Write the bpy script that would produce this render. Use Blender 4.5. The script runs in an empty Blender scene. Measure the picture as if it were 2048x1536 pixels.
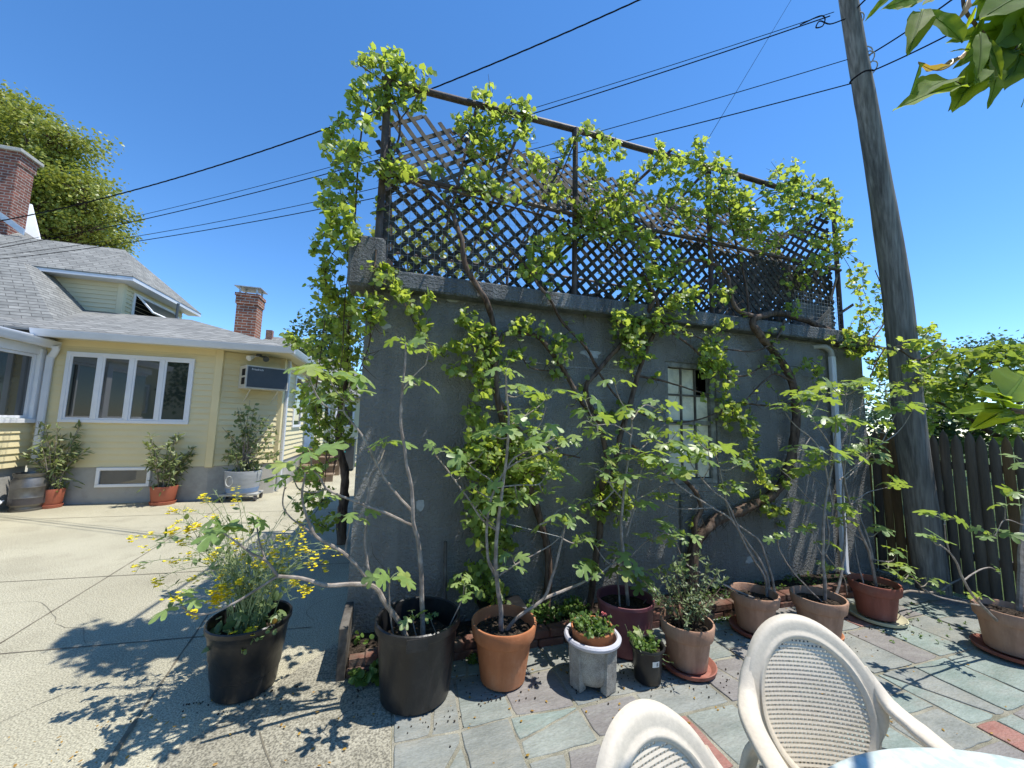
import bpy, math, random
from mathutils import Vector, Matrix, Quaternion, noise
V = Vector
R = random.Random(7)
sc = bpy.context.scene
col = sc.collection
rad = math.radians

# ------------------------------------------------------------------ camera
F_PX, PITCH, ROLL, YAW, CAM_H = 760.0, rad(5.87), rad(1.4), rad(17.1), 1.55
_cp, _sp, _cr, _sr = math.cos(PITCH), math.sin(PITCH), math.cos(ROLL), math.sin(ROLL)
_rot = Matrix.Rotation(-YAW, 3, 'Z')
_f = _rot @ V((0, _cp, _sp)); _u0 = V((0, -_sp, _cp)); _x0 = V((1, 0, 0))
_x = _rot @ (_cr * _x0 + _sr * _u0); _u = _rot @ (-_sr * _x0 + _cr * _u0)
CAM = V((0, 0, CAM_H))
cd = bpy.data.cameras.new('camera'); cam = bpy.data.objects.new('camera', cd); col.objects.link(cam)
cam.matrix_world = Matrix(((_x.x, _u.x, -_f.x, CAM.x), (_x.y, _u.y, -_f.y, CAM.y), (_x.z, _u.z, -_f.z, CAM.z), (0, 0, 0, 1)))
cd.sensor_width = 36.0; cd.lens = F_PX / 2048 * 36; cd.clip_start = 0.02; cd.clip_end = 500
sc.camera = cam

def ray(px, py): return _f + _x * ((px - 1024) / F_PX) - _u * ((py - 768) / F_PX)
def at(px, py, Y):
    d = ray(px, py); return CAM + d * (Y / d.y)
def atX(px, py, X):
    d = ray(px, py); return CAM + d * (X / d.x)
def gnd(px, py, z=0.0):
    d = ray(px, py); return CAM + d * ((z - CAM_H) / d.z)

# ------------------------------------------------------------------ light
SUN = V((0.38, -0.118, 1.0)).normalized()
ld = bpy.data.lights.new('sun', 'SUN'); lo = bpy.data.objects.new('sun', ld); col.objects.link(lo)
ld.energy = 3.5; ld.angle = rad(0.5); ld.color = (1.0, 0.965, 0.90)
lo.rotation_euler = SUN.to_track_quat('Z', 'Y').to_euler(); lo.location = (8, -3, 20)
w = bpy.data.worlds.new('World'); sc.world = w; w.use_nodes = True
nt = w.node_tree; bg = nt.nodes['Background']
sky = nt.nodes.new('ShaderNodeTexSky'); sky.sky_type = 'NISHITA'; sky.sun_disc = False
sky.sun_elevation = math.asin(SUN.z); sky.sun_rotation = math.atan2(SUN.x, SUN.y)
sky.altitude = 1200; sky.air_density = 0.9; sky.dust_density = 0.0; sky.ozone_density = 3.5
hs = nt.nodes.new('ShaderNodeHueSaturation'); hs.inputs['Saturation'].default_value = 1.2
nt.links.new(sky.outputs[0], hs.inputs['Color']); nt.links.new(hs.outputs[0], bg.inputs[0]); bg.inputs[1].default_value = 0.15
sc.view_settings.view_transform = 'Standard'; sc.view_settings.look = 'None'
sc.view_settings.exposure = 0.86; sc.view_settings.gamma = 1.0
sc.cycles.max_bounces = 8; sc.cycles.transparent_max_bounces = 8

# ------------------------------------------------------------------ mesh builder
class MB:
    def __init__(s): s.v = []; s.f = []; s.m = []; s.sm = []
    def add(s, vs, fs, m=0, sm=False):
        b = len(s.v); s.v.extend(vs)
        for f in fs: s.f.append([b + i for i in f]); s.m.append(m); s.sm.append(sm)
    def obox(s, o, a, b, c, m=0):
        o, a, b, c = V(o), V(a), V(b), V(c)
        if a.cross(b).dot(c) < 0: a, b = b, a
        s.add([o, o + a, o + a + b, o + b, o + c, o + a + c, o + a + b + c, o + b + c],
              [(0, 3, 2, 1), (4, 5, 6, 7), (0, 1, 5, 4), (1, 2, 6, 5), (2, 3, 7, 6), (3, 0, 4, 7)], m)
    def box(s, x0, x1, y0, y1, z0, z1, m=0):
        s.obox((x0, y0, z0), (x1 - x0, 0, 0), (0, y1 - y0, 0), (0, 0, z1 - z0), m)
    def bbox(s, x0, x1, y0, y1, z0, z1, b=0.005, m=0):      # chamfered box
        vs = []
        for z, e in ((z0, b), (z0 + b, 0), (z1 - b, 0), (z1, b)):
            i = e
            xs0, xs1, ys0, ys1 = x0 + i, x1 - i, y0 + i, y1 - i
            c = b if e == 0 else 0
            vs += [V((xs0 + c, ys0, z)), V((xs1 - c, ys0, z)), V((xs1, ys0 + c, z)), V((xs1, ys1 - c, z)),
                   V((xs1 - c, ys1, z)), V((xs0 + c, ys1, z)), V((xs0, ys1 - c, z)), V((xs0, ys0 + c, z))]
        fs = [tuple(range(7, -1, -1)), tuple(range(24, 32))]
        for l in range(3):
            for k in range(8):
                fs.append((l * 8 + k, l * 8 + (k + 1) % 8, l * 8 + 8 + (k + 1) % 8, l * 8 + 8 + k))
        s.add(vs, fs, m)
    def tube(s, pts, r, n=8, m=0, cap=True, sm=True, bark=0.0):
        pts = [V(p) for p in pts]
        if len(pts) < 2: return
        rs = r if isinstance(r, (list, tuple)) else [r] * len(pts)
        vs = []; fs = []
        t = (pts[1] - pts[0]).normalized()
        ref = V((0, 0, 1)) if abs(t.z) < 0.9 else V((0, 1, 0))
        nrm = (ref - t * ref.dot(t)).normalized()
        for i, p in enumerate(pts):
            if i == 0: t2 = (pts[1] - pts[0])
            elif i == len(pts) - 1: t2 = (pts[-1] - pts[-2])
            else: t2 = (pts[i + 1] - pts[i - 1])
            if t2.length < 1e-9: t2 = t.copy()
            t2.normalize()
            nrm = nrm - t2 * nrm.dot(t2)
            nrm = nrm.normalized() if nrm.length > 1e-6 else t2.orthogonal().normalized()
            bn = t2.cross(nrm); t = t2
            for k in range(n):
                a = 2 * math.pi * k / n
                rr = rs[i]
                if bark:
                    q = p * 9 + V((math.cos(a) * 2, math.sin(a) * 2, 0))
                    rr *= 1 + bark * (noise.noise(q) + 0.6 * noise.noise(q * 2.7))
                vs.append(p + nrm * (rr * math.cos(a)) + bn * (rr * math.sin(a)))
        for i in range(len(pts) - 1):
            for k in range(n):
                fs.append((i * n + k, i * n + (k + 1) % n, (i + 1) * n + (k + 1) % n, (i + 1) * n + k))
        if cap:
            fs.append(tuple(range(n - 1, -1, -1))); fs.append(tuple((len(pts) - 1) * n + k for k in range(n)))
        s.add(vs, fs, m, sm)
    def rsweep(s, pts, wv, hw, hh, m=0, sm=True, b=0.3):     # rounded flat bar along pts; wv = width direction per point
        vs = []; fs = []; N = 8
        for i, p in enumerate(pts):
            p = V(p)
            t = (V(pts[min(i + 1, len(pts) - 1)]) - V(pts[max(i - 1, 0)])).normalized()
            wd = V(wv[i] if isinstance(wv, list) else wv); wd = (wd - t * wd.dot(t)).normalized()
            hd = t.cross(wd)
            a = hw[i] if isinstance(hw, list) else hw; h = hh[i] if isinstance(hh, list) else hh
            e = min(a, h) * b * 2
            for x, y in ((-a + e, -h), (a - e, -h), (a, -h + e), (a, h - e), (a - e, h), (-a + e, h), (-a, h - e), (-a, -h + e)):
                vs.append(p + wd * x + hd * y)
        for i in range(len(pts) - 1):
            for k in range(N): fs.append((i * N + k, i * N + (k + 1) % N, (i + 1) * N + (k + 1) % N, (i + 1) * N + k))
        fs.append(tuple(range(N - 1, -1, -1))); fs.append(tuple((len(pts) - 1) * N + k for k in range(N)))
        s.add(vs, fs, m, sm)
    def lathe(s, c, prof, n=40, m=0, sm=True, wob=0.0, sx=1.0, sy=1.0):
        c = V(c); vs = []; fs = []
        for j, (r, z) in enumerate(prof):
            for k in range(n):
                a = 2 * math.pi * k / n
                q = 1 + wob * noise.noise(V((math.cos(a) * 1.5, math.sin(a) * 1.5, z * 6 + c.x * 7)))
                vs.append(c + V((r * q * math.cos(a) * sx, r * q * math.sin(a) * sy, z + wob * 0.12 * noise.noise(V((math.cos(a), math.sin(a), c.x * 5))))))
        for j in range(len(prof) - 1):
            for k in range(n): fs.append((j * n + k, j * n + (k + 1) % n, (j + 1) * n + (k + 1) % n, (j + 1) * n + k))
        if prof[0][0] > 1e-6 and prof[0][1] <= min(z for _, z in prof) + 1e-6: fs.append(tuple(range(n - 1, -1, -1)))
        s.add(vs, fs, m, sm)
    def disc(s, c, r, n=32, rings=5, amp=0.01, m=0, sx=1.0, sy=1.0, dome=0.0):
        c = V(c); vs = [c + V((0, 0, dome + amp * noise.noise(c * 40)))]; fs = []
        for j in range(1, rings + 1):
            for k in range(n):
                a = 2 * math.pi * k / n; q = r * j / rings
                p = V((q * math.cos(a) * sx, q * math.sin(a) * sy, 0))
                p.z = dome * (1 - (j / rings) ** 2) + amp * (noise.noise((c + p) * 38) + 0.7 * noise.noise((c + p) * 90))
                vs.append(c + p)
        for k in range(n): fs.append((0, 1 + k, 1 + (k + 1) % n))
        for j in range(rings - 1):
            for k in range(n): fs.append((1 + j * n + k, 1 + (j + 1) * n + k, 1 + (j + 1) * n + (k + 1) % n, 1 + j * n + (k + 1) % n))
        s.add(vs, fs, m, True)
    def poly(s, pts, m=0): s.add([V(p) for p in pts], [tuple(range(len(pts)))], m)
    def slab(s, pts, d, m=0):                                 # polygon thickened by vector d
        pts = [V(p) for p in pts]; n = len(pts); d = V(d)
        nn = (pts[1] - pts[0]).cross(pts[2] - pts[0])
        if nn.dot(d) < 0: pts = pts[::-1]
        fs = [tuple(range(n - 1, -1, -1)), tuple(range(n, 2 * n))] + [(k, (k + 1) % n, n + (k + 1) % n, n + k) for k in range(n)]
        s.add(pts + [p + d for p in pts], fs, m)

def wloc(o):
    l = V((0, 0, 0))
    while o is not None: l = l + o.location; o = o.parent
    return l
def props(o, label=None, cat=None, group=None, kind=None):
    if label: o['label'] = label
    if cat: o['category'] = cat
    if group: o['group'] = group
    if kind: o['kind'] = kind
    return o
def build(name, mb, mats, parent=None, loc=None, label=None, cat=None, group=None, kind=None, sharp=38):
    me = bpy.data.meshes.new(name)
    base = wloc(parent) if parent else V(loc or (0, 0, 0))
    me.from_pydata([tuple(V(p) - base) for p in mb.v], [], mb.f)
    for m in (mats if isinstance(mats, (list, tuple)) else [mats]): me.materials.append(m)
    me.polygons.foreach_set('material_index', mb.m)
    me.polygons.foreach_set('use_smooth', mb.sm)
    if any(mb.sm) and sharp: me.set_sharp_from_angle(angle=rad(sharp))
    me.update()
    o = bpy.data.objects.new(name, me); col.objects.link(o)
    if parent: o.parent = parent
    else: o.location = base
    return props(o, label, cat, group, kind)
def thing(name, label, cat, loc=(0, 0, 0), group=None):
    o = bpy.data.objects.new(name, None); col.objects.link(o); o.location = loc
    o.empty_display_size = 0.1
    return props(o, label, cat, group)
def copy_tree(o, parent=None, off=None):
    c = o.copy(); col.objects.link(c)
    if parent: c.parent = parent
    for ch in list(o.children): copy_tree(ch, c)
    return c

def smooth(pts, rs=None, k=4):                                # catmull-rom
    pts = [V(p) for p in pts]; n = len(pts)
    if rs is None: rs = [0.0] * n
    if not isinstance(rs, (list, tuple)): rs = [rs] * n
    P = [pts[0] * 2 - pts[1]] + pts + [pts[-1] * 2 - pts[-2]]
    out = []; ro = []
    for i in range(n - 1):
        a, b, c, d = P[i:i + 4]
        for j in range(k):
            t = j / k
            out.append(0.5 * ((2 * b) + (c - a) * t + (2 * a - 5 * b + 4 * c - d) * t * t + (3 * b - a - 3 * c + d) * t ** 3))
            ro.append(rs[i] + (rs[i + 1] - rs[i]) * t)
    out.append(pts[-1]); ro.append(rs[-1])
    return out, ro

# ------------------------------------------------------------------ materials
def _n(t, k, **kw):
    n = t.nodes.new(k)
    for a, b in kw.items(): setattr(n, a, b)
    return n
def rgb(c): return (c[0], c[1], c[2], 1)
def new_mat(name):
    m = bpy.data.materials.new(name); m.use_nodes = True; t = m.node_tree
    b = t.nodes['Principled BSDF']; return m, t, b
def noise_col(t, vec, c1, c2, scale, detail=6, lo=0.35, hi=0.65, rough=0.6):
    nz = _n(t, 'ShaderNodeTexNoise'); nz.inputs['Scale'].default_value = scale; nz.inputs['Detail'].default_value = detail
    nz.inputs['Roughness'].default_value = rough
    t.links.new(vec, nz.inputs['Vector'])
    r = _n(t, 'ShaderNodeValToRGB'); r.color_ramp.elements[0].position = lo; r.color_ramp.elements[1].position = hi
    r.color_ramp.elements[0].color = rgb(c1); r.color_ramp.elements[1].color = rgb(c2)
    t.links.new(nz.outputs['Fac'], r.inputs['Fac'])
    return r.outputs['Color'], nz
def mixc(t, a, b, fac, mode='MIX'):
    m = _n(t, 'ShaderNodeMix', data_type='RGBA', blend_type=mode)
    for s, i in ((fac, 0), (a, 6), (b, 7)):
        if isinstance(s, (int, float)): m.inputs[i].default_value = s
        elif isinstance(s, tuple): m.inputs[i].default_value = rgb(s)
        else: t.links.new(s, m.inputs[i])
    return m.outputs[2]
def bump(t, b, vec, scale, dist, detail=8, rough=0.6, strength=1.0, prev=None, kind='noise'):
    if kind == 'noise':
        nz = _n(t, 'ShaderNodeTexNoise'); nz.inputs['Detail'].default_value = detail; nz.inputs['Roughness'].default_value = rough
    else:
        nz = _n(t, 'ShaderNodeTexVoronoi')
    nz.inputs['Scale'].default_value = scale; t.links.new(vec, nz.inputs['Vector'])
    bp = _n(t, 'ShaderNodeBump'); bp.inputs['Distance'].default_value = dist; bp.inputs['Strength'].default_value = strength
    t.links.new(nz.outputs[0], bp.inputs['Height'])
    if prev: t.links.new(prev.outputs[0], bp.inputs['Normal'])
    t.links.new(bp.outputs[0], b.inputs['Normal']); return bp
def mat(name, c1, c2=None, scale=4.0, rough=0.7, bs=0, bd=0.0, spec=0.4, metal=0.0, stretch=(1, 1, 1), c3=None, s3=0.8, f3=0.5, lo=0.35, hi=0.65, speck=None, speck_s=220, streak=None):
    m, t, b = new_mat(name)
    tc = _n(t, 'ShaderNodeTexCoord'); mp = _n(t, 'ShaderNodeMapping'); mp.inputs['Scale'].default_value = stretch
    t.links.new(tc.outputs['Object'], mp.inputs['Vector']); vec = mp.outputs[0]
    if c2 is None: c2 = tuple(min(1, x * 1.18) for x in c1)
    c, _ = noise_col(t, vec, c1, c2, scale, lo=lo, hi=hi)
    if c3:
        nz = _n(t, 'ShaderNodeTexNoise'); nz.inputs['Scale'].default_value = s3; nz.inputs['Detail'].default_value = 8; nz.inputs['Roughness'].default_value = 0.7
        t.links.new(vec, nz.inputs['Vector'])
        rp = _n(t, 'ShaderNodeValToRGB'); rp.color_ramp.elements[0].position = 0.48; rp.color_ramp.elements[1].position = 0.66
        rp.color_ramp.elements[1].color = (f3, f3, f3, 1); rp.color_ramp.elements[0].color = (0, 0, 0, 1)
        t.links.new(nz.outputs['Fac'], rp.inputs['Fac'])
        c = mixc(t, c, c3, rp.outputs['Color'])
    if speck:
        nz = _n(t, 'ShaderNodeTexNoise'); nz.inputs['Scale'].default_value = speck_s; nz.inputs['Detail'].default_value = 2
        t.links.new(vec, nz.inputs['Vector'])
        rp = _n(t, 'ShaderNodeValToRGB'); rp.color_ramp.elements[0].position = 0.36; rp.color_ramp.elements[1].position = 0.62
        rp.color_ramp.elements[0].color = rgb((1 - speck,) * 3); rp.color_ramp.elements[1].color = rgb((1 + speck * 0.6,) * 3)
        t.links.new(nz.outputs['Fac'], rp.inputs['Fac'])
        c = mixc(t, c, rp.outputs['Color'], 1.0, 'MULTIPLY')
    if streak:                                       # rain streaks and drips
        m2 = _n(t, 'ShaderNodeMapping'); m2.inputs['Scale'].default_value = (9, 9, 0.45); t.links.new(tc.outputs['Object'], m2.inputs['Vector'])
        nz = _n(t, 'ShaderNodeTexNoise'); nz.inputs['Scale'].default_value = 1.0; nz.inputs['Detail'].default_value = 7; nz.inputs['Roughness'].default_value = 0.65
        t.links.new(m2.outputs[0], nz.inputs['Vector'])
        rp = _n(t, 'ShaderNodeValToRGB'); rp.color_ramp.elements[0].position = 0.36; rp.color_ramp.elements[1].position = 0.56
        rp.color_ramp.elements[0].color = rgb((1 - streak,) * 3); rp.color_ramp.elements[1].color = rgb((1.0,) * 3)
        t.links.new(nz.outputs['Fac'], rp.inputs['Fac']); c = mixc(t, c, rp.outputs['Color'], 1.0, 'MULTIPLY')
    t.links.new(c, b.inputs['Base Color'])
    b.inputs['Roughness'].default_value = rough; b.inputs['Specular IOR Level'].default_value = spec; b.inputs['Metallic'].default_value = metal
    if bs: bump(t, b, vec, bs, bd)
    return m
def leaf_mat(name, cols, trans, tf=0.45, rough=0.42, spec=0.45, vein=False):
    m, t, b = new_mat(name)
    g = _n(t, 'ShaderNodeNewGeometry'); r = _n(t, 'ShaderNodeValToRGB')
    els = r.color_ramp.elements
    while len(els) < len(cols): els.new(0.5)
    for i, c in enumerate(cols):
        els[i].position = i / max(1, len(cols) - 1); els[i].color = rgb(c)
    t.links.new(g.outputs['Random Per Island'], r.inputs['Fac'])
    tc = _n(t, 'ShaderNodeTexCoord')
    nz = _n(t, 'ShaderNodeTexNoise'); nz.inputs['Scale'].default_value = 28; nz.inputs['Detail'].default_value = 3
    t.links.new(tc.outputs['Object'], nz.inputs['Vector'])
    mr = _n(t, 'ShaderNodeMapRange'); mr.inputs[1].default_value = 0.3; mr.inputs[2].default_value = 0.7; mr.inputs[3].default_value = 0.8; mr.inputs[4].default_value = 1.2
    t.links.new(nz.outputs['Fac'], mr.inputs[0])
    c = mixc(t, r.outputs['Color'], mr.outputs[0], 1.0, 'MULTIPLY')
    t.links.new(c, b.inputs['Base Color']); b.inputs['Roughness'].default_value = rough; b.inputs['Specular IOR Level'].default_value = spec
    tr = _n(t, 'ShaderNodeBsdfTranslucent')
    c2 = mixc(t, c, trans, 0.72); t.links.new(c2, tr.inputs['Color'])
    mx = _n(t, 'ShaderNodeMixShader'); mx.inputs[0].default_value = tf
    t.links.new(b.outputs[0], mx.inputs[1]); t.links.new(tr.outputs[0], mx.inputs[2])
    t.links.new(mx.outputs[0], t.nodes['Material Output'].inputs['Surface'])
    return m
def brick_mat(name, c1, c2, mortar, bw=0.2, bh=0.067, ms=0.01, along='xy', bumpd=0.006, rough=0.85, offset=0.5, dirt=0.25):
    m, t, b = new_mat(name)
    tc = _n(t, 'ShaderNodeTexCoord'); sp = _n(t, 'ShaderNodeSeparateXYZ'); t.links.new(tc.outputs['Object'], sp.inputs[0])
    ad = _n(t, 'ShaderNodeMath', operation='ADD')
    t.links.new(sp.outputs[0], ad.inputs[0]); t.links.new(sp.outputs[1], ad.inputs[1])
    cb = _n(t, 'ShaderNodeCombineXYZ'); t.links.new(ad.outputs[0], cb.inputs[0]); t.links.new(sp.outputs[2], cb.inputs[1])
    br = _n(t, 'ShaderNodeTexBrick'); t.links.new(cb.outputs[0], br.inputs['Vector'])
    br.offset = offset
    br.inputs['Color1'].default_value = rgb(c1); br.inputs['Color2'].default_value = rgb(c2); br.inputs['Mortar'].default_value = rgb(mortar)
    br.inputs['Scale'].default_value = 1; br.inputs['Brick Width'].default_value = bw; br.inputs['Row Height'].default_value = bh
    br.inputs['Mortar Size'].default_value = ms; br.inputs['Mortar Smooth'].default_value = 0.15; br.inputs['Bias'].default_value = -0.1
    nz = _n(t, 'ShaderNodeTexNoise'); nz.inputs['Scale'].default_value = 7; nz.inputs['Detail'].default_value = 8; t.links.new(tc.outputs['Object'], nz.inputs['Vector'])
    mr = _n(t, 'ShaderNodeMapRange'); mr.inputs[1].default_value = 0.3; mr.inputs[2].default_value = 0.7; mr.inputs[3].default_value = 1 - dirt; mr.inputs[4].default_value = 1 + dirt
    t.links.new(nz.outputs['Fac'], mr.inputs[0])
    c = mixc(t, br.outputs['Color'], mr.outputs[0], 1.0, 'MULTIPLY')
    t.links.new(c, b.inputs['Base Color']); b.inputs['Roughness'].default_value = rough; b.inputs['Specular IOR Level'].default_value = 0.25
    bp = _n(t, 'ShaderNodeBump', invert=True); bp.inputs['Distance'].default_value = bumpd
    t.links.new(br.outputs['Fac'], bp.inputs['Height']); t.links.new(bp.outputs[0], b.inputs['Normal'])
    return m

M = {}
M['concrete'] = mat('concrete', (0.37, 0.34, 0.245), (0.50, 0.465, 0.34), 1.6, 0.9, 110, 0.006, 0.25, c3=(0.28, 0.255, 0.18), s3=0.8, f3=0.8, speck=0.42, speck_s=120)
M['aggregate'] = mat('aggregate concrete', (0.25, 0.23, 0.175), (0.35, 0.325, 0.25), 2.2, 0.92, 110, 0.005, 0.25, c3=(0.2, 0.185, 0.14), s3=1.5, f3=0.6, speck=0.5, speck_s=110)
M['joint'] = mat('joint dirt', (0.10, 0.085, 0.06), (0.2, 0.18, 0.13), 9, 0.95)
M['mortar'] = mat('mortar', (0.2, 0.185, 0.145), (0.34, 0.32, 0.25), 7, 0.95, 90, 0.006, 0.2, c3=(0.12, 0.12, 0.07), s3=3, f3=0.5, speck=0.3)
M['soil'] = mat('soil', (0.018, 0.013, 0.009), (0.075, 0.055, 0.04), 40, 0.95, 70, 0.02, 0.2, speck=0.6, speck_s=120)
M['dirt'] = mat('dirt ground', (0.05, 0.045, 0.03), (0.12, 0.10, 0.07), 6, 0.95, 40, 0.02, 0.2)
M['lawn'] = mat('lawn', (0.035, 0.06, 0.015), (0.09, 0.13, 0.03), 3, 0.9, 60, 0.03, 0.2)
def slate(name, a, b, c3): return mat(name, a, b, 3.0, 0.62, 24, 0.008, 0.35, stretch=(1, 2.6, 1), c3=c3, s3=2.4, f3=0.6, speck=0.12, speck_s=60)
M['slate'] = [slate('slate grey', (0.18, 0.19, 0.17), (0.26, 0.27, 0.245), (0.30, 0.285, 0.235)),
              slate('slate green', (0.175, 0.22, 0.19), (0.265, 0.31, 0.275), (0.26, 0.255, 0.22)),
              slate('slate purple', (0.175, 0.16, 0.15), (0.25, 0.232, 0.215), (0.25, 0.245, 0.22)),
              slate('slate red', (0.27, 0.12, 0.095), (0.34, 0.165, 0.13), (0.30, 0.2, 0.16)),
              slate('slate blue', (0.19, 0.21, 0.185), (0.285, 0.305, 0.27), (0.24, 0.235, 0.205))]
M['stucco'] = mat('painted stucco', (0.25, 0.245, 0.225), (0.33, 0.32, 0.295), 1.1, 0.6, 48, 0.07, 0.5, c3=(0.42, 0.41, 0.38), s3=1.1, f3=0.5, streak=0.14)
M['stucco_patch'] = mat('lighter repair paint', (0.34, 0.345, 0.335), (0.42, 0.425, 0.41), 9, 0.8, 60, 0.006, 0.3)
M['stucco_light'] = mat('cornice paint', (0.21, 0.22, 0.22), (0.28, 0.29, 0.285), 2.0, 0.7, 48, 0.08, 0.25, c3=(0.24, 0.25, 0.24), s3=3, f3=0.5, streak=0.45)
M['rust_pipe'] = mat('rusty pipe', (0.035, 0.022, 0.018), (0.10, 0.065, 0.05), 14, 0.6, 60, 0.002, 0.4, c3=(0.13, 0.10, 0.075), s3=3, f3=0.8)
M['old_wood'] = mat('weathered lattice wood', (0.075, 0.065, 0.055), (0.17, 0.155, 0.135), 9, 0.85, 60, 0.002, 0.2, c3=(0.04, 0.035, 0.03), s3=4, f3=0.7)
M['old_wood_dark'] = mat('shaded lattice wood', (0.035, 0.032, 0.028), (0.085, 0.08, 0.07), 9, 0.85, 60, 0.002, 0.2, c3=(0.02, 0.018, 0.016), s3=4, f3=0.7)  # darker copy of the lattice wood, backlit shade put into its colour
M['wire'] = mat('galvanised wire', (0.3, 0.3, 0.3), (0.42, 0.42, 0.42), 10, 0.5, 0, 0, 0.5)
M['old_frame'] = mat('weathered grey window frame', (0.15, 0.15, 0.135), (0.30, 0.30, 0.275), 12, 0.8, 50, 0.003, 0.2, c3=(0.08, 0.075, 0.065), s3=7, f3=0.8)
M['bark_vine'] = mat('vine bark', (0.045, 0.028, 0.02), (0.16, 0.11, 0.08), 16, 0.9, 55, 0.008, 0.2, stretch=(2, 2, 0.5), c3=(0.22, 0.17, 0.13), s3=6, f3=0.5)
M['fig_bark'] = mat('fig bark', (0.20, 0.165, 0.135), (0.38, 0.325, 0.275), 24, 0.75, 60, 0.002, 0.3, c3=(0.11, 0.08, 0.06), s3=8, f3=0.6)
M['twig'] = mat('twig', (0.06, 0.04, 0.025), (0.12, 0.085, 0.05), 20, 0.8)
M['green_twig'] = mat('green stem', (0.20, 0.26, 0.10), (0.30, 0.35, 0.17), 20, 0.6)
M['pole'] = mat('pole wood', (0.16, 0.15, 0.13), (0.27, 0.255, 0.225), 5, 0.9, 34, 0.008, 0.15, stretch=(3, 3, 0.22), c3=(0.05, 0.045, 0.04), s3=2.6, f3=0.7, speck=0.3, speck_s=14)
M['fence'] = [mat('fence wood tan', (0.13, 0.08, 0.038), (0.21, 0.14, 0.07), 5, 0.85, 40, 0.004, 0.2, stretch=(3, 3, 0.3), c3=(0.07, 0.05, 0.03), s3=4, f3=0.7),
              mat('fence wood grey', (0.075, 0.062, 0.048), (0.14, 0.12, 0.095), 5, 0.85, 40, 0.004, 0.2, stretch=(3, 3, 0.3), c3=(0.06, 0.055, 0.05), s3=4, f3=0.7)]
M['siding'] = mat('yellow vinyl siding', (0.70, 0.60, 0.345), (0.76, 0.655, 0.39), 0.9, 0.55, 0, 0, 0.4)
M['siding_pale'] = mat('pale vinyl siding', (0.62, 0.56, 0.36), (0.68, 0.615, 0.41), 0.9, 0.55, 0, 0, 0.4)
M['trim_yellow'] = mat('yellow trim', (0.74, 0.61, 0.33), (0.79, 0.66, 0.37), 1.5, 0.5)
M['white'] = mat('white paint', (0.72, 0.73, 0.74), (0.8, 0.8, 0.8), 2.0, 0.45, 0, 0, 0.5)
M['white_old'] = mat('chipped white paint', (0.42, 0.42, 0.39), (0.6, 0.6, 0.56), 12, 0.7, 40, 0.003, 0.3, c3=(0.12, 0.11, 0.1), s3=9, f3=0.7)
M['gutter'] = mat('gutter paint', (0.55, 0.57, 0.6), (0.68, 0.69, 0.7), 1.2, 0.4, 0, 0, 0.5)
M['foundation'] = mat('grey foundation paint', (0.37, 0.355, 0.32), (0.45, 0.435, 0.39), 1.2, 0.85, 40, 0.004, 0.25, c3=(0.2, 0.2, 0.19), s3=2, f3=0.5)
M['shingle'] = brick_mat('grey shingles', (0.20, 0.20, 0.185), (0.275, 0.272, 0.25), (0.10, 0.098, 0.09), 0.3, 0.07, 0.006, bumpd=0.006, dirt=0.18)
M['brick'] = brick_mat('chimney brick', (0.33, 0.115, 0.06), (0.21, 0.075, 0.045), (0.42, 0.37, 0.31), 0.21, 0.072, 0.009)
M['brick_old'] = brick_mat('old chimney brick', (0.26, 0.095, 0.065), (0.15, 0.06, 0.045), (0.36, 0.31, 0.27), 0.21, 0.072, 0.009)
M['brick_edge'] = mat('edging brick', (0.10, 0.05, 0.036), (0.19, 0.09, 0.065), 9, 0.9, 50, 0.006, 0.2, c3=(0.2, 0.17, 0.13), s3=5, f3=0.7)
def glass(name, c, rough=0.03):
    m, t, b = new_mat(name); b.inputs['Base Color'].default_value = rgb(c); b.inputs['Roughness'].default_value = rough
    b.inputs['Specular IOR Level'].default_value = 0.7; b.inputs['IOR'].default_value = 1.9
    return m
M['glass'] = glass('dark window glass', (0.018, 0.024, 0.024))
M['glass_cloudy'] = mat('clouded window pane', (0.60, 0.56, 0.41), (0.72, 0.67, 0.52), 5, 0.35, 0, 0, 0.5, c3=(0.28, 0.28, 0.23), s3=6, f3=0.6)
M['black_gap'] = mat('dark interior', (0.006, 0.006, 0.006), (0.01, 0.01, 0.01), 2, 0.9)  # near-black colour stands in for unlit depth behind openings
M['metal_dark'] = mat('grey-blue metal', (0.05, 0.06, 0.065), (0.07, 0.08, 0.085), 3, 0.45, 0, 0, 0.5)
M['beige_plastic'] = mat('beige metal', (0.55, 0.52, 0.44), (0.62, 0.59, 0.5), 3, 0.5)
M['galv'] = mat('galvanised sheet', (0.42, 0.44, 0.45), (0.55, 0.56, 0.57), 6, 0.4, 0, 0, 0.5, metal=0.5)
M['keg'] = mat('keg steel', (0.12, 0.115, 0.108), (0.22, 0.215, 0.2), 5, 0.42, 40, 0.001, 0.5, metal=0.7, c3=(0.16, 0.14, 0.12), s3=3, f3=0.6)
M['keg_dark'] = mat('keg rubber band', (0.05, 0.045, 0.045), (0.08, 0.07, 0.07), 5, 0.5)
M['black_pot'] = mat('black plastic', (0.008, 0.008, 0.009), (0.016, 0.016, 0.017), 4, 0.36, 30, 0.002, 0.5, c3=(0.05, 0.045, 0.04), s3=5, f3=0.4)
M['terra'] = mat('terracotta orange', (0.42, 0.155, 0.065), (0.50, 0.20, 0.09), 4, 0.8, 90, 0.0015, 0.25, c3=(0.50, 0.27, 0.16), s3=4, f3=0.45, streak=0.2)
M['terra_pale'] = mat('terracotta weathered', (0.40, 0.225, 0.145), (0.50, 0.31, 0.21), 5, 0.85, 80, 0.002, 0.25, c3=(0.30, 0.17, 0.11), s3=4, f3=0.6, streak=0.3)
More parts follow.
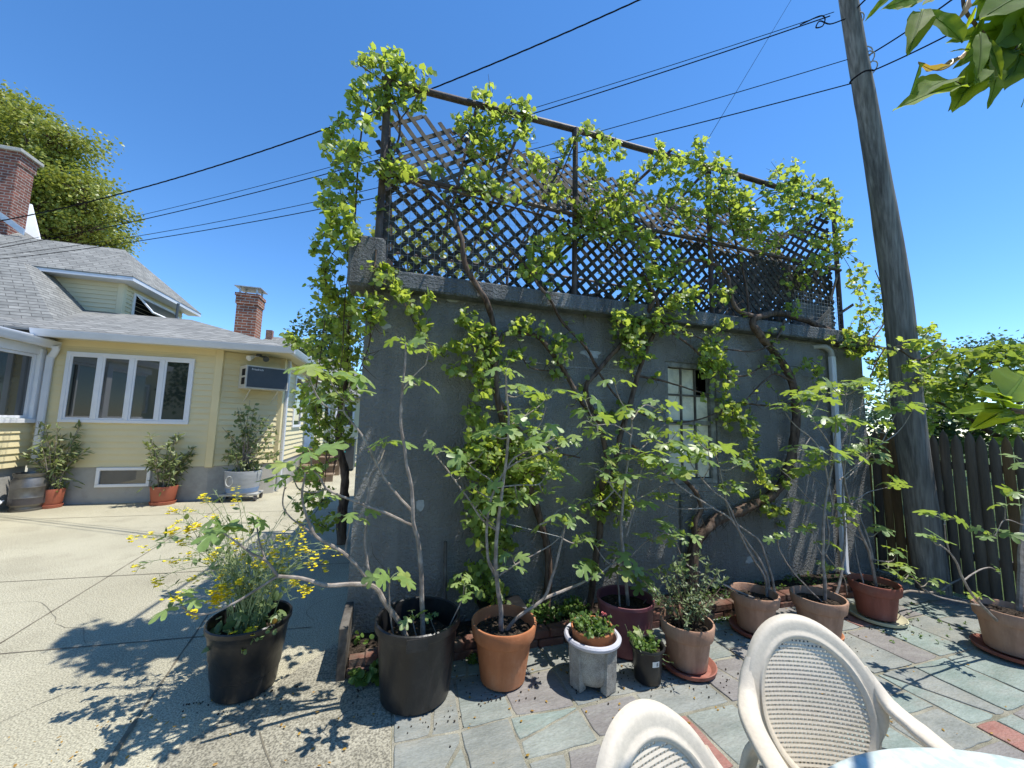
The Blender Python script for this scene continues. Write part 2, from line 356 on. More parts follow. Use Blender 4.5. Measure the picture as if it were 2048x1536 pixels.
M['terra_red'] = mat('terracotta red', (0.27, 0.085, 0.055), (0.33, 0.115, 0.08), 4, 0.75, 80, 0.0015, 0.3, c3=(0.36, 0.2, 0.15), s3=5, f3=0.45, streak=0.25)
M['plum'] = mat('plum plastic', (0.155, 0.048, 0.06), (0.21, 0.075, 0.085), 4, 0.5, 40, 0.002, 0.4, c3=(0.25, 0.14, 0.14), s3=4, f3=0.4)
M['red_plastic'] = mat('red-brown plastic pot', (0.36, 0.10, 0.055), (0.42, 0.13, 0.075), 4, 0.55)
M['stone_pot'] = mat('cast stone pot', (0.26, 0.245, 0.215), (0.40, 0.385, 0.34), 14, 0.9, 90, 0.004, 0.25, speck=0.25)
M['rim_grey'] = mat('grey rim', (0.42, 0.41, 0.44), (0.52, 0.51, 0.54), 8, 0.6, 60, 0.002)
M['saucer_pale'] = mat('pale saucer', (0.45, 0.42, 0.27), (0.52, 0.49, 0.33), 6, 0.6)
M['blue_tub'] = mat('grey blue barrel paint', (0.32, 0.33, 0.34), (0.41, 0.42, 0.43), 5, 0.7, 40, 0.002, stretch=(1, 1, 3))
M['blue_band'] = mat('blue barrel band', (0.16, 0.24, 0.40), (0.2, 0.29, 0.45), 5, 0.6)
M['resin'] = mat('resin chair plastic', (0.59, 0.515, 0.40), (0.64, 0.56, 0.44), 6, 0.5, 160, 0.0006, 0.35, c3=(0.47, 0.41, 0.32), s3=7, f3=0.35, speck=0.05, speck_s=90)
M['table'] = mat('mottled table top', (0.42, 0.49, 0.45), (0.62, 0.66, 0.63), 26, 0.5, 0, 0, 0.35, c3=(0.54, 0.60, 0.57), s3=9, f3=0.7, lo=0.4, hi=0.6)
M['table_frame'] = mat('table frame paint', (0.40, 0.48, 0.45), (0.46, 0.53, 0.5), 5, 0.4)
M['cable'] = mat('black cable', (0.012, 0.012, 0.014), (0.02, 0.02, 0.022), 4, 1.0, 0, 0, 0.0)
M['label'] = mat('white sticker', (0.7, 0.7, 0.66), (0.78, 0.78, 0.74), 8, 0.6)
M['ink'] = mat('ink', (0.03, 0.03, 0.03), (0.05, 0.05, 0.05), 4, 0.7)
M['letter'] = mat('pale lettering', (0.75, 0.75, 0.75), (0.8, 0.8, 0.8), 4, 0.5)
M['teal'] = mat('teal lettering', (0.02, 0.42, 0.45), (0.03, 0.48, 0.5), 4, 0.5)
M['step'] = mat('brown step boards', (0.20, 0.14, 0.09), (0.30, 0.22, 0.15), 5, 0.8, 40, 0.003)
M['yellow'] = leaf_mat('mustard petals', [(0.80, 0.64, 0.015), (0.90, 0.78, 0.04)], (0.9, 0.78, 0.02), 0.3)
M['grape'] = leaf_mat('grape leaves', [(0.13, 0.21, 0.04), (0.21, 0.30, 0.065), (0.28, 0.37, 0.10), (0.155, 0.245, 0.05), (0.36, 0.43, 0.14)], (0.62, 0.72, 0.07), 0.56)
M['fig'] = leaf_mat('fig leaves', [(0.125, 0.215, 0.06), (0.23, 0.335, 0.11), (0.31, 0.40, 0.14), (0.17, 0.27, 0.08), (0.25, 0.35, 0.12), (0.34, 0.39, 0.11)], (0.48, 0.62, 0.05), 0.42, 0.40, 0.55)
M['oleander'] = leaf_mat('oleander leaves', [(0.13, 0.17, 0.06), (0.21, 0.255, 0.10), (0.28, 0.31, 0.13)], (0.30, 0.36, 0.08), 0.3)
M['lavender'] = leaf_mat('shrub leaves', [(0.12, 0.165, 0.07), (0.19, 0.24, 0.11), (0.26, 0.30, 0.16)], (0.28, 0.36, 0.10), 0.3)
M['mustard'] = leaf_mat('mustard foliage', [(0.12, 0.18, 0.07), (0.18, 0.25, 0.10)], (0.3, 0.4, 0.08), 0.3)
M['weeds'] = leaf_mat('weeds', [(0.08, 0.15, 0.03), (0.15, 0.24, 0.05)], (0.3, 0.42, 0.05), 0.35)
M['tree_gold'] = leaf_mat('tree leaves yellow green', [(0.18, 0.22, 0.04), (0.28, 0.31, 0.06), (0.38, 0.385, 0.09)], (0.34, 0.38, 0.04), 0.35)
M['tree_mid'] = leaf_mat('fence greenery leaves', [(0.08, 0.14, 0.028), (0.13, 0.20, 0.04), (0.19, 0.26, 0.055), (0.10, 0.16, 0.03)], (0.40, 0.50, 0.05), 0.48)
M['tree_dark'] = leaf_mat('tree leaves dark', [(0.03, 0.06, 0.018), (0.055, 0.095, 0.03), (0.09, 0.13, 0.045)], (0.15, 0.24, 0.04), 0.3)
M['near'] = leaf_mat('big glossy leaves', [(0.07, 0.13, 0.02), (0.11, 0.19, 0.03), (0.15, 0.24, 0.035)], (0.60, 0.72, 0.03), 0.55, 0.7, 0.12)
M['dead_leaf'] = leaf_mat('browned leaf', [(0.45, 0.27, 0.05), (0.4, 0.2, 0.05)], (0.7, 0.5, 0.05), 0.4)
M['pink'] = mat('geranium petals', (0.6, 0.12, 0.12), (0.65, 0.2, 0.18), 30, 0.7)
# ================================================================== GROUND
mb = MB(); mb.poly([(-200, -150, -0.06), (200, -150, -0.06), (200, 250, -0.06), (-200, 250, -0.06)])
build('ground', mb, M['lawn'], kind='structure')

def strip_line(mb, a, b, w, z, m, jit=0.0, n=1):
    a, b = V((a[0], a[1], z)), V((b[0], b[1], z)); d = (b - a); s = V((-d.y, d.x, 0)).normalized() * w / 2
    pts = [a.lerp(b, i / n) + s * (noise.noise(a.lerp(b, i / n) * 4) * jit / max(w, 1e-6)) for i in range(n + 1)]
    for i in range(n):
        k0 = 1 + 0.6 * noise.noise(pts[i] * 9); k1 = 1 + 0.6 * noise.noise(pts[i + 1] * 9)
        mb.add([pts[i] - s * k0, pts[i + 1] - s * k1, pts[i + 1] + s * k1, pts[i] + s * k0], [(0, 1, 2, 3)], m)
mb = MB()
SEAM = [(-0.22, 3.12), (-0.74, 2.47), (-0.87, 2.32), (-1.35, 1.55), (-1.9, 0.4), (-2.2, -1.0)]
mb.poly([(-40, -4, 0), (0.075, -4, 0), (0.075, 2.62, 0), (-0.22, 2.62, 0), (-0.22, 60, 0), (-40, 60, 0)])
for a, b in (((-6.5, 5.05), (-0.3, 4.6)), ((-2.48 + 0.15, 2.2), (-2.75, 7.9)), ((-6, 3.72), (-0.5, 3.3)), ((-1.31, 3.75), (-1.1, 1.95)), ((-8, 7.55), (-0.3, 7.3))):
    strip_line(mb, a, b, 0.011, 0.0025, 1, 0.006, 46)
rc = random.Random(33)
for (x, y, an, L_) in ((-0.5, 3.4, 2.6, 2.2), (-3.4, 4.2, .5, 1.9), (-2.9, 6.4, 3.0, 2.0), (-1.3, 6.2, 1.2, 1.6), (-4.6, 6.9, -.3, 1.7), (-1.9, 2.2, 1.9, 1.2)):
    p = (x, y)
    for k in range(int(L_ / .07)):
        an += rc.gauss(0, .28); q = (p[0] + .07 * math.cos(an), p[1] + .07 * math.sin(an)); strip_line(mb, p, q, rc.uniform(.0018, .0032), .0025, 1); p = q
build('driveway', mb, [M['concrete'], M['joint']], kind='structure')
# older, coarser aggregate apron in the foreground, 4 mm proud
mb = MB()
ap = [(SEAM[-1][0], -4)] + [p for p in SEAM[::-1]] + [(-0.22, 2.62), (0.07, 2.62), (0.07, -4)]
ed = []
for i, p in enumerate(ap):
    q = ap[(i + 1) % len(ap)]; L = (V(q) - V(p)).length; k = max(1, int(L / 0.06)) if i < len(SEAM) else 1
    for j in range(k):
        t = j / k; x, y = p[0] + (q[0] - p[0]) * t, p[1] + (q[1] - p[1]) * t
        if k > 1: x += 0.018 * noise.noise(V((x * 9, y * 9, 0))); y += 0.018 * noise.noise(V((x * 9, y * 9, 5)))
        ed.append((x, y, 0.005))
mb.slab(ed, (0, 0, -0.004))
strip_line(mb, (-1.16, 2.54), (-1.02, 1.6), 0.016, 0.0075, 1, 0.02, 20)
strip_line(mb, (-0.55, 2.3), (-0.15, 1.5), 0.006, 0.0075, 1, 0.03, 20)
build('apron', mb, [M['aggregate'], M['joint']], kind='structure')

# ---- flagstone patio
mb = MB(); PX0, PX1, PY0, PY1 = 0.075, 5.24, -1.2, 2.78
mb.poly([(PX0, PY0, 0.004), (PX1, PY0, 0.004), (PX1, PY1, 0.004), (PX0, PY1, 0.004)])
rp = random.Random(12)
cells = []
def split(x0, x1, y0, y1, d):
    w_, h_ = x1 - x0, y1 - y0
    big = 0.50 if d > 4 else 0.7
    if (w_ <= big and h_ <= 0.5) or (w_ * h_ < 0.15 and max(w_, h_) < 0.8): cells.append((x0, x1, y0, y1)); return
    t = rp.uniform(0.36, 0.64)
    if w_ / h_ > rp.uniform(0.95, 1.5): split(x0, x0 + w_ * t, y0, y1, d + 1); split(x0 + w_ * t, x1, y0, y1, d + 1)
    else: split(x0, x1, y0, y0 + h_ * t, d + 1); split(x0, x1, y0 + h_ * t, y1, d + 1)
split(PX0, PX1, PY0, PY1, 0)
red_pts = [(1.56, 1.72), (3.05, 1.12), (2.75, 1.2), (3.75, 2.45)]
def half_cut(pl, p, n_):
    out = []
    for i in range(len(pl)):
        a, b = pl[i], pl[(i + 1) % len(pl)]; da = (a - p).dot(n_); db = (b - p).dot(n_)
        if da >= 0: out.append(a)
        if (da >= 0) != (db >= 0): out.append(a.lerp(b, da / (da - db)))
    return out
def inset(pl, g):
    o = list(pl)
    for i in range(len(pl)):
        a, b = pl[i], pl[(i + 1) % len(pl)]
        if (b - a).length < 1e-4: continue
        n_ = V((-(b - a).y, (b - a).x, 0)).normalized(); o = half_cut(o, a + n_ * g, n_)
        if len(o) < 3: return []
    return o
stones = []
for (x0, x1, y0, y1) in cells:
    red = any(x0 <= r_[0] <= x1 and y0 <= r_[1] <= y1 for r_ in red_pts)
    if red and x1 - x0 > 0.26:
        stones.append(([V((x0, y0, 0)), V((x0 + .17, y0, 0)), V((x0 + .17, y1, 0)), V((x0, y1, 0))], 4)); x0 += .17; red = False
    pl = [V((x0, y0, 0)), V((x1, y0, 0)), V((x1, y1, 0)), V((x0, y1, 0))]
    pl = [p + V((.02 * noise.noise(V((p.x * 3.1, p.y * 3.1, 2))), .03 * noise.noise(V((p.x * 3.1, p.y * 3.1, 8))), 0)) * (1 if PX0 < p.x < PX1 else 0) for p in pl]
    cx, cy = (x0 + x1) / 2, (y0 + y1) / 2; wild = .62 if cx < 1.35 else .22
    if rp.random() < wild and (x1 - x0) * (y1 - y0) > .09:
        an = rp.uniform(0, 3.14); n_ = V((math.cos(an), math.sin(an), 0)); pc = V((cx + rp.uniform(-.06, .06), cy + rp.uniform(-.06, .06), 0))
        parts = [half_cut(pl, pc, n_), half_cut(pl, pc, -n_)]
    else: parts = [pl]
    for q in parts: stones.append((q, 4 if red else rp.choices([1, 2, 3, 5], [5, 3.4, 2.8, 2.6])[0]))
for pl, mi in stones:
    if len(pl) < 3: continue
    pl = inset(pl, rp.uniform(.006, .012))
    if len(pl) < 3: continue
    c0 = sum(pl, V((0, 0, 0))) / len(pl); cor = []
    for i in range(len(pl)):
        a, b = pl[i], pl[(i + 1) % len(pl)]; k = max(2, int((b - a).length / .045))
        for j in range(k):
            q = a.lerp(b, j / k); q = q + V((noise.noise(q * 13), noise.noise(q * 13 + V((9, 3, 1))), 0)) * 0.006
            if j == 0: q = q + (c0 - q) * rp.uniform(0.005, 0.04)
            cor.append(q)
    n = len(cor); top = 0.009 + rp.uniform(-0.002, 0.003); tx, ty = rp.gauss(0, .006), rp.gauss(0, .006)
    Z = lambda p: top + (p.x - c0.x) * tx + (p.y - c0.y) * ty + .0015 * noise.noise(p * 9)
    lo_ = [V((p.x, p.y, 0.001)) for p in cor]; mid = [V((p.x, p.y, Z(p) - 0.0025)) for p in cor]
    tp = []; in2 = []
    for p in cor:
        d = (c0 - p); L_ = d.length; d.normalize(); e = p + d * (.003 + .004 * abs(noise.noise(p * 21))); tp.append(V((e.x, e.y, Z(e)))); e = p.lerp(c0, .5); in2.append(V((e.x, e.y, Z(e) + .001)))
    vs = lo_ + mid + tp + in2 + [V((c0.x, c0.y, Z(c0)))]; fs = []
    for l in (0, 1, 2):
        for k in range(n): fs.append((l * n + k, l * n + (k + 1) % n, l * n + n + (k + 1) % n, l * n + n + k))
    for k in range(n): fs.append((3 * n + k, 3 * n + (k + 1) % n, 4 * n))
    mb.add(vs, fs, mi)
build('patio', mb, [M['mortar']] + M['slate'], kind='structure')

# ================================================================== GARAGE
WY, WX0, WX1, WZ = 2.97, -0.24, 5.16, 2.52
ga = thing('garage', 'low grey stucco garage with flat parapet roof under the vine trellis', 'garage', (2.3, 2.97, 0))
mb = MB(); GD = 8.2
nx = 1
wx0, wx1, wz0, wz1 = 2.42, 3.02, 1.02, 2.17          # window hole
for (a, b, c, d) in ((WX0, wx0, 0, WZ), (wx1, WX1, 0, WZ), (wx0, wx1, 0, wz0), (wx0, wx1, wz1, WZ)):
    mb.add([V((a, WY, c)), V((b, WY, c)), V((b, WY, d)), V((a, WY, d))], [(0, 1, 2, 3)])
for (a, b) in (((wx0, wz0), (wx1, wz0)), ((wx1, wz0), (wx1, wz1)), ((wx1, wz1), (wx0, wz1)), ((wx0, wz1), (wx0, wz0))):
    mb.add([V((a[0], WY, a[1])), V((a[0], WY + 0.12, a[1])), V((b[0], WY + 0.12, b[1])), V((b[0], WY, b[1]))], [(0, 1, 2, 3)])
mb.add([V((WX0, WY, 0)), V((WX0, GD, 0)), V((WX0, GD, WZ)), V((WX0, WY, WZ))], [(0, 1, 2, 3)])
mb.add([V((WX1, WY, 0)), V((WX1, GD, 0)), V((WX1, GD, WZ)), V((WX1, WY, WZ))], [(3, 2, 1, 0)])
mb.add([V((WX0, GD, 0)), V((WX1, GD, 0)), V((WX1, GD, WZ)), V((WX0, GD, WZ))], [(3, 2, 1, 0)])
build('wall', mb, M['stucco'], ga)
mb = MB(); mb.bbox(WX0 - 0.06, 4.68, WY - 0.125, WY + 0.2, WZ, WZ + 0.135, 0.012); build('cornice', mb, M['stucco_light'], ga)
mb = MB(); mb.bbox(WX0 - 0.13, WX0 + 0.115, WY - 0.145, WY + 0.16, WZ + 0.0, WZ + 0.36, 0.02)
mb.v = [p if p.z > WZ + 0.05 else V((p.x, p.y, p.z - 0.02)) for p in mb.v]
build('corner_block', mb, M['stucco_light'], ga)
mb = MB(); mb.box(WX0, WX1, WY + 0.2, GD, WZ, WZ + 0.08); build('roof', mb, M['foundation'], ga)
mb = MB(); mb.bbox(4.68, 5.3, WY - 0.07, WY - 0.02, WZ - 0.03, WZ + 0.12, 0.006); build('fascia_board', mb, M['old_wood'], ga)
mb = MB(); mb.bbox(2.55, 2.79, WY - 0.035, WY + 0.05, 0.42, 0.93, 0.012); build('sill_block', mb, M['stucco_light'], ga)
# window: frame, muntins, clouded panes, one missing
wf = MB(); yb = WY + 0.055
wf.bbox(wx0, wx0 + 0.045, WY + 0.012, WY + 0.075, wz0, wz1, 0.004); wf.bbox(wx1 - 0.06, wx1, WY + 0.012, WY + 0.075, wz0, wz1, 0.004)
wf.bbox(wx0 + 0.046, wx1 - 0.061, WY + 0.012, WY + 0.075, wz1 - 0.05, wz1, 0.004); wf.bbox(wx0 + 0.046, wx1 - 0.061, WY + 0.012, WY + 0.085, wz0, wz0 + 0.05, 0.004)
ix0, ix1, iz0, iz1 = wx0 + 0.046, wx1 - 0.061, wz0 + 0.05, wz1 - 0.05
wf.bbox(ix0, ix1, WY + 0.02, WY + 0.072, (iz0 + iz1) / 2 - 0.022, (iz0 + iz1) / 2 + 0.022, 0.004)
cw = (ix1 - ix0) / 3; hz = (iz1 - iz0) / 4
wo = build('window', wf, M['old_frame'], ga)
mu = MB()
for k in (1, 2): mu.bbox(ix0 + cw * k - 0.009, ix0 + cw * k + 0.009, WY + 0.03, WY + 0.066, iz0, iz1, 0.002)
for k in (1, 3): mu.bbox(ix0, ix1, WY + 0.0325, WY + 0.064, iz0 + hz * k - 0.009, iz0 + hz * k + 0.009, 0.002)
build('muntin', mu, M['old_wood'], wo)
for i in range(3):
    for j in range(4):
        if (i, j) == (2, 3): continue
        pm = MB(); pm.box(ix0 + cw * i + 0.0095, ix0 + cw * (i + 1) - 0.0095, WY + 0.045, WY + 0.05, iz0 + hz * j + 0.0095, iz0 + hz * (j + 1) - 0.0095)
        build('pane', pm, M['glass_cloudy'], wo)
mb = MB(); mb.box(wx0 - 0.1, wx1 + 0.1, WY + 0.3, WY + 0.32, wz0 - 0.1, wz1 + 0.1); build('dark_interior_sheet', mb, M['black_gap'], ga)  # black sheet standing in for the unlit garage interior
# old repairs and hairline cracks in the stucco
def stucco_patch(px, py, w_, h_, sd):
    rq = random.Random(sd); c = at(px, py, WY); pl = []
    for k in range(14):
        a = 6.283 * k / 14; q = 1 + .3 * rq.uniform(-1, 1); pl.append(V((c.x + w_ * q * math.cos(a), WY - .0015, c.z + h_ * q * math.sin(a))))
    m_ = MB(); m_.slab(pl, (0, .0013, 0)); build('paint_patch', m_, M['stucco_patch'], ga)
for i_, a_ in enumerate(((771, 652, .035, .025), (1182, 708, .10, .035), (905, 600, .05, .02), (1105, 855, .06, .03), (842, 1010, .03, .05), (1500, 1120, .05, .03), (1640, 900, .06, .05))): stucco_patch(*a_, i_)
rq = random.Random(44)
for (px, py, an, L_) in ((880, 585, -1.9, .8), (1300, 720, -1.2, .5), (1465, 975, -1.8, .7), (760, 1180, .9, .4), (1070, 620, -1.4, .6), (1120, 1190, 1.3, .5)):
    p = at(px, py, WY); pts_ = []
    for k in range(int(L_ / .04)):
        pts_.append(V((p.x, WY - .0004, p.z))); an += rq.gauss(0, .35); p = p + V((math.cos(an), 0, math.sin(an))) * .04
    m_ = MB(); m_.tube(pts_, [rq.uniform(.0008, .0018) for _ in pts_], 4); build('crack', m_, M['joint'], ga)
# downspout
ds = MB()
pts, rs = smooth([(4.40, WY + 0.02, 2.47), (4.50, WY - 0.03, 2.475), (4.57, WY - 0.05, 2.43), (4.585, WY - 0.052, 2.36)], 0.028, 5)
ds.tube(pts, rs, 12, 1)
ds.rsweep([(4.585, WY - 0.052, 2.365), (4.585, WY - 0.052, 1.5), (4.585, WY - 0.052, 0.1), (4.6, WY - 0.1, 0.02)], V((1, 0, 0)), 0.030, 0.027, 0, False, 0.2)
build('downspout', ds, [M['gutter'], M['foundation']], ga)

# ================================================================== TRELLIS on the roof
tr = thing('pipe_trellis', 'rusty pipe trellis with sagging wooden lattice on top of the garage', 'trellis', (2.3, 3.05, 2.66))
TY = 3.03
zb, zm, zt = 2.66, 3.46, 4.30
px_posts = [(-0.19, zb + 0.2), (1.50, zb), (3.06, zb), (4.95, zb)]
for i, (x, z0) in enumerate(px_posts):
    m_ = MB(); m_.tube([(x, TY, z0), (x + 0.004, TY + .005, 3.4), (x, TY, zt + (0.02 if i else 0))], 0.025 if i else 0.03, 10)
    m_.tube([(x, TY, zt - 0.06), (x, TY, zt + 0.035)], 0.034, 10)
    build('post', m_, M['rust_pipe'], tr)
m_ = MB(); ptt, _ = smooth([(-0.24, TY, zt), (0.6, TY, zt + .012), (1.5, TY, zt + 0.03), (2.2, TY, zt + 0.02), (3.06, TY, zt + 0.03), (4.0, TY, zt + .01), (4.97, TY, zt)], None, 4)
m_.tube(ptt, 0.028, 10); build('top_rail', m_, M['rust_pipe'], tr)
m_ = MB(); ptt, _ = smooth([(-0.2, TY - .03, zm + 0.02), (0.7, TY - .03, zm + .03), (1.5, TY - .035, zm), (3.06, TY - .035, zm + .0), (4.95, TY - .03, zm - .02)], None, 4)
m_.tube(ptt, 0.019, 8); build('middle_rail', m_, M['rust_pipe'], tr)
# rear frame and rafters
BY = 5.6
for x in (-0.15, 1.6, 3.2, 4.9):
    m_ = MB(); m_.tube([(x, BY, 2.6), (x, BY, 3.98)], 0.024, 8); build('post', m_, M['rust_pipe'], tr)
m_ = MB(); m_.tube([(-0.2, BY, 3.98), (2.4, BY, 4.0), (4.95, BY, 3.96)], 0.022, 8); build('top_rail', m_, M['rust_pipe'], tr)
for x0_, x1_ in ((0.55, 0.5), (0.98, 0.95), (1.5, 1.6), (2.55, 1.95), (3.06, 3.2), (4.55, 4.4), (-0.19, -0.15), (4.95, 4.9)):
    m_ = MB(); m_.tube([(x0_, TY - (0.06 if x0_ == 2.55 else 0), zt + (0.05 if x0_ == 2.55 else 0.0)), ((x0_ + x1_) / 2, 4.3, 4.08), (x1_, BY, 3.985)], 0.016, 7)
    build('rafter', m_, M['rust_pipe'], tr)

def clip_seg(p, d, poly):                          # clip infinite 2-D line to convex polygon
    t0, t1 = -1e9, 1e9; n = len(poly)
    for i in range(n):
        a, b = poly[i], poly[(i + 1) % n]
        e = (b[0] - a[0], b[1] - a[1]); nx_, ny_ = -e[1], e[0]
        num = (a[0] - p[0]) * nx_ + (a[1] - p[1]) * ny_; den = d[0] * nx_ + d[1] * ny_
        if abs(den) < 1e-9:
            if num > 0: return None
            continue
        t = num / den
        if den > 0: t0 = max(t0, t)
        else: t1 = min(t1, t)
    return (t0, t1) if t1 - t0 > 0.04 else None
def slat(mb, a, b, w_, th, nrm, m=0):
    a, b = V(a), V(b); d = (b - a).normalized(); s = d.cross(nrm).normalized() * w_ / 2
    mb.obox(a - s, b - a, s * 2, nrm * th, m)
def lattice(o, eu, ev, poly, pitch, w_, a1=45, a2=-45, miss=0.0, jit=0.004, th=0.007, seed=1):
    rl = random.Random(seed); m_ = MB(); o, eu, ev = V(o), V(eu), V(ev); n_ = eu.cross(ev).normalized()
    xs = [p[0] for p in poly]; ys = [p[1] for p in poly]; D = max(max(xs) - min(xs), max(ys) - min(ys)) * 1.5
    c = (sum(xs) / len(xs), sum(ys) / len(ys))
    for li, ang in enumerate((a1, a2)):
        d = (math.cos(rad(ang)), math.sin(rad(ang))); q = (-d[1], d[0]); k = int(D / pitch)
        for i in range(-k, k + 1):
            if rl.random() < miss: continue
            da = rl.gauss(0, jit * 1.6); dd = (math.cos(rad(ang) + da), math.sin(rad(ang) + da))
            off = i * pitch + rl.gauss(0, jit)
            r_ = clip_seg((c[0] + q[0] * off, c[1] + q[1] * off), dd, poly)
            if not r_: continue
            t0, t1 = r_[0] - rl.uniform(0, .02), r_[1] + rl.uniform(0, .02)
            if rl.random() < 0.10: t1 -= rl.uniform(0.03, 0.25)
            P0 = (c[0] + q[0] * off + dd[0] * t0, c[1] + q[1] * off + dd[1] * t0); P1 = (c[0] + q[0] * off + dd[0] * t1, c[1] + q[1] * off + dd[1] * t1)
            z_ = n_ * (li * (th + 0.001))
            slat(m_, o + eu * P0[0] + ev * P0[1] + z_, o + eu * P1[0] + ev * P1[1] + z_, w_, th, n_)
    return m_
ex, ez = V((1, 0, 0)), V((0, 0, 1))
# front lower panels, three bays with different pitch
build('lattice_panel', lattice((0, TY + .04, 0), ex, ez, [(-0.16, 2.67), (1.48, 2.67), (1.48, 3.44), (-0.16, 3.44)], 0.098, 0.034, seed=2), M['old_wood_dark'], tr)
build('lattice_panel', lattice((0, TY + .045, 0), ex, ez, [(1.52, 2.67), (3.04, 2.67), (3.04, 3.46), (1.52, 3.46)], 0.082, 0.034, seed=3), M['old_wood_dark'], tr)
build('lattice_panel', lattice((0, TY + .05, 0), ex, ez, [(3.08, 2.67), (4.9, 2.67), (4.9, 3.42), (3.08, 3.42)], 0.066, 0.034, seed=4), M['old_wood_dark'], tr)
# leaning, sagging upper panels behind the front frame
def lean(TL, TR, BR, BL, Yt, Yb, pitch, a1, a2, seed, miss=0.06, w_=0.036):
    tl, tr_, br, bl = at(*TL, Yt), at(*TR, Yt), at(*BR, Yb), at(*BL, Yb)
    eu = (br - bl).normalized(); n_ = eu.cross(tl - bl).normalized(); ev = n_.cross(eu).normalized()
    pl = [((p - bl).dot(eu), (p - bl).dot(ev)) for p in (bl, br, tr_, tl)]
    return build('lattice_panel', lattice(bl, eu, ev, pl, pitch, w_, a1, a2, miss, 0.007, seed=seed), M['old_wood'], tr)
lean((770, 205), (900, 258), (955, 402), (748, 352), 3.25, 3.12, 0.105, 38, -52, 5, 0.03)
lean((900, 258), (1080, 322), (1115, 430), (955, 395), 3.3, 3.15, 0.098, 42, -46, 6, 0.03)
lean((1075, 315), (1205, 345), (1245, 468), (1110, 425), 3.35, 3.15, 0.085, 44, -42, 7, 0.05)
lean((1060, 335), (1180, 372), (1200, 450), (1080, 410), 3.6, 3.5, 0.085, 30, -56, 14, 0.12)
lean((1205, 350), (1300, 395), (1335, 492), (1245, 466), 3.35, 3.15, 0.09, 36, -54, 8, 0.12)
lean((1300, 395), (1440, 425), (1440, 510), (1335, 485), 3.4, 3.15, 0.09, 52, -34, 9, 0.18)
lean((1440, 420), (1560, 470), (1560, 545), (1440, 512), 3.5, 3.2, 0.09, 44, -44, 15, 0.2)
# right end: tall panels on the far right bay and on the rear side
build('lattice_panel', lattice((0, 4.2, 0), ex, ez, [(3.9, 2.67), (5.9, 2.67), (6.1, 4.3), (5.0, 4.2)], 0.085, 0.036, seed=10), M['old_wood'], tr)
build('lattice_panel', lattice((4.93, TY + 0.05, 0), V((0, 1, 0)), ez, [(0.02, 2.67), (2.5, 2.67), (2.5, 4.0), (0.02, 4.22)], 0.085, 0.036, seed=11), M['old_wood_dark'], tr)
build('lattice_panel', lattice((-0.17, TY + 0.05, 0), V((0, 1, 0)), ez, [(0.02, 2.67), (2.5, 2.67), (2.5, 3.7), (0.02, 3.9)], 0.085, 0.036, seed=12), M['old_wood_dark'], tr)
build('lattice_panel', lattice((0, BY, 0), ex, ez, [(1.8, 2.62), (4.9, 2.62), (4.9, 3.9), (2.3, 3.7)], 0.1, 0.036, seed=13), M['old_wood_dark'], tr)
# loose broken slats
rl = random.Random(5)
for k in range(16):
    m_ = MB()
    a = at(rl.uniform(1200, 1560), rl.uniform(395, 480), rl.uniform(3.15, 3.6)); L = rl.uniform(0.3, 0.7); an = rl.uniform(-0.6, 1.1)
    slat(m_, a, a + V((math.cos(an), rl.uniform(-.2, .2), math.sin(an) * 0.8)) * L, 0.036, 0.007, V((0, -1, 0))); build('broken_slat', m_, M['old_wood'], tr)
for k in range(6):
    m_ = MB()
    a = at(rl.uniform(1560, 1680), rl.uniform(590, 660), TY - 0.03); L = rl.uniform(0.2, 0.4); an = rl.uniform(0.3, 1.2)
    slat(m_, a, a + V((math.cos(an), 0, math.sin(an))) * L, 0.03, 0.007, V((0, -1, 0))); build('broken_slat', m_, M['old_wood'], tr)
# wire mesh in front of the lattice
def mesh_panel(x0, x1, z0, z1, p, Y, r_=0.0011, seed=1):
    m_ = MB(); rw = random.Random(seed); k = int((x1 - x0) / p)
    for i in range(k + 1):
        x = x0 + i * p; m_.tube([(x + rw.gauss(0, .002), Y + 0.01 * noise.noise(V((x * 2, z, 1))), z) for z in (z0, (z0 + z1) / 2, z1)], r_, 4, cap=False)
    k = int((z1 - z0) / p)
    for i in range(k + 1):
        z = z0 + i * p; m_.tube([(x0 + (x1 - x0) * t / 6, Y + 0.01 * noise.noise(V((t, z * 3, 1))), z + 0.006 * noise.noise(V((t * 2, z, 4)))) for t in range(7)], r_, 4, cap=False)
    return build('wire_mesh', m_, M['wire'], tr)
mesh_panel(-0.12, 1.3, 2.69, 3.5, 0.052, TY - 0.02, seed=1)
mesh_panel(1.75, 2.5, 2.95, 3.5, 0.05, TY - 0.02, seed=2)
mesh_panel(4.2, 4.9, 2.69, 3.1, 0.045, TY - 0.03, 0.0016, seed=3)
mb = MB(); t_ = at(1640, 640, TY + 0.03); mb.box(4.22, 4.86, TY + 0.02, TY + 0.03, 2.7, 3.0); build('backing_board', mb, M['stucco_light'], tr)

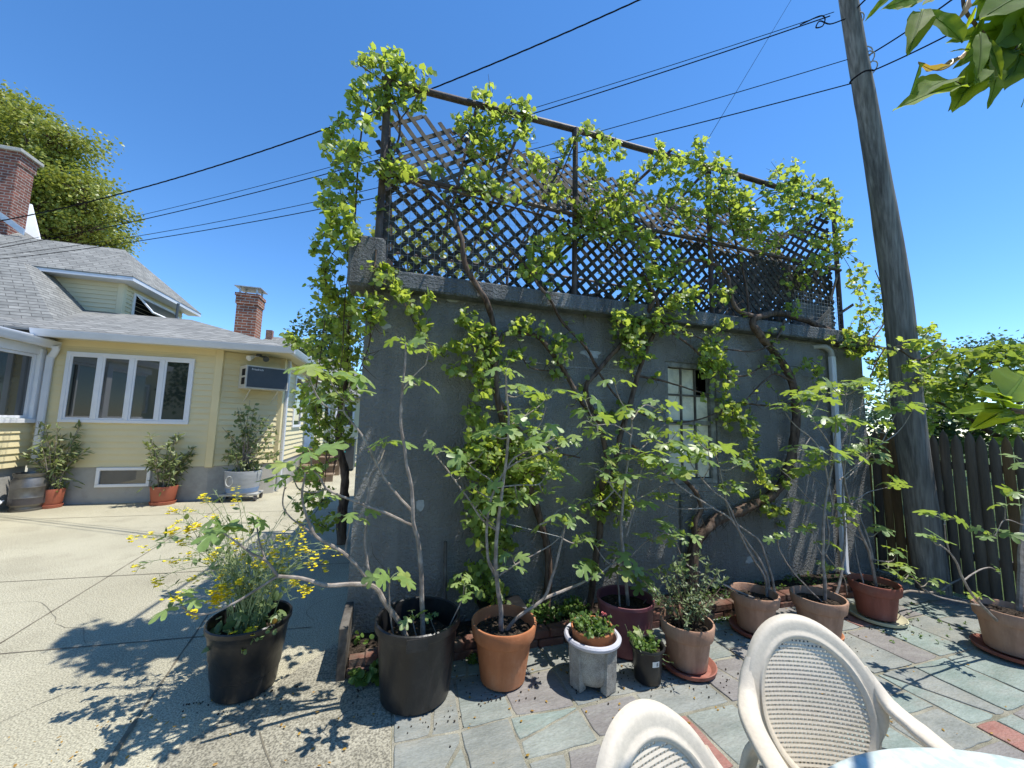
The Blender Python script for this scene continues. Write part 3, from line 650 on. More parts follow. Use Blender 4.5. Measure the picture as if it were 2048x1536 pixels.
# ================================================================== HOUSE
HY = 8.5
ho = thing('yellow_house', 'yellow vinyl-sided house with grey shingle hip roofs and white windows', 'house', (-4.3, 8.5, 0))
def siding(mb, p0, p1, z0, z1, nrm, exp=0.108, m=0):
    p0, p1, nrm = V((p0[0], p0[1], 0)), V((p1[0], p1[1], 0)), V(nrm).normalized(); up = V((0, 0, 1)); z = z0
    while z < z1 - 0.01:
        ze = min(z + exp, z1)
        a, b = p0 + nrm * 0.024 + up * z, p1 + nrm * 0.024 + up * z
        c, d = p1 + nrm * 0.003 + up * ze, p0 + nrm * 0.003 + up * ze
        mb.add([a, b, c, d], [(0, 1, 2, 3)], m)
        mb.add([p0 + up * z, p1 + up * z, b, a], [(0, 1, 2, 3)], m)
        z = ze
def wall_box(mb, p0, p1, z0, z1, nrm, th, m=0):
    p0, p1, n_ = V((p0[0], p0[1], z0)), V((p1[0], p1[1], z0)), V(nrm).normalized()
    mb.obox(p0, p1 - p0, -n_ * th, (0, 0, z1 - z0), m)
P1, P2, P3 = (-5.75, HY), (-3.23, HY), (-2.30, 9.12)
nA = V((0, -1, 0)); nB = V((P3[1] - P2[1], -(P3[0] - P2[0]), 0)).normalized(); nC = V((1, 0, 0)); nW = V((1, 0, 0))
zf, ze = 0.62, 2.80
mb = MB()
siding(mb, P1, P2, zf, ze, nA); siding(mb, P2, P3, zf, ze, nB); siding(mb, P3, (-2.30, 14.5), zf, ze, nC)
siding(mb, (-5.75, 5.5), (-5.75, HY), 0.66, 1.36, nW)
wall_box(mb, P1, P2, zf, ze, nA, 0.1); wall_box(mb, P2, P3, zf, ze, nB, 0.1); wall_box(mb, P3, (-2.3, 14.5), zf, ze, nC, 0.1)
wall_box(mb, (-5.75, 5.5), (-5.75, HY - 0.003), 0.66, 1.36, nW, 0.1)
build('wall', mb, M['siding'], ho)
mb = MB(); e_ = 0.012
wall_box(mb, P1, P2, -0.05, zf, nA, 0.2); wall_box(mb, P2, P3, -0.05, zf, nB, 0.2); wall_box(mb, P3, (-2.3, 14.5), -0.05, zf, nC, 0.2)
wall_box(mb, (-5.78, 5.5), (-5.78, HY - 0.003), -0.05, 0.66, nW, 0.2)
build('foundation', mb, M['foundation'], ho)
mb = MB()
def post(x, y, z0, z1, s): mb.bbox(x - s, x + s, y - s, y + s, z0, z1, 0.006)
post(P2[0] + .01, P2[1] + .025, zf - .02, ze, 0.062); post(P3[0] - .02, P3[1] + .015, zf - .02, ze, 0.062)
mb.obox((P1[0], HY - 0.03, ze - 0.1), (P2[0] - P1[0] - .06, 0, 0), (0, 0.028, 0), (0, 0, 0.1))
build('corner_trim', mb, M['trim_yellow'], ho)
# roofs --------------------------------------------------------
EZ = 2.90; EY = 8.15
Cn = V((-1.98, EY, EZ)); RZ = 3.87
ridge_r = V((-4.85, 11.0, RZ)); ridge_l = V((-9.5, 11.0, RZ))
mb = MB()
mb.slab([V((-5.72, EY, EZ)), Cn, ridge_r, ridge_l, V((-9.5, EY + .8, EZ + .28))], (0, 0, -0.035))
mb.slab([Cn, V((-1.98, 15, EZ)), V((-4.85, 15, RZ)), ridge_r], (0, 0, -0.035))
build('roof', mb, M['shingle'], ho)
mb = MB()
mb.slab([V((-5.75, HY, ze - 0.002)), V((-3.2, HY, ze - .002)), V((-2.28, 9.14, ze - .002)), V((-2.28, 15, ze - .002)), V((-2.02, 15, ze - .002)), V((-2.02, EY + .02, ze - .002)), V((-5.75, EY + .02, ze - .002))], (0, 0, 0.012))
build('soffit', mb, M['siding_pale'], ho)
def gutter(pts, name='gutter'):
    g = MB(); pts = [V(p) for p in pts]
    for a, b in zip(pts[:-1], pts[1:]):
        d = (b - a).normalized(); o_ = d.cross(V((0, 0, 1))).normalized()
        prof = [(0.0, -0.115), (0.07, -0.115), (0.085, -0.09), (0.11, -0.02), (0.115, 0.0), (0.10, 0.0), (0.095, -0.02), (0.06, -0.1), (0.008, -0.1), (0.008, 0.0), (0, 0)]
        vs = [p + o_ * x + V((0, 0, z)) for p in (a - d * 0.02, b + d * 0.1) for x, z in prof]; n = len(prof)
        g.add(vs, [(k, (k + 1) % n, n + (k + 1) % n, n + k) for k in range(n)] + [tuple(range(n)), tuple(range(2 * n - 1, n - 1, -1))])
    return build(name, g, M['gutter'], ho)
gutter([(-5.66, EY, EZ - 0.012), (-1.98, EY, EZ - 0.012)]); gutter([(-1.98, EY + .0, EZ - 0.012), (-1.98, 14.9, EZ - 0.012)])
# wing / porch on the left with sliding windows
mb = MB(); wz0_, wz1_ = 1.36, 2.52
mb.bbox(-5.85, -5.70, 6.86, 7.02, 1.36, 2.6, 0.005); mb.bbox(-5.85, -5.70, 8.36, 8.46, 1.36, 2.6, 0.005)
mb.bbox(-5.85, -5.68, 5.5, 8.47, 1.36, 1.43, 0.005); mb.box(-5.84, -5.72, 5.5, 8.46, 2.5, 2.64)
build('porch_frame', mb, M['white'], ho)
wi = MB()
for a, b, c, d in ((7.05, 8.34, 1.44, 1.48), (7.05, 8.34, 2.45, 2.49), (7.05, 7.09, 1.48, 2.45), (8.30, 8.34, 1.48, 2.45), (7.68, 7.72, 1.48, 2.45)):
    wi.bbox(-5.80, -5.745, a, b, c, d, 0.003)
for a, b, c, d in ((5.6, 6.84, 1.44, 1.48), (5.6, 6.84, 2.45, 2.49), (6.79, 6.84, 1.48, 2.45)):
    wi.bbox(-5.80, -5.745, a, b, c, d, 0.003)
wi_o = build('porch_window', wi, M['white'], ho)
for y0, y1 in ((7.09, 7.68), (7.72, 8.30), (5.6, 6.79)):
    pm = MB(); pm.box(-5.785, -5.775, y0, y1, 1.48, 2.45); build('pane', pm, M['glass'], wi_o)
mb = MB(); mb.slab([V((-5.62, 5.0, 2.74)), V((-5.62, 8.46, 2.74)), V((-8.6, 8.46, 2.95)), V((-8.6, 5.0, 2.95))], (0, 0, 0.05)); build('porch_roof', mb, M['gutter'], ho)
gutter([(-5.64, 5.0, 2.78), (-5.64, 8.42, 2.74)])
mb = MB(); dp, dr = smooth([(-5.54, 8.36, 2.66), (-5.54, 8.38, 2.6), (-5.60, 8.42, 2.5), (-5.63, 8.43, 2.4), (-5.63, 8.43, 1.4), (-5.63, 8.43, 0.72)], None, 4)
mb.rsweep(dp, V((1, 0.3, 0)), 0.045, 0.036, 0, False, 0.2); build('downspout', mb, M['gutter'], ho)
mb = MB(); mb.rsweep([(-2.22, 9.24, 2.78), (-2.22, 9.26, 2.6), (-2.235, 9.28, 2.5), (-2.235, 9.28, 0.1)], V((0, 1, 0)), 0.04, 0.032, 0, False, 0.2); build('downspout', mb, M['gutter'], ho)
# hip roof over the wing (higher) : apex + eaves
A_ = at(46, 524, 10.4); E1 = V((-9.5, 8.9, at(0, 652, 8.9).z + .02)); E2 = at(118, 656, 8.95); Vv = at(168, 633, 10.95); E2.z = E1.z
mb = MB(); mb.slab([E1, E2, A_, V((-9.5, 10.4, A_.z))], (0, 0, -0.03)); mb.slab([E2, V((-6.6, 11.2, E2.z + 0.5)), V((A_.x, 11.2, A_.z)), A_], (0, 0, -0.03))
build('roof', mb, M['shingle'], ho)
mb = MB(); mb.obox(E1 + V((0, -0.02, -0.17)), E2 - E1, (0, 0.04, 0), (0, 0, 0.15)); build('fascia', mb, M['metal_dark'], ho)
mb = MB(); wall_box(mb, (-9.5, 9.3), (-6.5, 9.3), 2.7, E1.z - .1, nA, 0.1); build('wall', mb, M['siding'], ho)
# dormer
DY = 11.1
d0, d1 = at(90, 548, DY), at(255, 560, DY); zD1 = d1.z; xD = at(240, 628, DY).x; zD0 = 3.3
mb = MB(); siding(mb, (xD - 3.0, DY), (xD, DY), zD0, zD1, nA, 0.1); siding(mb, (xD, DY), (xD, DY + 2.6), zD0, zD1, nC, 0.1)
wall_box(mb, (xD - 3.0, DY), (xD, DY), zD0, zD1, nA, 0.1); wall_box(mb, (xD, DY), (xD, DY + 2.6), zD0, zD1, nC, 0.1)
build('dormer_wall', mb, M['siding_pale'], ho)
mb = MB(); mb.bbox(xD - .09, xD + .03, DY - .03, DY + .09, zD0, zD1, 0.005); build('corner_trim', mb, M['siding_pale'], ho)
ov = 0.36; zr = zD1 + 1.12
mb = MB(); q0, q1, q2 = V((xD - 3.2, DY - ov, zD1)), V((xD + ov, DY - ov, zD1)), V((xD + ov, DY + 2.9, zD1)); r1, r0 = V((xD - 0.70, DY + 1.10, zr)), V((xD - 3.2, DY + 1.10, zr))
mb.slab([q0, q1, r1, r0], (0, 0, -0.03)); mb.slab([q1, q2, r1], (0, 0, -0.03)); build('dormer_roof', mb, M['shingle'], ho)
mb = MB(); mb.box(xD - 3.2, xD + ov - .005, DY - ov + .005, DY - ov + .03, zD1 - .105, zD1 - .032); mb.box(xD + ov - .03, xD + ov - .005, DY - ov + .031, DY + 2.9, zD1 - .105, zD1 - .032)
mb.box(xD - 3.2, xD + ov - .03, DY - ov + .031, DY - .02, zD1 - .10, zD1 - .09); mb.box(xD + .02, xD + ov - .031, DY - .019, DY + 2.9, zD1 - .10, zD1 - .09)
build('dormer_fascia', mb, M['gutter'], ho)
dw = MB(); y0, y1, z0, z1 = DY + 0.35, DY + 2.1, zD1 - 0.78, zD1 - 0.2
for a, b, c, d in ((y0, y1, z0, z0 + .05), (y0, y1, z1 - .05, z1), (y0, y0 + .05, z0 + .05, z1 - .05), (y1 - .05, y1, z0 + .05, z1 - .05)): dw.bbox(xD + .012, xD + .05, a, b, c, d, 0.003)
dwo = build('awning_window', dw, M['white'], ho)
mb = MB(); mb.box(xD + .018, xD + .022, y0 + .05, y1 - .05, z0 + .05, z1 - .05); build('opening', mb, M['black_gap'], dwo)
mb = MB(); hx = V((xD + .05, y0 + .05, z1 - .05)); ww = V((0, y1 - y0 - .1, 0)); dn = V((0.36, 0, -0.42)); nn = V((0.42, 0, 0.36)).normalized() * .03
mb.obox(hx, ww, dn * 0.1, nn); mb.obox(hx + dn * .9, ww, dn * .1, nn); mb.obox(hx + dn * .1, ww * .04, dn * .8, nn); mb.obox(hx + dn * .1 + ww * .96, ww * .04, dn * .8, nn)
so = build('sash', mb, M['white'], dwo)
mb = MB(); mb.obox(hx + dn * .1 + ww * .04 + nn * .3, ww * .92, dn * .8, nn * .2); build('pane', mb, M['glass'], dwo)
# upper house part at the far left with white barge boards
u0, u1, u2 = at(0, 492, 11.5), at(62, 530, 11.3), at(98, 494, 12.3)
mb = MB(); ul = V((u0.x - 2.0, 11.6, u0.z + 1.0))
mb.slab([ul, u1, u2, at(0, 432, 13.0), V((ul.x, 13.2, at(0, 425, 13.2).z))], (0, 0, -0.06)); build('roof', mb, M['shingle'], ho)
mb = MB(); mb.obox(u1 + V((0, -.04, -.24)), u0 - u1 + (u0 - u1), (0, .04, 0), (0, 0, .2)); build('fascia', mb, M['white'], ho)
mb = MB(); p_ = at(0, 560, 12.0); wall_box(mb, (-12, 11.9), (u1.x - .25, 11.9), 3.0, u1.z - .3, nA, 0.1); siding(mb, (-12, 11.9), (u1.x - .25, 11.9), 3.0, u1.z - .3, nA); build('wall', mb, M['siding_pale'], ho)
mb = MB(); g0, g1 = at(62, 408, 13.6), at(80, 482, 13.0); mb.obox(g0, g1 - g0, (-0.32, 0, 0), (0, .05, 0)); build('barge_board', mb, M['white'], ho)
# chimneys
def chimney(c0, wx_, wy_, z0, z1, mm, cap):
    mb = MB(); mb.box(c0[0], c0[0] + wx_, c0[1], c0[1] + wy_, z0, z1 - 0.28); mb.box(c0[0] - .025, c0[0] + wx_ + .025, c0[1] - .025, c0[1] + wy_ + .025, z1 - 0.28, z1 - 0.07); mb.box(c0[0] - .045, c0[0] + wx_ + .045, c0[1] - .045, c0[1] + wy_ + .045, z1 - .07, z1)
    c = build('chimney', mb, mm, ho)
    mb = MB()
    if cap:
        for dx in (0.02, wx_ - .06):
            for dy in (0.02, wy_ - .06): mb.box(c0[0] + dx, c0[0] + dx + .04, c0[1] + dy, c0[1] + dy + .04, z1, z1 + .16)
        mb.slab([V((c0[0] - .07, c0[1] - .07, z1 + .16)), V((c0[0] + wx_ + .07, c0[1] - .07, z1 + .16)), V((c0[0] + wx_ + .07, c0[1] + wy_ + .07, z1 + .18)), V((c0[0] - .07, c0[1] + wy_ + .07, z1 + .18))], (0, 0, 0.02))
        build('chimney_cap', mb, M['galv'], c)
    else:
        mb.bbox(c0[0] - .1, c0[0] + wx_ + .1, c0[1] - .1, c0[1] + wy_ + .1, z1, z1 + .09, .01); build('chimney_cap', mb, M['foundation'], c)
cA = at(467, 668, 11.2); zt_ = at(475, 585, 11.2).z; chimney((cA.x, 11.2), 0.46, 0.46, 3.2, zt_, M['brick'], True)
cB = at(2, 300, 12.2); cB2 = at(46, 300, 12.2); chimney((cB.x - .05, 12.2), 0.40, 0.45, 4.6, cB.z + .0, M['brick_old'], False)
mb = MB(); f0, f1 = at(0, 436, 12.15), at(46, 470, 12.15); mb.obox(f0 + V((-.3, 0, .2)), f1 - f0 + V((.3, 0, -.2)), (0, .03, 0), (0, 0, .16)); build('flashing', mb, M['galv'], ho)
# windows of the main wall
def window(x0, x1, z0, z1, y, n, fr=0.05):
    w_ = MB(); yo = y - 0.05
    for a, b, c, d in ((x0, x1, z0, z0 + fr), (x0, x1, z1 - fr, z1), (x0, x0 + fr, z0 + fr, z1 - fr), (x1 - fr, x1, z0 + fr, z1 - fr)): w_.bbox(a, b, yo, y + .02, c, d, 0.004)
    cw_ = (x1 - x0 - fr) / n
    for k in range(1, n): w_.bbox(x0 + cw_ * k, x0 + cw_ * k + fr, yo + .004, y + .02, z0 + fr, z1 - fr, 0.004)
    o = build('window', w_, M['white'], ho)
    for k in range(n):
        a, b = x0 + cw_ * k + fr, x0 + cw_ * (k + 1)
        s_ = MB(); q = 0.03
        if n > 1:
            for aa, bb, c, d in ((a, b, z0 + fr, z0 + fr + q), (a, b, z1 - fr - q, z1 - fr), (a, a + q, z0 + fr + q, z1 - fr - q), (b - q, b, z0 + fr + q, z1 - fr - q)): s_.bbox(aa, bb, yo + .012, y + .01, c, d, 0.003)
            build('sash', s_, M['white'], o)
        else: q = 0
        pm = MB(); pm.box(a + q, b - q, y - .024, y - .019, z0 + fr + q, z1 - fr - q); build('pane', pm, M['glass'], o)
wa, wb = at(122, 838, HY), at(380, 845, HY)
window(-5.44, -3.60, 1.38, 2.60, HY, 4, 0.055)
window(-4.83, -4.07, 0.28, 0.615, HY, 1, 0.05)
# side window on the receding wall
w_ = MB(); 
for a, b, c, d in ((10.1, 10.9, 1.32, 1.38), (10.1, 10.9, 2.5, 2.56), (10.1, 10.16, 1.38, 2.5), (10.84, 10.9, 1.38, 2.5)): w_.bbox(-2.30, -2.25, a, b, c, d, 0.004)
o = build('window', w_, M['white'], ho); pm = MB(); pm.box(-2.283, -2.277, 10.16, 10.84, 1.38, 2.5); build('pane', pm, M['glass'], o)
mb = MB(); mb.bbox(-2.30, -2.26, 11.5, 12.35, 0.75, 2.6, .005); build('door', mb, M['white'], ho)
# corrugated porch awning
aw = MB(); n = 26; vs = []; ya, yb_ = 11.2, 12.8
for i in range(n + 1):
    y = ya + (yb_ - ya) * i / n; k = 0.018 * (1 if i % 2 else -1)
    vs += [V((-2.28, y, 2.62 + k)), V((-1.45, y, 2.42 + k)), V((-1.42, y, 2.16 + k * 0.2))]
aw.add(vs, [(3 * i + j, 3 * i + 3 + j, 3 * i + 4 + j, 3 * i + 1 + j) for i in range(n) for j in (0, 1)])
build('door_awning', aw, M['galv'], ho)
mb = MB(); mb.tube([(-1.5, 11.25, 0.6), (-1.5, 11.25, 2.4)], 0.03, 8); build('awning_post', mb, M['white'], ho)
# air conditioner on brackets (own thing)
ac_c = (V((P2[0], P2[1], 0)) + (V((P3[0], P3[1], 0)) - V((P2[0], P2[1], 0))) * 0.60)
tB = (V((P3[0], P3[1], 0)) - V((P2[0], P2[1], 0))).normalized()
ac = thing('air_conditioner', 'beige through-wall air conditioner on brackets above the potted shrub', 'air conditioner', ac_c + V((0, 0, 2.09)))
aO = ac_c - tB * 0.34 + V((0, 0, 2.09)); aw_, ah, ad = 0.74, 0.44, 0.42
mb = MB(); mb.obox(aO + nB * .02, tB * aw_, nB * ad, (0, 0, ah)); build('case', mb, M['beige_plastic'], ac)
mb = MB(); mb.obox(aO + nB * (ad + .0215) + tB * .02 + V((0, 0, .025)), tB * (aw_ - .04), nB * .008, (0, 0, ah - .05)); gr = build('grille', mb, M['metal_dark'], ac)
mb = MB()
for k in range(2): mb.obox(aO - tB * .0055 + nB * (.2) + V((0, 0, .075 + k * .17)), tB * .005, nB * .18, (0, 0, .13))
build('side_vent', mb, M['black_gap'], ac)
for k in (.12, .6):
    mb = MB(); mb.tube([aO + tB * k * 1.0 + nB * .34 + V((0, 0, -.012)), aO + tB * k + nB * .02 + V((0, 0, -.24))], .011, 6); mb.obox(aO + tB * (k - .012) + nB * .02 + V((0, 0, -.02)), tB * .024, nB * .36, (0, 0, .018)); build('bracket', mb, M['beige_plastic'], ac)
def text(name, s, size, loc, right, up, m, parent):
    cu = bpy.data.curves.new(name, 'FONT'); cu.body = s; cu.size = size; cu.extrude = 0.001; cu.align_x = 'CENTER'; cu.align_y = 'CENTER'
    o = bpy.data.objects.new(name + '_c', cu); col.objects.link(o)
    dg = bpy.context.evaluated_depsgraph_get(); me = bpy.data.meshes.new_from_object(o.evaluated_get(dg)); bpy.data.objects.remove(o)
    r_, u_ = V(right).normalized(), V(up).normalized(); n_ = r_.cross(u_)
    mt = Matrix(((r_.x, u_.x, n_.x, 0), (r_.y, u_.y, n_.y, 0), (r_.z, u_.z, n_.z, 0), (0, 0, 0, 1)))
    me.transform(mt); me.materials.clear(); me.materials.append(m); ob = bpy.data.objects.new(name, me); col.objects.link(ob)
    ob.parent = parent; ob.location = V(loc) - wloc(parent); return ob
text('lettering', 'Friedrich', 0.055, aO + nB * (ad + .0325) + tB * .18 + V((0, 0, ah - .075)), tB, (0, 0, 1), M['letter'], ac)
# security light under the eave and meter box
fl = thing('security_light', 'white twin floodlight under the eave soffit by the air conditioner', 'floodlight', (-2.62, 8.62, 2.78))
mb = MB(); mb.lathe((-2.62, 8.62, 2.745), [(0.05, 0), (0.05, 0.04), (0, 0.045)], 16); build('base', mb, M['metal_dark'], fl)
for sx in (-0.11, 0.13):
    mb = MB(); mb.tube([(-2.62, 8.62, 2.75), (-2.62 + sx * .7, 8.58, 2.73)], .012, 6); hp, hr = smooth([(-2.62 + sx * .6, 8.6, 2.745), (-2.62 + sx, 8.55, 2.71), (-2.62 + sx * 1.25, 8.5, 2.68)], [.02, .045, .055], 3); mb.tube(hp, hr, 14)
    build('lamp_head', mb, M['white'] if sx < 0 else M['metal_dark'], fl)
# steps at the side door
st = thing('side_steps', 'brown wooden steps up to the side door beside the yellow house', 'steps', (-1.8, 10.5, 0))
for k in range(4):
    mb = MB(); mb.bbox(-2.2, -1.35, 10.45 + k * .28, 10.78 + k * .28, k * .185 + .15, k * .185 + .185, .005); mb.box(-2.19, -1.36, 10.47 + k * .28, 10.5 + k * .28, k * .185 - .03, k * .185 + .149); build('step', mb, M['step'], st)
mb = MB(); mb.box(-2.19, -1.36, 11.6, 12.9, .0, .72); build('landing', mb, M['step'], st)
rail = MB()
for k in range(9): rail.tube([(-1.36, 10.5 + k * .14, .18 + k * .085), (-1.36, 10.5 + k * .14, 1.0 + k * .085)], .008, 5)
rail.tube([(-1.36, 10.45, 1.0), (-1.36, 11.65, 1.7)], .016, 6); build('railing', rail, M['cable'], st)
# pole fitting / vent pipe on roof
mb = MB(); mb.tube([at(352, 640, 11.3), at(357, 607, 11.3)], .03, 8); build('vent_pipe', mb, M['metal_dark'], ho)
# ================================================================== LEAVES
def tmpl(half, spine, droop=0.18, fold=0.18, cup=0.0):
    """half: outline (u, v) from base to tip on +v side; spine: u of midrib nodes"""
    out = half + [(u, -v) for u, v in half[-2:0:-1]]
    return out, spine, droop, fold, cup
T_GRAPE = tmpl([(0.06, 0), (-0.04, 0.2), (0.08, 0.40), (0.24, 0.50), (0.36, 0.43), (0.52, 0.47), (0.66, 0.36), (0.74, 0.24), (1.0, 0)], 0.36, 0.22, 0.16)
T_FIG = tmpl([(0.04, 0), (-0.07, 0.14), (-0.08, 0.30), (0.03, 0.42), (0.15, 0.40), (0.25, 0.20), (0.36, 0.20), (0.47, 0.40), (0.62, 0.50), (0.73, 0.42), (0.70, 0.28), (0.58, 0.14), (0.68, 0.15), (0.82, 0.19), (0.94, 0.12), (1.0, 0)], 0.32, 0.30, 0.14)
T_LANCE = tmpl([(0, 0), (0.15, 0.085), (0.4, 0.13), (0.65, 0.11), (0.85, 0.055), (1, 0)], 0.5, 0.2, 0.35)
T_OVAL = tmpl([(0, 0), (0.12, 0.2), (0.4, 0.3), (0.7, 0.22), (1, 0)], 0.45, 0.15, 0.3)
T_QUAD = tmpl([(0, 0), (0.45, 0.28), (1, 0)], 0.45, 0.1, 0.1)
T_ROUND = tmpl([(0, 0), (0.05, 0.3), (0.4, 0.45), (0.8, 0.35), (1, 0)], 0.45, 0.1, 0.1)
def leaf(mb, T, p, d, n, size, rr, wx=1.0, m=0, dr=None):
    out, sp, droop, fold, cup = T
    d = V(d).normalized(); n = V(n); n = n - d * n.dot(d)
    n = n.normalized() if n.length > 1e-4 else d.orthogonal().normalized()
    s = d.cross(n); k = droop * rr.uniform(0.4, 1.6) if dr is None else dr; fo = fold * rr.uniform(-0.2, 1.5); tw = rr.uniform(-.15, .15)
    vs = []
    for u, v in out + [(sp, 0)]:
        q = u - 0.1; z = -k * q * q * (1 if q > 0 else .4) - fo * abs(v) * (1 if abs(v) > .02 else 0) + tw * v * u - k * 0.9 * v * v
        vs.append(p + d * (u * size) + s * (v * size * wx) + n * (z * size))
    N = len(out)
    mb.add(vs, [(N, i, (i + 1) % N) for i in range(N)], m, True)
def rvec(rr, s=1.0): return V((rr.gauss(0, s), rr.gauss(0, s), rr.gauss(0, s)))
LIT = (SUN * 0.75 + V((-0.1, -0.5, 0.35))).normalized()
def shoot(mbL, mbS, a, b, n, size, rr, T=T_GRAPE, sr=0.0022, spread=1.0, nspread=0.55, sag=0.1, m=0):
    a, b = V(a), V(b); L = (b - a).length
    mid = a.lerp(b, .5) + rvec(rr, L * .08) + V((0, 0, -sag * L))
    pts, rs = smooth([a, mid, b], [sr * 1.5, sr * 1.2, sr * .6], 4)
    if mbS is not None: mbS.tube(pts, rs, 4, cap=False)
    for i in range(n):
        t = (i + rr.random()) / n; q = pts[min(len(pts) - 1, int(t * (len(pts) - 1) + .5))]
        ax = (b - a).normalized()
        d = (rvec(rr, 0.55 * spread) + ax * 0.35 + V((0, -0.15, -0.30))).normalized()
        pet = (rvec(rr, 0.5) + V((0, -.3, 0.25)) - d * 0.0).normalized() * size * rr.uniform(.15, .6)
        nn = (LIT + rvec(rr, nspread)).normalized()
        sz = size * rr.uniform(0.55, 1.2) * (1 - 0.35 * t)
        leaf(mbL, T, q + pet, d, nn, sz, rr, m=m)
    return pts

# ================================================================== GRAPE VINES
def pol(Y, pts, jy=0.0, rr=R):
    return [at(p[0], p[1], (p[2] if len(p) > 2 else Y) + rr.uniform(-jy, jy)) for p in pts]
def vine_tube(mb, Y, pts, r0, r1, jy=0.01, k=5, n=9, bark=0.28):
    P = pol(Y, pts, jy); N = len(P)
    q, rs = smooth(P, [r0 + (r1 - r0) * i / (N - 1) for i in range(N)], k)
    q = [p + V((noise.noise(p * 7), noise.noise(p * 7 + V((5, 5, 5))), noise.noise(p * 7 + V((9, 1, 4))))) * min(0.012, r0 * .5) for p in q]
    mb.tube(q, rs, n, bark=bark); return q
def clusters(mbL, mbS, lst, size, rr, Y, dy=0.1, dens=1.0):
    for c in lst:
        px, py, rx, ry = c[:4]; Yc = c[4] if len(c) > 4 else Y; dd = c[5] if len(c) > 5 else 1.0
        n = max(7, int(rx * ry / 8.5 * dens * dd)); ns = max(3, n // 7)
        for k in range(ns):
            a0 = rr.uniform(0, 6.28); q0 = math.sqrt(rr.random()) * .6; a1 = a0 + rr.gauss(0, .9); q1 = math.sqrt(rr.random())
            rx, ry = c[2] * 1.22, c[3] * 1.22; A = at(px + rx * q0 * math.cos(a0), py + ry * q0 * math.sin(a0), Yc + rr.gauss(0, dy))
            B = at(px + rx * q1 * math.cos(a1), py + ry * q1 * math.sin(a1), Yc + rr.gauss(0, dy))
            shoot(mbL, mbS, A, B, max(2, n // ns), size, rr)
def make_vine(label, loc, trunks, canes, cl, seed, size=0.060, Y=2.84, dy=0.09, dens=1.0, extra=None):
    rr = random.Random(seed)
    t = thing('grapevine', label, 'grapevine', loc, 'grapevines on the garage')
    allc = []
    for nm, lst in (('trunk', trunks), ('cane', canes)):
        for tk in lst:
            mb = MB(); q_ = vine_tube(mb, *tk); build(nm, mb, M['bark_vine'], t, sharp=60)
            if nm == 'cane': allc.append(q_)
    L, S = MB(), MB(); clusters(L, S, cl, size, rr, Y, dy, dens)
    for q_ in allc:                                       # leafy side shoots all along the thinner canes
        for i in range(1, len(q_) - 1):
            if rr.random() < .30:
                e = q_[i] + V((rr.gauss(0, .09), -abs(rr.gauss(.02, .05)), rr.gauss(.02, .09))); shoot(L, S, q_[i], e, rr.randint(2, 6), size, rr)
            if rr.random() < .25:                         # bare tendril or dead twig
                e = q_[i] + V((rr.gauss(0, .06), -abs(rr.gauss(0, .04)), rr.gauss(-.03, .07))); S.tube([q_[i], q_[i].lerp(e, .5) + rvec(rr, .015), e], [.003, .0022, .001], 4, cap=False)
    if extra: extra(L, S, rr)
    build('shoot', S, M['twig'], t, kind='stuff'); build('foliage', L, M['grape'], t, sharp=0)
    return t
WYv = 2.90; CY = 2.83; TV = 2.96
# left vine : trunk behind the orange pot, arm up to the corner of the trellis
make_vine('grapevine with a leafy upright trunk climbing the wall behind the orange terracotta pot', (0.62, 2.9, 0),
  [(WYv, [(1092, 1238), (1097, 1130), (1082, 1045), (1062, 985), (1045, 925), (1010, 860), (996, 800), (990, 740), (992, 690), (985, 640), (972, 600, CY), (950, 566, CY), (930, 530, CY), (923, 480, CY), (905, 425, TV)], 0.030, 0.019)],
  [(WYv, [(992, 690), (1012, 668), (1040, 664), (1075, 675), (1105, 705), (1130, 745), (1150, 780), (1170, 812), (1190, 840)], 0.020, 0.017),
   (WYv, [(1000, 800), (1030, 850), (1080, 880), (1110, 905), (1160, 915)], 0.012, 0.006),
   (WYv, [(1130, 745), (1105, 742), (1060, 735), (1035, 700)], 0.007, 0.004),
   (TV, [(905, 425), (880, 400), (840, 372), (780, 350), (755, 345)], 0.016, 0.010),
   (TV, [(760, 350), (850, 365), (960, 398), (1060, 424), (1150, 450), (1250, 485)], 0.011, 0.007),
   (CY, [(752, 500), (748, 560), (742, 640), (738, 690), (720, 740)], 0.006, 0.004),
   (CY, [(790, 560), (815, 620), (850, 680), (890, 715)], 0.004, 0.003)],
  [(735, 622, 32, 34, 2.82), (770, 545, 26, 24, 2.82), (800, 585, 16, 30, 2.82), (830, 610, 14, 22, 2.82), (855, 605, 12, 16, 2.82), (850, 655, 16, 24, 2.84), (875, 700, 22, 18, 2.84),
   (935, 640, 26, 22), (960, 668, 30, 26), (945, 720, 28, 34), (960, 770, 28, 30), (985, 700, 22, 40, 2.88), (915, 690, 16, 18), (910, 735, 18, 18), (955, 830, 22, 36), (970, 880, 40, 34), (945, 915, 40, 36),
   (985, 930, 50, 46), (1010, 985, 50, 46, 2.86), (960, 1000, 40, 40), (960, 1060, 34, 34), (1040, 650, 30, 22), (1085, 660, 12, 14), (1115, 690, 22, 24), (1140, 715, 14, 10), (1060, 940, 40, 36), (1100, 920, 32, 26), (1000, 1080, 40, 34, 2.88),
   (955, 1150, 34, 38, 2.86), (985, 1180, 26, 26, 2.86), (925, 1165, 26, 20, 2.86), (1020, 870, 26, 36), (1080, 800, 16, 20), (1030, 700, 16, 20)], 21)
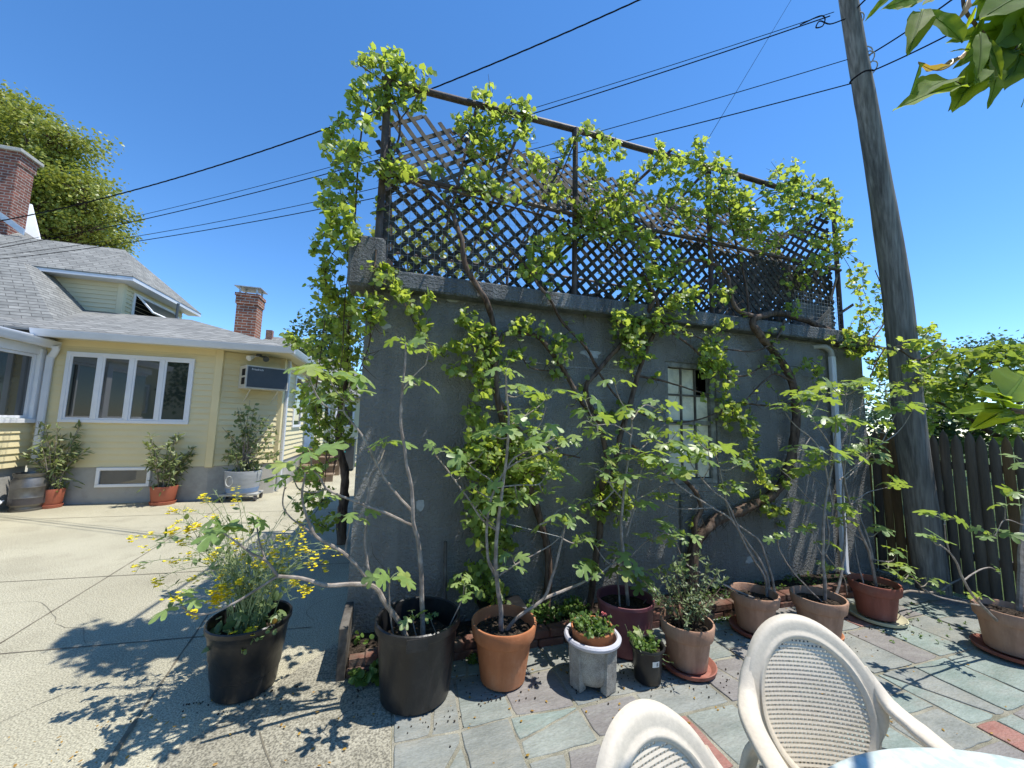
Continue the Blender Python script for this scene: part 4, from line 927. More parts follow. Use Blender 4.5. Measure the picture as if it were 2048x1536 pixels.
# middle vine : crossing stems
make_vine('grapevine with crossing stems on the wall behind the plum-coloured pot', (1.25, 2.9, 0),
  [(WYv, [(1176, 1235), (1190, 1130), (1200, 1040), (1205, 980), (1212, 930), (1207, 880), (1195, 845), (1175, 800), (1172, 770), (1195, 742), (1240, 690), (1285, 640), (1300, 615, CY), (1312, 590, CY), (1325, 560, TV)], 0.028, 0.016),
   (WYv, [(1202, 1035), (1225, 960), (1240, 880), (1265, 790), (1285, 720), (1305, 670), (1318, 625, CY), (1300, 570, CY), (1285, 545, TV)], 0.025, 0.014)],
  [(WYv, [(1198, 742), (1168, 690), (1125, 645), (1104, 605, CY), (1075, 568, CY), (1045, 525, TV), (1010, 490, TV), (960, 445, TV), (905, 400, TV)], 0.013, 0.009),
   (TV, [(1050, 535), (1085, 575), (1120, 592), (1170, 592), (1225, 578), (1300, 568)], 0.012, 0.007),
   (WYv, [(1195, 742), (1240, 800), (1290, 830), (1340, 844), (1400, 838), (1455, 815)], 0.010, 0.006),
   (WYv, [(1265, 750), (1310, 758), (1370, 775), (1420, 790)], 0.011, 0.006),
   (CY, [(1310, 630), (1345, 665), (1390, 700), (1430, 745)], 0.011, 0.007),
   (CY, [(1315, 640), (1350, 655), (1390, 672), (1425, 690)], 0.010, 0.006),
   (TV, [(1300, 570), (1260, 530), (1200, 470), (1160, 420), (1130, 380)], 0.010, 0.006),
   (TV, [(1160, 260), (1130, 330), (1100, 400), (1060, 480)], 0.006, 0.004)],
  [(1085, 500, 48, 36, 2.95), (1060, 540, 38, 22, 2.92), (1125, 470, 30, 24, 2.95), (1175, 440, 42, 44, 2.95), (1205, 400, 26, 26), (1250, 400, 44, 34), (1235, 450, 42, 40), (1250, 650, 34, 26, 2.85), (1260, 700, 34, 44, 2.86), (1240, 620, 18, 14, 2.8),
   (1330, 640, 44, 26, 2.82), (1365, 600, 30, 40, 2.82), (1290, 570, 46, 34, 2.88), (1330, 525, 52, 36, 2.92), (1290, 480, 30, 26), (1420, 690, 34, 34, 2.86), (1445, 650, 22, 22, 2.82), (1445, 755, 26, 50, 2.86), (1410, 730, 26, 24, 2.86), (1460, 820, 34, 30, 2.86),
   (1200, 1000, 30, 34, 2.88), (1240, 1010, 24, 30, 2.88), (1280, 660, 22, 34, 2.85), (1215, 830, 18, 22, 2.88), (1225, 960, 30, 26, 2.88)], 22)
# right vine : massive shaggy trunk
def shaggy(L, S, rr):
    for k in range(70):
        t = rr.random(); px_, py_ = (1395 + 180 * t, 1075 - 80 * t ** .8 + rr.gauss(0, 5)) if t < .9 else (1575, 985)
        a = at(px_, py_, 2.86); S.tube([a, a + V((rr.gauss(0, .02), rr.gauss(0, .02), -rr.uniform(.01, .07)))], [.0025, .001], 4)
make_vine('old grapevine with a massive shaggy bent trunk right of the garage window', (2.6, 2.85, 0),
  [(2.88, [(1382, 1180), (1384, 1130), (1394, 1085), (1425, 1045), (1480, 1022), (1540, 992), (1572, 950), (1586, 890), (1592, 830), (1588, 780), (1572, 735), (1545, 700), (1518, 668, CY), (1506, 645, CY), (1522, 632, CY), (1560, 628, TV), (1610, 640, TV), (1660, 662, TV)], 0.050, 0.026, 0.004, 6, 12, 0.34)],
  [(2.88, [(1390, 1095), (1390, 1050), (1402, 1012), (1385, 975), (1345, 945), (1300, 915), (1262, 890)], 0.026, 0.012),
   (CY, [(1520, 635), (1490, 628), (1468, 612), (1460, 575), (1450, 545), (1430, 530), (1390, 520), (1350, 528)], 0.022, 0.012),
   (2.86, [(1575, 735), (1555, 716), (1520, 735), (1490, 752), (1440, 750)], 0.011, 0.006),
   (2.86, [(1588, 765), (1550, 748), (1520, 770), (1492, 800)], 0.011, 0.006),
   (2.86, [(1490, 806), (1540, 812), (1590, 805), (1640, 798)], 0.010, 0.006),
   (2.84, [(1570, 640), (1550, 680), (1510, 702), (1450, 698)], 0.012, 0.006),
   (TV, [(1440, 545), (1420, 500), (1395, 470), (1450, 480), (1480, 460)], 0.009, 0.005),
   (TV, [(1660, 662), (1700, 680), (1740, 690), (1790, 705)], 0.016, 0.012),
   (TV, [(1400, 400), (1440, 380), (1480, 420), (1530, 390), (1600, 380)], 0.010, 0.005),
   (TV, [(1500, 640), (1490, 560), (1470, 480), (1455, 400), (1440, 345)], 0.012, 0.006)],
  [(1185, 340, 24, 40), (1330, 312, 32, 36), (1372, 342, 54, 36), (1440, 340, 38, 32), (1400, 300, 20, 30), (1400, 405, 50, 40), (1455, 385, 44, 34), (1450, 430, 52, 42, 2.92, 1.3), (1490, 410, 34, 34), (1505, 455, 34, 28), (1360, 440, 34, 26), (1330, 400, 30, 26),
   (1580, 345, 44, 28, 3.0, 1.3), (1560, 385, 54, 28), (1640, 376, 38, 26), (1610, 425, 46, 42), (1545, 430, 40, 34), (1530, 480, 44, 26, 3.1), (1660, 410, 24, 26), (1655, 490, 38, 34), (1630, 530, 40, 22), (1690, 510, 18, 40), (1440, 590, 24, 24, 2.84), (1380, 590, 20, 20, 2.84),
   (1535, 660, 12, 10, 2.8), (1590, 610, 16, 22, 2.85), (1705, 690, 34, 26, 2.84, 1.4), (1680, 672, 30, 18, 2.84), (1720, 560, 22, 46, 2.95), (1735, 630, 26, 40, 2.9), (1770, 720, 30, 36, 2.95), (1500, 855, 20, 34, 2.86), (1508, 925, 22, 42, 2.86), (1525, 965, 22, 20, 2.86), (1580, 950, 26, 26, 2.84),
   (1620, 740, 20, 30, 2.86), (1535, 1010, 20, 26, 2.86), (1560, 1030, 20, 18, 2.84), (1480, 810, 20, 20, 2.86), (1590, 560, 30, 26, 3.0), (1680, 450, 20, 30)], 23, extra=shaggy)
# corner vine : top of trellis and curtain hanging on the left side
make_vine('grapevine hanging in a leafy curtain down the left side of the garage corner', (-0.6, 5.3, 0),
  [(5.3, [(682, 1088), (684, 1040), (688, 1000), (690, 955), (684, 915), (676, 880), (680, 830), (688, 790)], 0.062, 0.035, 0.02, 5, 10),
   (4.2, [(690, 800), (693, 740), (696, 680), (700, 600, 3.6), (704, 540, 3.3)], 0.022, 0.014)],
  [(3.2, [(704, 540), (708, 470), (712, 400), (716, 330), (724, 260), (738, 190)], 0.008, 0.006),
   (3.2, [(716, 340), (690, 300), (660, 330)], .004, .002), (3.2, [(712, 420), (680, 410), (650, 400)], .004, .002), (3.2, [(708, 470), (670, 500), (650, 540)], .004, .002),
   (3.3, [(700, 520), (690, 600), (686, 680), (680, 760)], .005, .003), (3.6, [(650, 640), (640, 720), (630, 800), (640, 860)], .004, .003),
   (4.5, [(655, 870), (650, 960), (640, 1010), (610, 1050)], .005, .003), (4.5, [(690, 860), (664, 900), (640, 960), (630, 985)], .005, .003),
   (3.0, [(760, 345), (790, 300), (800, 240), (770, 170), (720, 130)], .010, .005), (3.0, [(800, 240), (830, 200), (850, 160)], .006, .003),
   (3.0, [(905, 290), (930, 270), (960, 230), (985, 190)], .006, .003), (3.0, [(1000, 270), (1010, 220), (1050, 200)], .006, .003), (3.0, [(960, 400), (1000, 300), (1040, 260), (1060, 320)], .007, .004)],
  [(770, 118, 38, 24, 3.0), (735, 122, 30, 14, 3.0), (800, 140, 30, 30, 3.0), (835, 145, 20, 22, 3.0), (825, 190, 34, 34, 3.0), (780, 185, 36, 34, 3.0), (760, 215, 30, 30, 3.05), (722, 170, 20, 18, 3.0), (712, 205, 16, 34, 3.0), (735, 240, 16, 26),
   (690, 245, 24, 18, 3.1), (668, 275, 20, 24, 3.1), (700, 290, 24, 26), (655, 300, 14, 12), (690, 325, 34, 22, 3.1), (720, 310, 18, 26), (650, 360, 20, 16, 3.15), (690, 375, 34, 34, 3.1), (655, 402, 22, 20), (680, 430, 32, 32), (665, 460, 22, 26), (705, 450, 20, 40), (695, 500, 20, 24, 3.15),
   (640, 490, 18, 26, 3.2), (660, 530, 28, 26, 3.2), (640, 560, 22, 22, 3.2), (680, 575, 26, 36, 3.3), (655, 595, 24, 22, 3.4), (690, 620, 26, 40, 3.5), (665, 650, 30, 30, 3.7), (700, 690, 26, 56, 3.9), (650, 700, 34, 30, 4.0), (610, 685, 34, 18, 3.9), (590, 670, 16, 16), (675, 740, 40, 50, 4.3), (640, 760, 40, 34, 4.4),
   (700, 780, 22, 50, 4.4), (660, 820, 44, 50, 4.5), (620, 830, 24, 40, 4.5), (645, 880, 36, 30, 4.6), (690, 860, 20, 40, 4.6), (625, 945, 30, 20, 4.6), (640, 985, 30, 26, 4.6), (610, 1010, 24, 20, 4.6), (650, 1040, 30, 24, 4.6), (600, 790, 16, 20, 4.5),
   (790, 345, 34, 24, 2.95), (760, 335, 24, 16, 2.95), (820, 345, 20, 20, 2.95), (760, 440, 14, 40, 3.1, .6), (965, 192, 22, 20, 3.0), (1000, 225, 40, 26, 3.0), (945, 250, 30, 34, 3.0), (925, 235, 14, 20), (985, 275, 44, 26, 3.05), (1048, 205, 20, 20, 3.0), (1045, 255, 24, 38, 3.0), (960, 300, 40, 22, 3.1),
   (960, 365, 44, 28, 2.95), (930, 360, 22, 16), (1060, 320, 34, 22, 3.0), (1095, 330, 30, 24, 3.0), (1130, 290, 26, 22, 3.0), (1110, 380, 30, 24), (1195, 285, 36, 26, 3.0), (1225, 300, 24, 24), (1170, 260, 20, 16), (870, 345, 20, 16, 3.0), (1010, 385, 30, 16), (1260, 360, 26, 24), (1300, 340, 22, 28)], 24)

# ================================================================== POTS
def pot_profile(rb, rt, h, rim_h, rim_o=0.014, wall=0.014, depth=0.05):
    """outer wall, rolled band rim, inner wall down to soil"""
    rr_ = rt - rim_o
    r1 = rb + (rr_ - rb) * (h - rim_h) / h
    return [(rb - .01, 0), (rb, 0.008), (rb + (r1 - rb) * .5, (h - rim_h) * .5), (r1, h - rim_h - .004), (r1 + rim_o * .8, h - rim_h), (r1 + rim_o, h - rim_h + .008), (rt - .002, h - .008), (rt - .006, h), (rt - wall, h), (rt - wall - .004, h - .008), (rt - wall - .012, h - depth)]
def soil_disc(t, c, r, z, seed=0, amp=0.010):
    mb = MB(); mb.disc((c[0], c[1], z), r, 30, 7, amp, dome=.004)
    rs_ = random.Random(seed + 3)
    for k in range(26):
        a, q = rs_.uniform(0, 6.28), r * math.sqrt(rs_.random()) * .9; p = V((c[0] + q * math.cos(a), c[1] + q * math.sin(a), z + .006)); s_ = rs_.uniform(.004, .011)
        mb.lathe(p, [(s_ * .6, -s_ * .4), (s_, 0), (s_ * .5, s_ * .6), (0, s_ * .7)], 6)
    build('soil', mb, M['soil'], t)
GP = 'potted plants by the garage wall'
def potted(label, c, cat='potted plant', name='potted_fig', group=GP): return thing(name, label, cat, (c[0], c[1], 0.012 if c[0] > 0.07 else 0.004), group)
PZ = 0.013
def saucer(c, r, m, label, z=PZ):
    mb = MB(); mb.lathe((c[0], c[1], z), [(r * .82, 0), (r * .97, .012), (r, .034), (r - .006, .036), (r - .014, .03), (r * .8, .012), (0, .012)], 40)
    return build('saucer', mb, m, None, (c[0], c[1], z), label, 'saucer', 'plant saucers on the patio')

# fig growth ---------------------------------------------------------------
def fig_cluster(L, S, p, ax, rr, n=4, size=0.135):
    """whorl of lobed leaves at a shoot tip"""
    a0 = rr.uniform(0, 6.28); p = V(p)
    for k in range(n):
        a = a0 + 2.4 * k + rr.gauss(0, .3)
        out = V((math.cos(a), math.sin(a) * .9 - 0.12, rr.uniform(-.12, .35)))
        pl = rr.uniform(.03, .075) * size / .13; b = p + out * pl + V((0, 0, .012 * (n - k)))
        S.tube([p, p.lerp(b, .5) + V((0, 0, .006)), b], .0017, 4, cap=False, m=1)
        d = (out + V((0, 0, rr.uniform(-.55, .05)))).normalized()
        leaf(L, T_FIG, b, d, (V((0.12, -.15, 1)) + rvec(rr, .34)), size * rr.uniform(.5, 1.25) * (1 - .07 * k), rr, rr.uniform(.85, 1.05))
    if rr.random() < .7:
        for k in range(2): leaf(L, T_FIG, p + V((0, 0, .01)), V((rr.gauss(0, .4), rr.gauss(0, .4), 1)), V((1, rr.gauss(0, .5), .3)), size * .38, rr)
def fig_plant(t, Y, stems, tips, seed, size=0.135, dy=0.16):
    rr = random.Random(seed); S = MB(); L = MB(); ends = []
    for st_ in stems:
        pts, r0, r1 = st_; N = len(pts)
        y0 = pts[0][2] if len(pts[0]) > 2 else Y
        drift = rr.uniform(-dy, dy) if len(pts) > 2 else 0
        P = [at(p[0], p[1], (p[2] if len(p) > 2 else y0 + drift * (i / max(1, N - 1)) ** 1.3)) for i, p in enumerate(pts)]
        q, rs = smooth(P, [r0 + (r1 - r0) * i / (N - 1) for i in range(N)], 5)
        q = [p + V((noise.noise(p * 11), noise.noise(p * 11 + V((3, 7, 1))), 0)) * .005 for p in q]
        rs = [r * (1 + .16 * max(0, noise.noise(p * 26))) for r, p in zip(rs, q)]
        S.tube(q, rs, 7); ends.append((q, rs))
    allp = [p for q, _ in ends for p in q]
    for tp in tips:
        px, py = tp[:2]; n = tp[2] if len(tp) > 2 else 4; sz = size * (tp[3] if len(tp) > 3 else 1)
        # closest stem point in view, then hang a twig from it
        best = min(allp, key=lambda p: (proj2(p)[0] - px) ** 2 + (proj2(p)[1] - py) ** 2)
        P = at(px, py, best.y + rr.uniform(-.05, .05))
        if (P - best).length > .02:
            mid = best.lerp(P, .5) + V((0, 0, -.12 * (P - best).length)); q, rs = smooth([best, mid, P], [.0055, .0042, .003], 4); S.tube(q, rs, 5)
        fig_cluster(L, S, P, V((0, 0, 1)), rr, n + (1 if n > 3 and seed in (32, 33, 35) else 0), sz * (1.0 if seed == 31 else 1.06))
    build('branch', S, [M['fig_bark'], M['green_twig']], t); build('foliage', L, M['fig'], t, sharp=0)
def proj2(p):
    q = p - CAM; d = q.dot(_f); return (1024 + F_PX * q.dot(_x) / d, 768 - F_PX * q.dot(_u) / d)

# --- black nursery pot fig (front left of the wall)
c = (0.20, 2.38); t = potted('tall bare-stemmed fig in the big black plastic nursery pot', c)
mb = MB(); mb.lathe((c[0], c[1], PZ), [(.18, 0), (.192, .01), (.206, .16), (.222, .36), (.225, .37), (.237, .372), (.241, .38), (.239, .415), (.231, .42), (.222, .415), (.212, .28)], 48)
ph = build('pot', mb, M['black_pot'], t)
mb = MB(); mb.obox((c[0] - .075, c[1] - .2475, PZ + .362), (.11, 0, 0), (0, .012, 0), (0, 0, .05)); mb.obox((c[0] - .075, c[1] - .2485, PZ + .35), (.11, 0, 0), (0, .004, 0), (0, 0, .012)); build('handle_tab', mb, M['black_pot'], ph)
soil_disc(t, c, .214, .285 + PZ, 1)
fig_plant(t, 2.34, [([(846, 1290), (845, 1220), (842, 1140), (836, 1080), (826, 1040), (823, 980), (812, 920), (802, 850), (804, 790), (810, 735), (811, 692)], .0145, .005),
   ([(822, 1292), (798, 1245), (770, 1205), (746, 1172), (700, 1168), (652, 1170), (605, 1157), (556, 1152)], .0155, .008),
   ([(556, 1152), (532, 1122), (500, 1105), (470, 1082), (440, 1062)], .0075, .004), ([(530, 1120), (518, 1080), (513, 1052)], .005, .003),
   ([(556, 1152), (515, 1178), (470, 1205), (420, 1226), (385, 1228), (366, 1214)], .0065, .004),
   ([(746, 1172), (718, 1135), (690, 1108), (652, 1085), (628, 1068), (612, 1030), (604, 985), (610, 950)], .011, .005), ([(625, 1068), (605, 1052), (580, 1035), (565, 1010), (570, 975)], .005, .003),
   ([(744, 1168), (733, 1120), (731, 1060), (736, 1000), (742, 955), (758, 925), (768, 900)], .008, .004),
   ([(826, 1052), (780, 1030), (735, 1012), (690, 995), (655, 978), (640, 955), (624, 935), (622, 915)], .008, .004), ([(655, 978), (625, 985), (598, 978), (588, 960)], .0045, .003),
   ([(823, 1022), (795, 990), (768, 955), (742, 905), (722, 868), (700, 840), (688, 822), (690, 800)], .009, .004), ([(690, 822), (665, 818), (645, 808)], .004, .003),
   ([(690, 1110), (694, 1080), (700, 1045)], .005, .003), ([(806, 780), (825, 755), (852, 730)], .005, .003),
   ([(835, 1290), (832, 1270), (826, 1245)], .004, .003), ([(880, 1288), (870, 1262), (862, 1240)], .003, .002), ([(884, 1285), (905, 1240), (925, 1195), (928, 1170)], .004, .003), ([(790, 1285), (780, 1230), (779, 1165)], .005, .003)],
  [(811, 688, 3, .7), (858, 700, 3), (838, 772, 3, .8), (440, 1060, 3, 1.05), (513, 1050, 3, 1.0), (366, 1212, 3, .8), (622, 912, 3, .95), (590, 960, 3, .9), (610, 945, 3, .8), (768, 895, 4, 1.0), (692, 800, 4, 1.0), (645, 806, 3, .8), (702, 1040, 4, 1.0), (572, 975, 2, .8),
   (826, 1240, 3, .6), (862, 1236, 3, .5), (928, 1172, 5, .6), (930, 1200, 4, .55), (778, 1160, 4, .95), (660, 760, 4, .9), (616, 745, 3, .8), (700, 760, 4, .9), (640, 1000, 3, .7)], 31, 0.145)
# --- bright terracotta pot fig
c = (0.715, 2.37); t = potted('leafy fig in the bright orange terracotta pot', c)
mb = MB(); mb.lathe((c[0], c[1], PZ), pot_profile(.135, .203, .335, .085, .021, .016, .09), 48); build('pot', mb, M['terra'], t); soil_disc(t, c, .178, .27 + PZ, 2)
fig_plant(t, 2.37, [([(1003, 1262), (1000, 1205), (993, 1150), (992, 1105), (997, 1040), (1006, 970), (1014, 900), (1018, 840), (1013, 790), (1012, 750)], .0155, .005),
   ([(993, 1152), (978, 1125), (973, 1080), (977, 1020), (990, 980), (1008, 945), (1030, 915), (1075, 895), (1110, 875)], .010, .004),
   ([(1010, 1264), (1035, 1235), (1085, 1198), (1102, 1160), (1118, 1105), (1128, 1060)], .0125, .006), ([(1085, 1198), (1130, 1180), (1175, 1160), (1210, 1140), (1240, 1115)], .010, .005),
   ([(996, 1152), (1030, 1130), (1070, 1108), (1105, 1088), (1125, 1068)], .006, .003), ([(992, 1060), (965, 1040), (945, 1010), (920, 975), (895, 940), (872, 912)], .007, .004), ([(992, 1055), (970, 1035), (960, 1020)], .004, .003),
   ([(1012, 938), (1045, 920), (1090, 905), (1130, 890)], .006, .004), ([(992, 975), (1040, 970), (1078, 968), (1095, 945)], .005, .003), ([(992, 972), (975, 955), (950, 940), (935, 925)], .005, .003),
   ([(1078, 1050), (1100, 1040), (1115, 1022), (1128, 1016)], .005, .003), ([(1016, 855), (1045, 835), (1075, 815), (1090, 800)], .005, .003), ([(1050, 885), (1080, 850), (1092, 815)], .005, .003)],
  [(1010, 748, 4), (1042, 790, 4, .9), (1095, 800, 4, 1.1), (1050, 835, 4), (1015, 860, 4), (985, 870, 3, .9), (1085, 890, 4), (1070, 860, 3, .9), (1130, 885, 4, .9), (1095, 940, 4, 1.0), (1120, 955, 3, .9), (1035, 1000, 4, 1.1), (1010, 1012, 3, .8), (960, 985, 3, .85), (935, 922, 3, .9), (872, 908, 4, 1.0), (955, 1010, 3, .8),
   (1130, 1050, 4, 1.0), (1105, 1050, 3, .8), (1140, 1010, 3, .8), (1190, 1090, 4, .8), (1165, 1085, 3, .8), (1180, 1140, 4, 1.0), (1010, 1135, 3, .9), (1025, 1115, 3, .7), (1240, 1110, 3, .9), (925, 950, 2, .8), (1090, 990, 3, .8), (1045, 905, 3, .9), (965, 905, 3, .9)], 32, 0.135)
# --- plum plastic pot fig
c = (1.64, 2.47); t = potted('fig in the plum-coloured plastic pot behind the small pots', c)
mb = MB(); mb.lathe((c[0], c[1], PZ), [(.165, 0), (.175, .01), (.184, .2), (.194, .305), (.198, .31), (.198, .33), (.192, .332), (.186, .325), (.182, .23)], 44); build('pot', mb, M['plum'], t); soil_disc(t, c, .184, .265 + PZ, 3)
fig_plant(t, 2.47, [([(1258, 1228), (1253, 1170), (1246, 1100), (1242, 1050), (1246, 1000), (1253, 940), (1262, 880), (1264, 830)], .014, .006), ([(1252, 1075), (1268, 1020), (1276, 975), (1285, 930)], .007, .004), ([(1240, 1215), (1235, 1150), (1234, 1110)], .007, .004),
   ([(1232, 1145), (1265, 1110), (1290, 1085), (1330, 1065)], .006, .004), ([(1246, 1000), (1225, 975), (1205, 945), (1170, 930)], .006, .003), ([(1250, 960), (1220, 965), (1190, 950)], .004, .003), ([(1256, 920), (1290, 890), (1330, 850)], .006, .003), ([(1262, 870), (1230, 850), (1195, 850)], .005, .003), ([(1272, 1000), (1310, 980), (1345, 960)], .005, .003),
   ([(1270, 1230), (1300, 1190), (1330, 1165)], .005, .003), ([(1264, 840), (1240, 800), (1230, 770)], .005, .003), ([(1264, 840), (1290, 810), (1325, 825)], .005, .003)],
  [(1264, 826, 4), (1232, 768, 3, .9), (1325, 822, 4, .9), (1290, 875, 4), (1195, 875, 5, 1.1), (1180, 845, 4), (1170, 800, 3, .9), (1205, 945, 4, .9), (1235, 905, 4, 1.0), (1285, 925, 4, .9), (1330, 900, 4), (1345, 955, 4), (1275, 1015, 4, .9), (1330, 1000, 3, .9), (1330, 1060, 5), (1305, 1085, 4), (1365, 1075, 4), (1235, 1105, 4, .9), (1255, 1145, 4, 1.0), (1290, 1165, 4), (1330, 1150, 4, .9), (1185, 1010, 3, .8), (1255, 960, 3, .9)], 33, 0.13)
# --- weathered shrub pot
c = (1.90, 2.165); t = potted('grey-green woody herb in a weathered terracotta pot with a chipped rim', c, name='potted_shrub')
mb = MB(); mb.lathe((c[0], c[1], PZ + .014), pot_profile(.115, .168, .275, .085, .019, .014, .06), 44, wob=.02); build('pot', mb, M['terra_pale'], t); soil_disc(t, c, .146, .235 + PZ, 4)
rr = random.Random(41); S, L = MB(), MB()
for k in range(46):
    a = rr.uniform(0, 6.28); q = rr.uniform(0, .06); p0 = V((c[0] + q * math.cos(a), c[1] + q * math.sin(a), .245)); h = rr.uniform(.14, .44); sp = rr.uniform(.03, .25) * (1.1 if h < .3 else .75)
    p1 = p0 + V((math.cos(a) * sp, math.sin(a) * sp, h)); pts, rs = smooth([p0, p0.lerp(p1, .5) + rvec(rr, .015) + V((-math.cos(a) * sp * .15, -math.sin(a) * sp * .15, .02)), p1], [.004, .0028, .0014], 5); S.tube(pts, rs, 4, m=0)
    for i in range(20):
        tt = rr.uniform(.3, 1); p = pts[int(tt * (len(pts) - 1))]; d = (rvec(rr, .7) + V((math.cos(a) * .4, math.sin(a) * .4, .55))); leaf(L, T_LANCE, p, d, V((0, -.2, 1)) + rvec(rr, .4), rr.uniform(.018, .04), rr, 1.3)
for (px_, py_) in ((1400, 1105), (1440, 1140), (1370, 1110), (1420, 1120), (1450, 1160), (1345, 1120)):
    p = at(px_, py_, c[1] + rr.uniform(-.05, .05)); b = V((c[0], c[1], .3)); pts, rs = smooth([b, b.lerp(p, .6) + rvec(rr, .02), p], [.004, .003, .0015], 4); S.tube(pts, rs, 4)
    for i in range(12): q = p.lerp(b, rr.uniform(0, .25)); leaf(L, T_LANCE, q, rvec(rr, .6) + V((0, 0, .5)), V((0, -.2, 1)) + rvec(rr, .4), rr.uniform(.035, .055), rr, 1.5)
build('branch', S, M['twig'], t); build('foliage', L, M['lavender'], t, sharp=0)
saucer((c[0], c[1]), .172, M['terra_red'], 'terracotta saucer under the weathered pot of woody herb')
# --- right-hand figs
def simple_pot(label, c, rb, rt, h, rim, m, soilh, seed, stems, tips, Y, size=.13, z=PZ):
    t = potted(label, c)
    mb = MB(); mb.lathe((c[0], c[1], z), pot_profile(rb, rt, h, rim, .021, .016, h - soilh + .01), 44, wob=.006); build('pot', mb, m, t); soil_disc(t, c, rt - .03, z + soilh, seed)
    fig_plant(t, Y, stems, tips, seed, size); return t
simple_pot('fig with three bent bare stems in a pale terracotta pot behind the right chair', (2.73, 2.385), .118, .172, .27, .075, M['terra_pale'], .215, 34,
  [([(1540, 1200), (1536, 1160), (1520, 1120), (1495, 1085), (1470, 1050), (1458, 1035), (1425, 1015), (1385, 990), (1350, 965), (1325, 945)], .010, .004), ([(1534, 1200), (1531, 1160), (1512, 1125), (1488, 1085), (1472, 1045), (1455, 1005), (1430, 985), (1405, 960), (1380, 925)], .010, .004), ([(1552, 1200), (1545, 1160), (1530, 1110), (1518, 1080), (1490, 1060), (1462, 1035), (1448, 980), (1440, 940), (1430, 905)], .010, .004),
   ([(1518, 1200), (1480, 1185), (1440, 1165), (1400, 1145), (1375, 1130)], .008, .004), ([(1425, 1015), (1380, 1018), (1345, 1015), (1320, 1000)], .005, .003), ([(1405, 960), (1420, 930), (1415, 900)], .004, .003), ([(1350, 965), (1330, 920), (1325, 890)], .005, .003)],
  [(1325, 940, 4, 1.0), (1345, 905, 5, 1.05), (1380, 920, 5, 1.0), (1415, 898, 5, 1.1), (1350, 870, 4, .9), (1430, 905, 4, 1.1), (1365, 950, 4, 1.0), (1320, 1000, 4, .9), (1300, 960, 3, .9), (1395, 880, 3, .9), (1470, 975, 4, .9), (1445, 985, 4, .9), (1475, 930, 4, .9), (1310, 920, 4, .9), (1270, 920, 3, .8), (1350, 1080, 3, .8)], 2.385, .14, PZ + .02)
simple_pot('fig with thin forked stems in a pale terracotta pot with a thick rim', (3.17, 2.215), .122, .182, .275, .085, M['terra_pale'], .225, 35,
  [([(1650, 1205), (1648, 1150), (1646, 1100), (1648, 1040), (1652, 1000), (1660, 950), (1668, 900), (1672, 850)], .013, .005), ([(1668, 1205), (1682, 1150), (1690, 1090), (1688, 1040), (1686, 990), (1690, 930), (1700, 870), (1690, 820), (1692, 790)], .010, .004), ([(1652, 1110), (1668, 1130), (1690, 1160), (1694, 1190)], .005, .003), ([(1650, 1108), (1658, 1075), (1652, 1030), (1640, 1015), (1618, 1000), (1590, 965), (1560, 938)], .006, .003),
   ([(1645, 1205), (1610, 1170), (1580, 1135), (1562, 1105), (1556, 1085)], .006, .003), ([(1668, 985), (1640, 965), (1620, 950)], .004, .003), ([(1645, 1110), (1632, 1085), (1625, 1060)], .004, .003), ([(1680, 960), (1720, 925), (1745, 905)], .005, .003), ([(1665, 1010), (1640, 900), (1590, 850), (1570, 825)], .006, .003), ([(1690, 830), (1720, 815), (1740, 800)], .005, .003), ([(1668, 900), (1640, 860), (1620, 830)], .005, .003)],
  [(1672, 845, 4), (1692, 785, 5, 1.0), (1740, 795, 4, 1.0), (1665, 775, 4, 1.0), (1570, 822, 4, .8), (1600, 795, 4, .8), (1620, 828, 4, .9), (1560, 935, 4, .9), (1590, 905, 4, .9), (1620, 948, 5, 1.0), (1640, 910, 4, .9), (1556, 1080, 3, .8), (1625, 1058, 3, .7), (1670, 1020, 4, .8), (1605, 1010, 3, .8), (1745, 900, 4, .9), (1655, 1090, 3, .6), (1665, 1140, 3, .6), (1700, 850, 4, .9), (1640, 800, 4, .9), (1660, 930, 4, .9), (1720, 770, 4, .9), (1615, 1060, 2, .7)], 2.215, .135, PZ + .012)
t3 = simple_pot('fig in the red terracotta pot nearest the utility pole', (3.92, 2.28), .122, .175, .27, .075, M['terra_red'], .225, 36,
  [([(1755, 1195), (1748, 1150), (1740, 1110), (1728, 1080), (1710, 1035), (1698, 1000), (1690, 960), (1684, 920)], .012, .006), ([(1746, 1120), (1738, 1080), (1722, 1040), (1716, 1010)], .008, .005), ([(1733, 1195), (1722, 1150), (1712, 1100), (1708, 1070)], .006, .003), ([(1740, 1115), (1760, 1122), (1785, 1122), (1790, 1112)], .005, .003), ([(1730, 1085), (1700, 1060), (1680, 1045)], .005, .003), ([(1785, 1195), (1815, 1182), (1850, 1185), (1880, 1182), (1900, 1168), (1925, 1155), (1950, 1138)], .010, .006),
   ([(1850, 1183), (1830, 1160), (1818, 1145)], .005, .003), ([(1690, 960), (1720, 930), (1760, 890), (1790, 830)], .006, .004), ([(1760, 890), (1800, 860), (1825, 820)], .005, .003), ([(1700, 1010), (1735, 985), (1775, 975)], .005, .003)],
  [(1716, 1008, 4), (1700, 1035, 3, .9), (1755, 1065, 5, .9), (1790, 1108, 5, .85), (1775, 1138, 4, .8), (1800, 1160, 4, .75), (1818, 1142, 4, .7), (1855, 1165, 4, .6), (1865, 1182, 3, .6), (1775, 972, 4, .9), (1790, 825, 5, 1.1), (1825, 815, 4, .9), (1770, 780, 5, 1.0), (1740, 850, 4, 1.0), (1720, 880, 4, .9), (1705, 910, 4, .9), (1800, 790, 4, .9), (1760, 930, 4, .8), (1680, 1045, 3, .7), (1730, 905, 4, 1.0)], 2.28, .125, PZ + .022)
saucer((2.73, 2.385), .178, M['terra_red'], 'terracotta saucer under the three-stemmed fig pot')
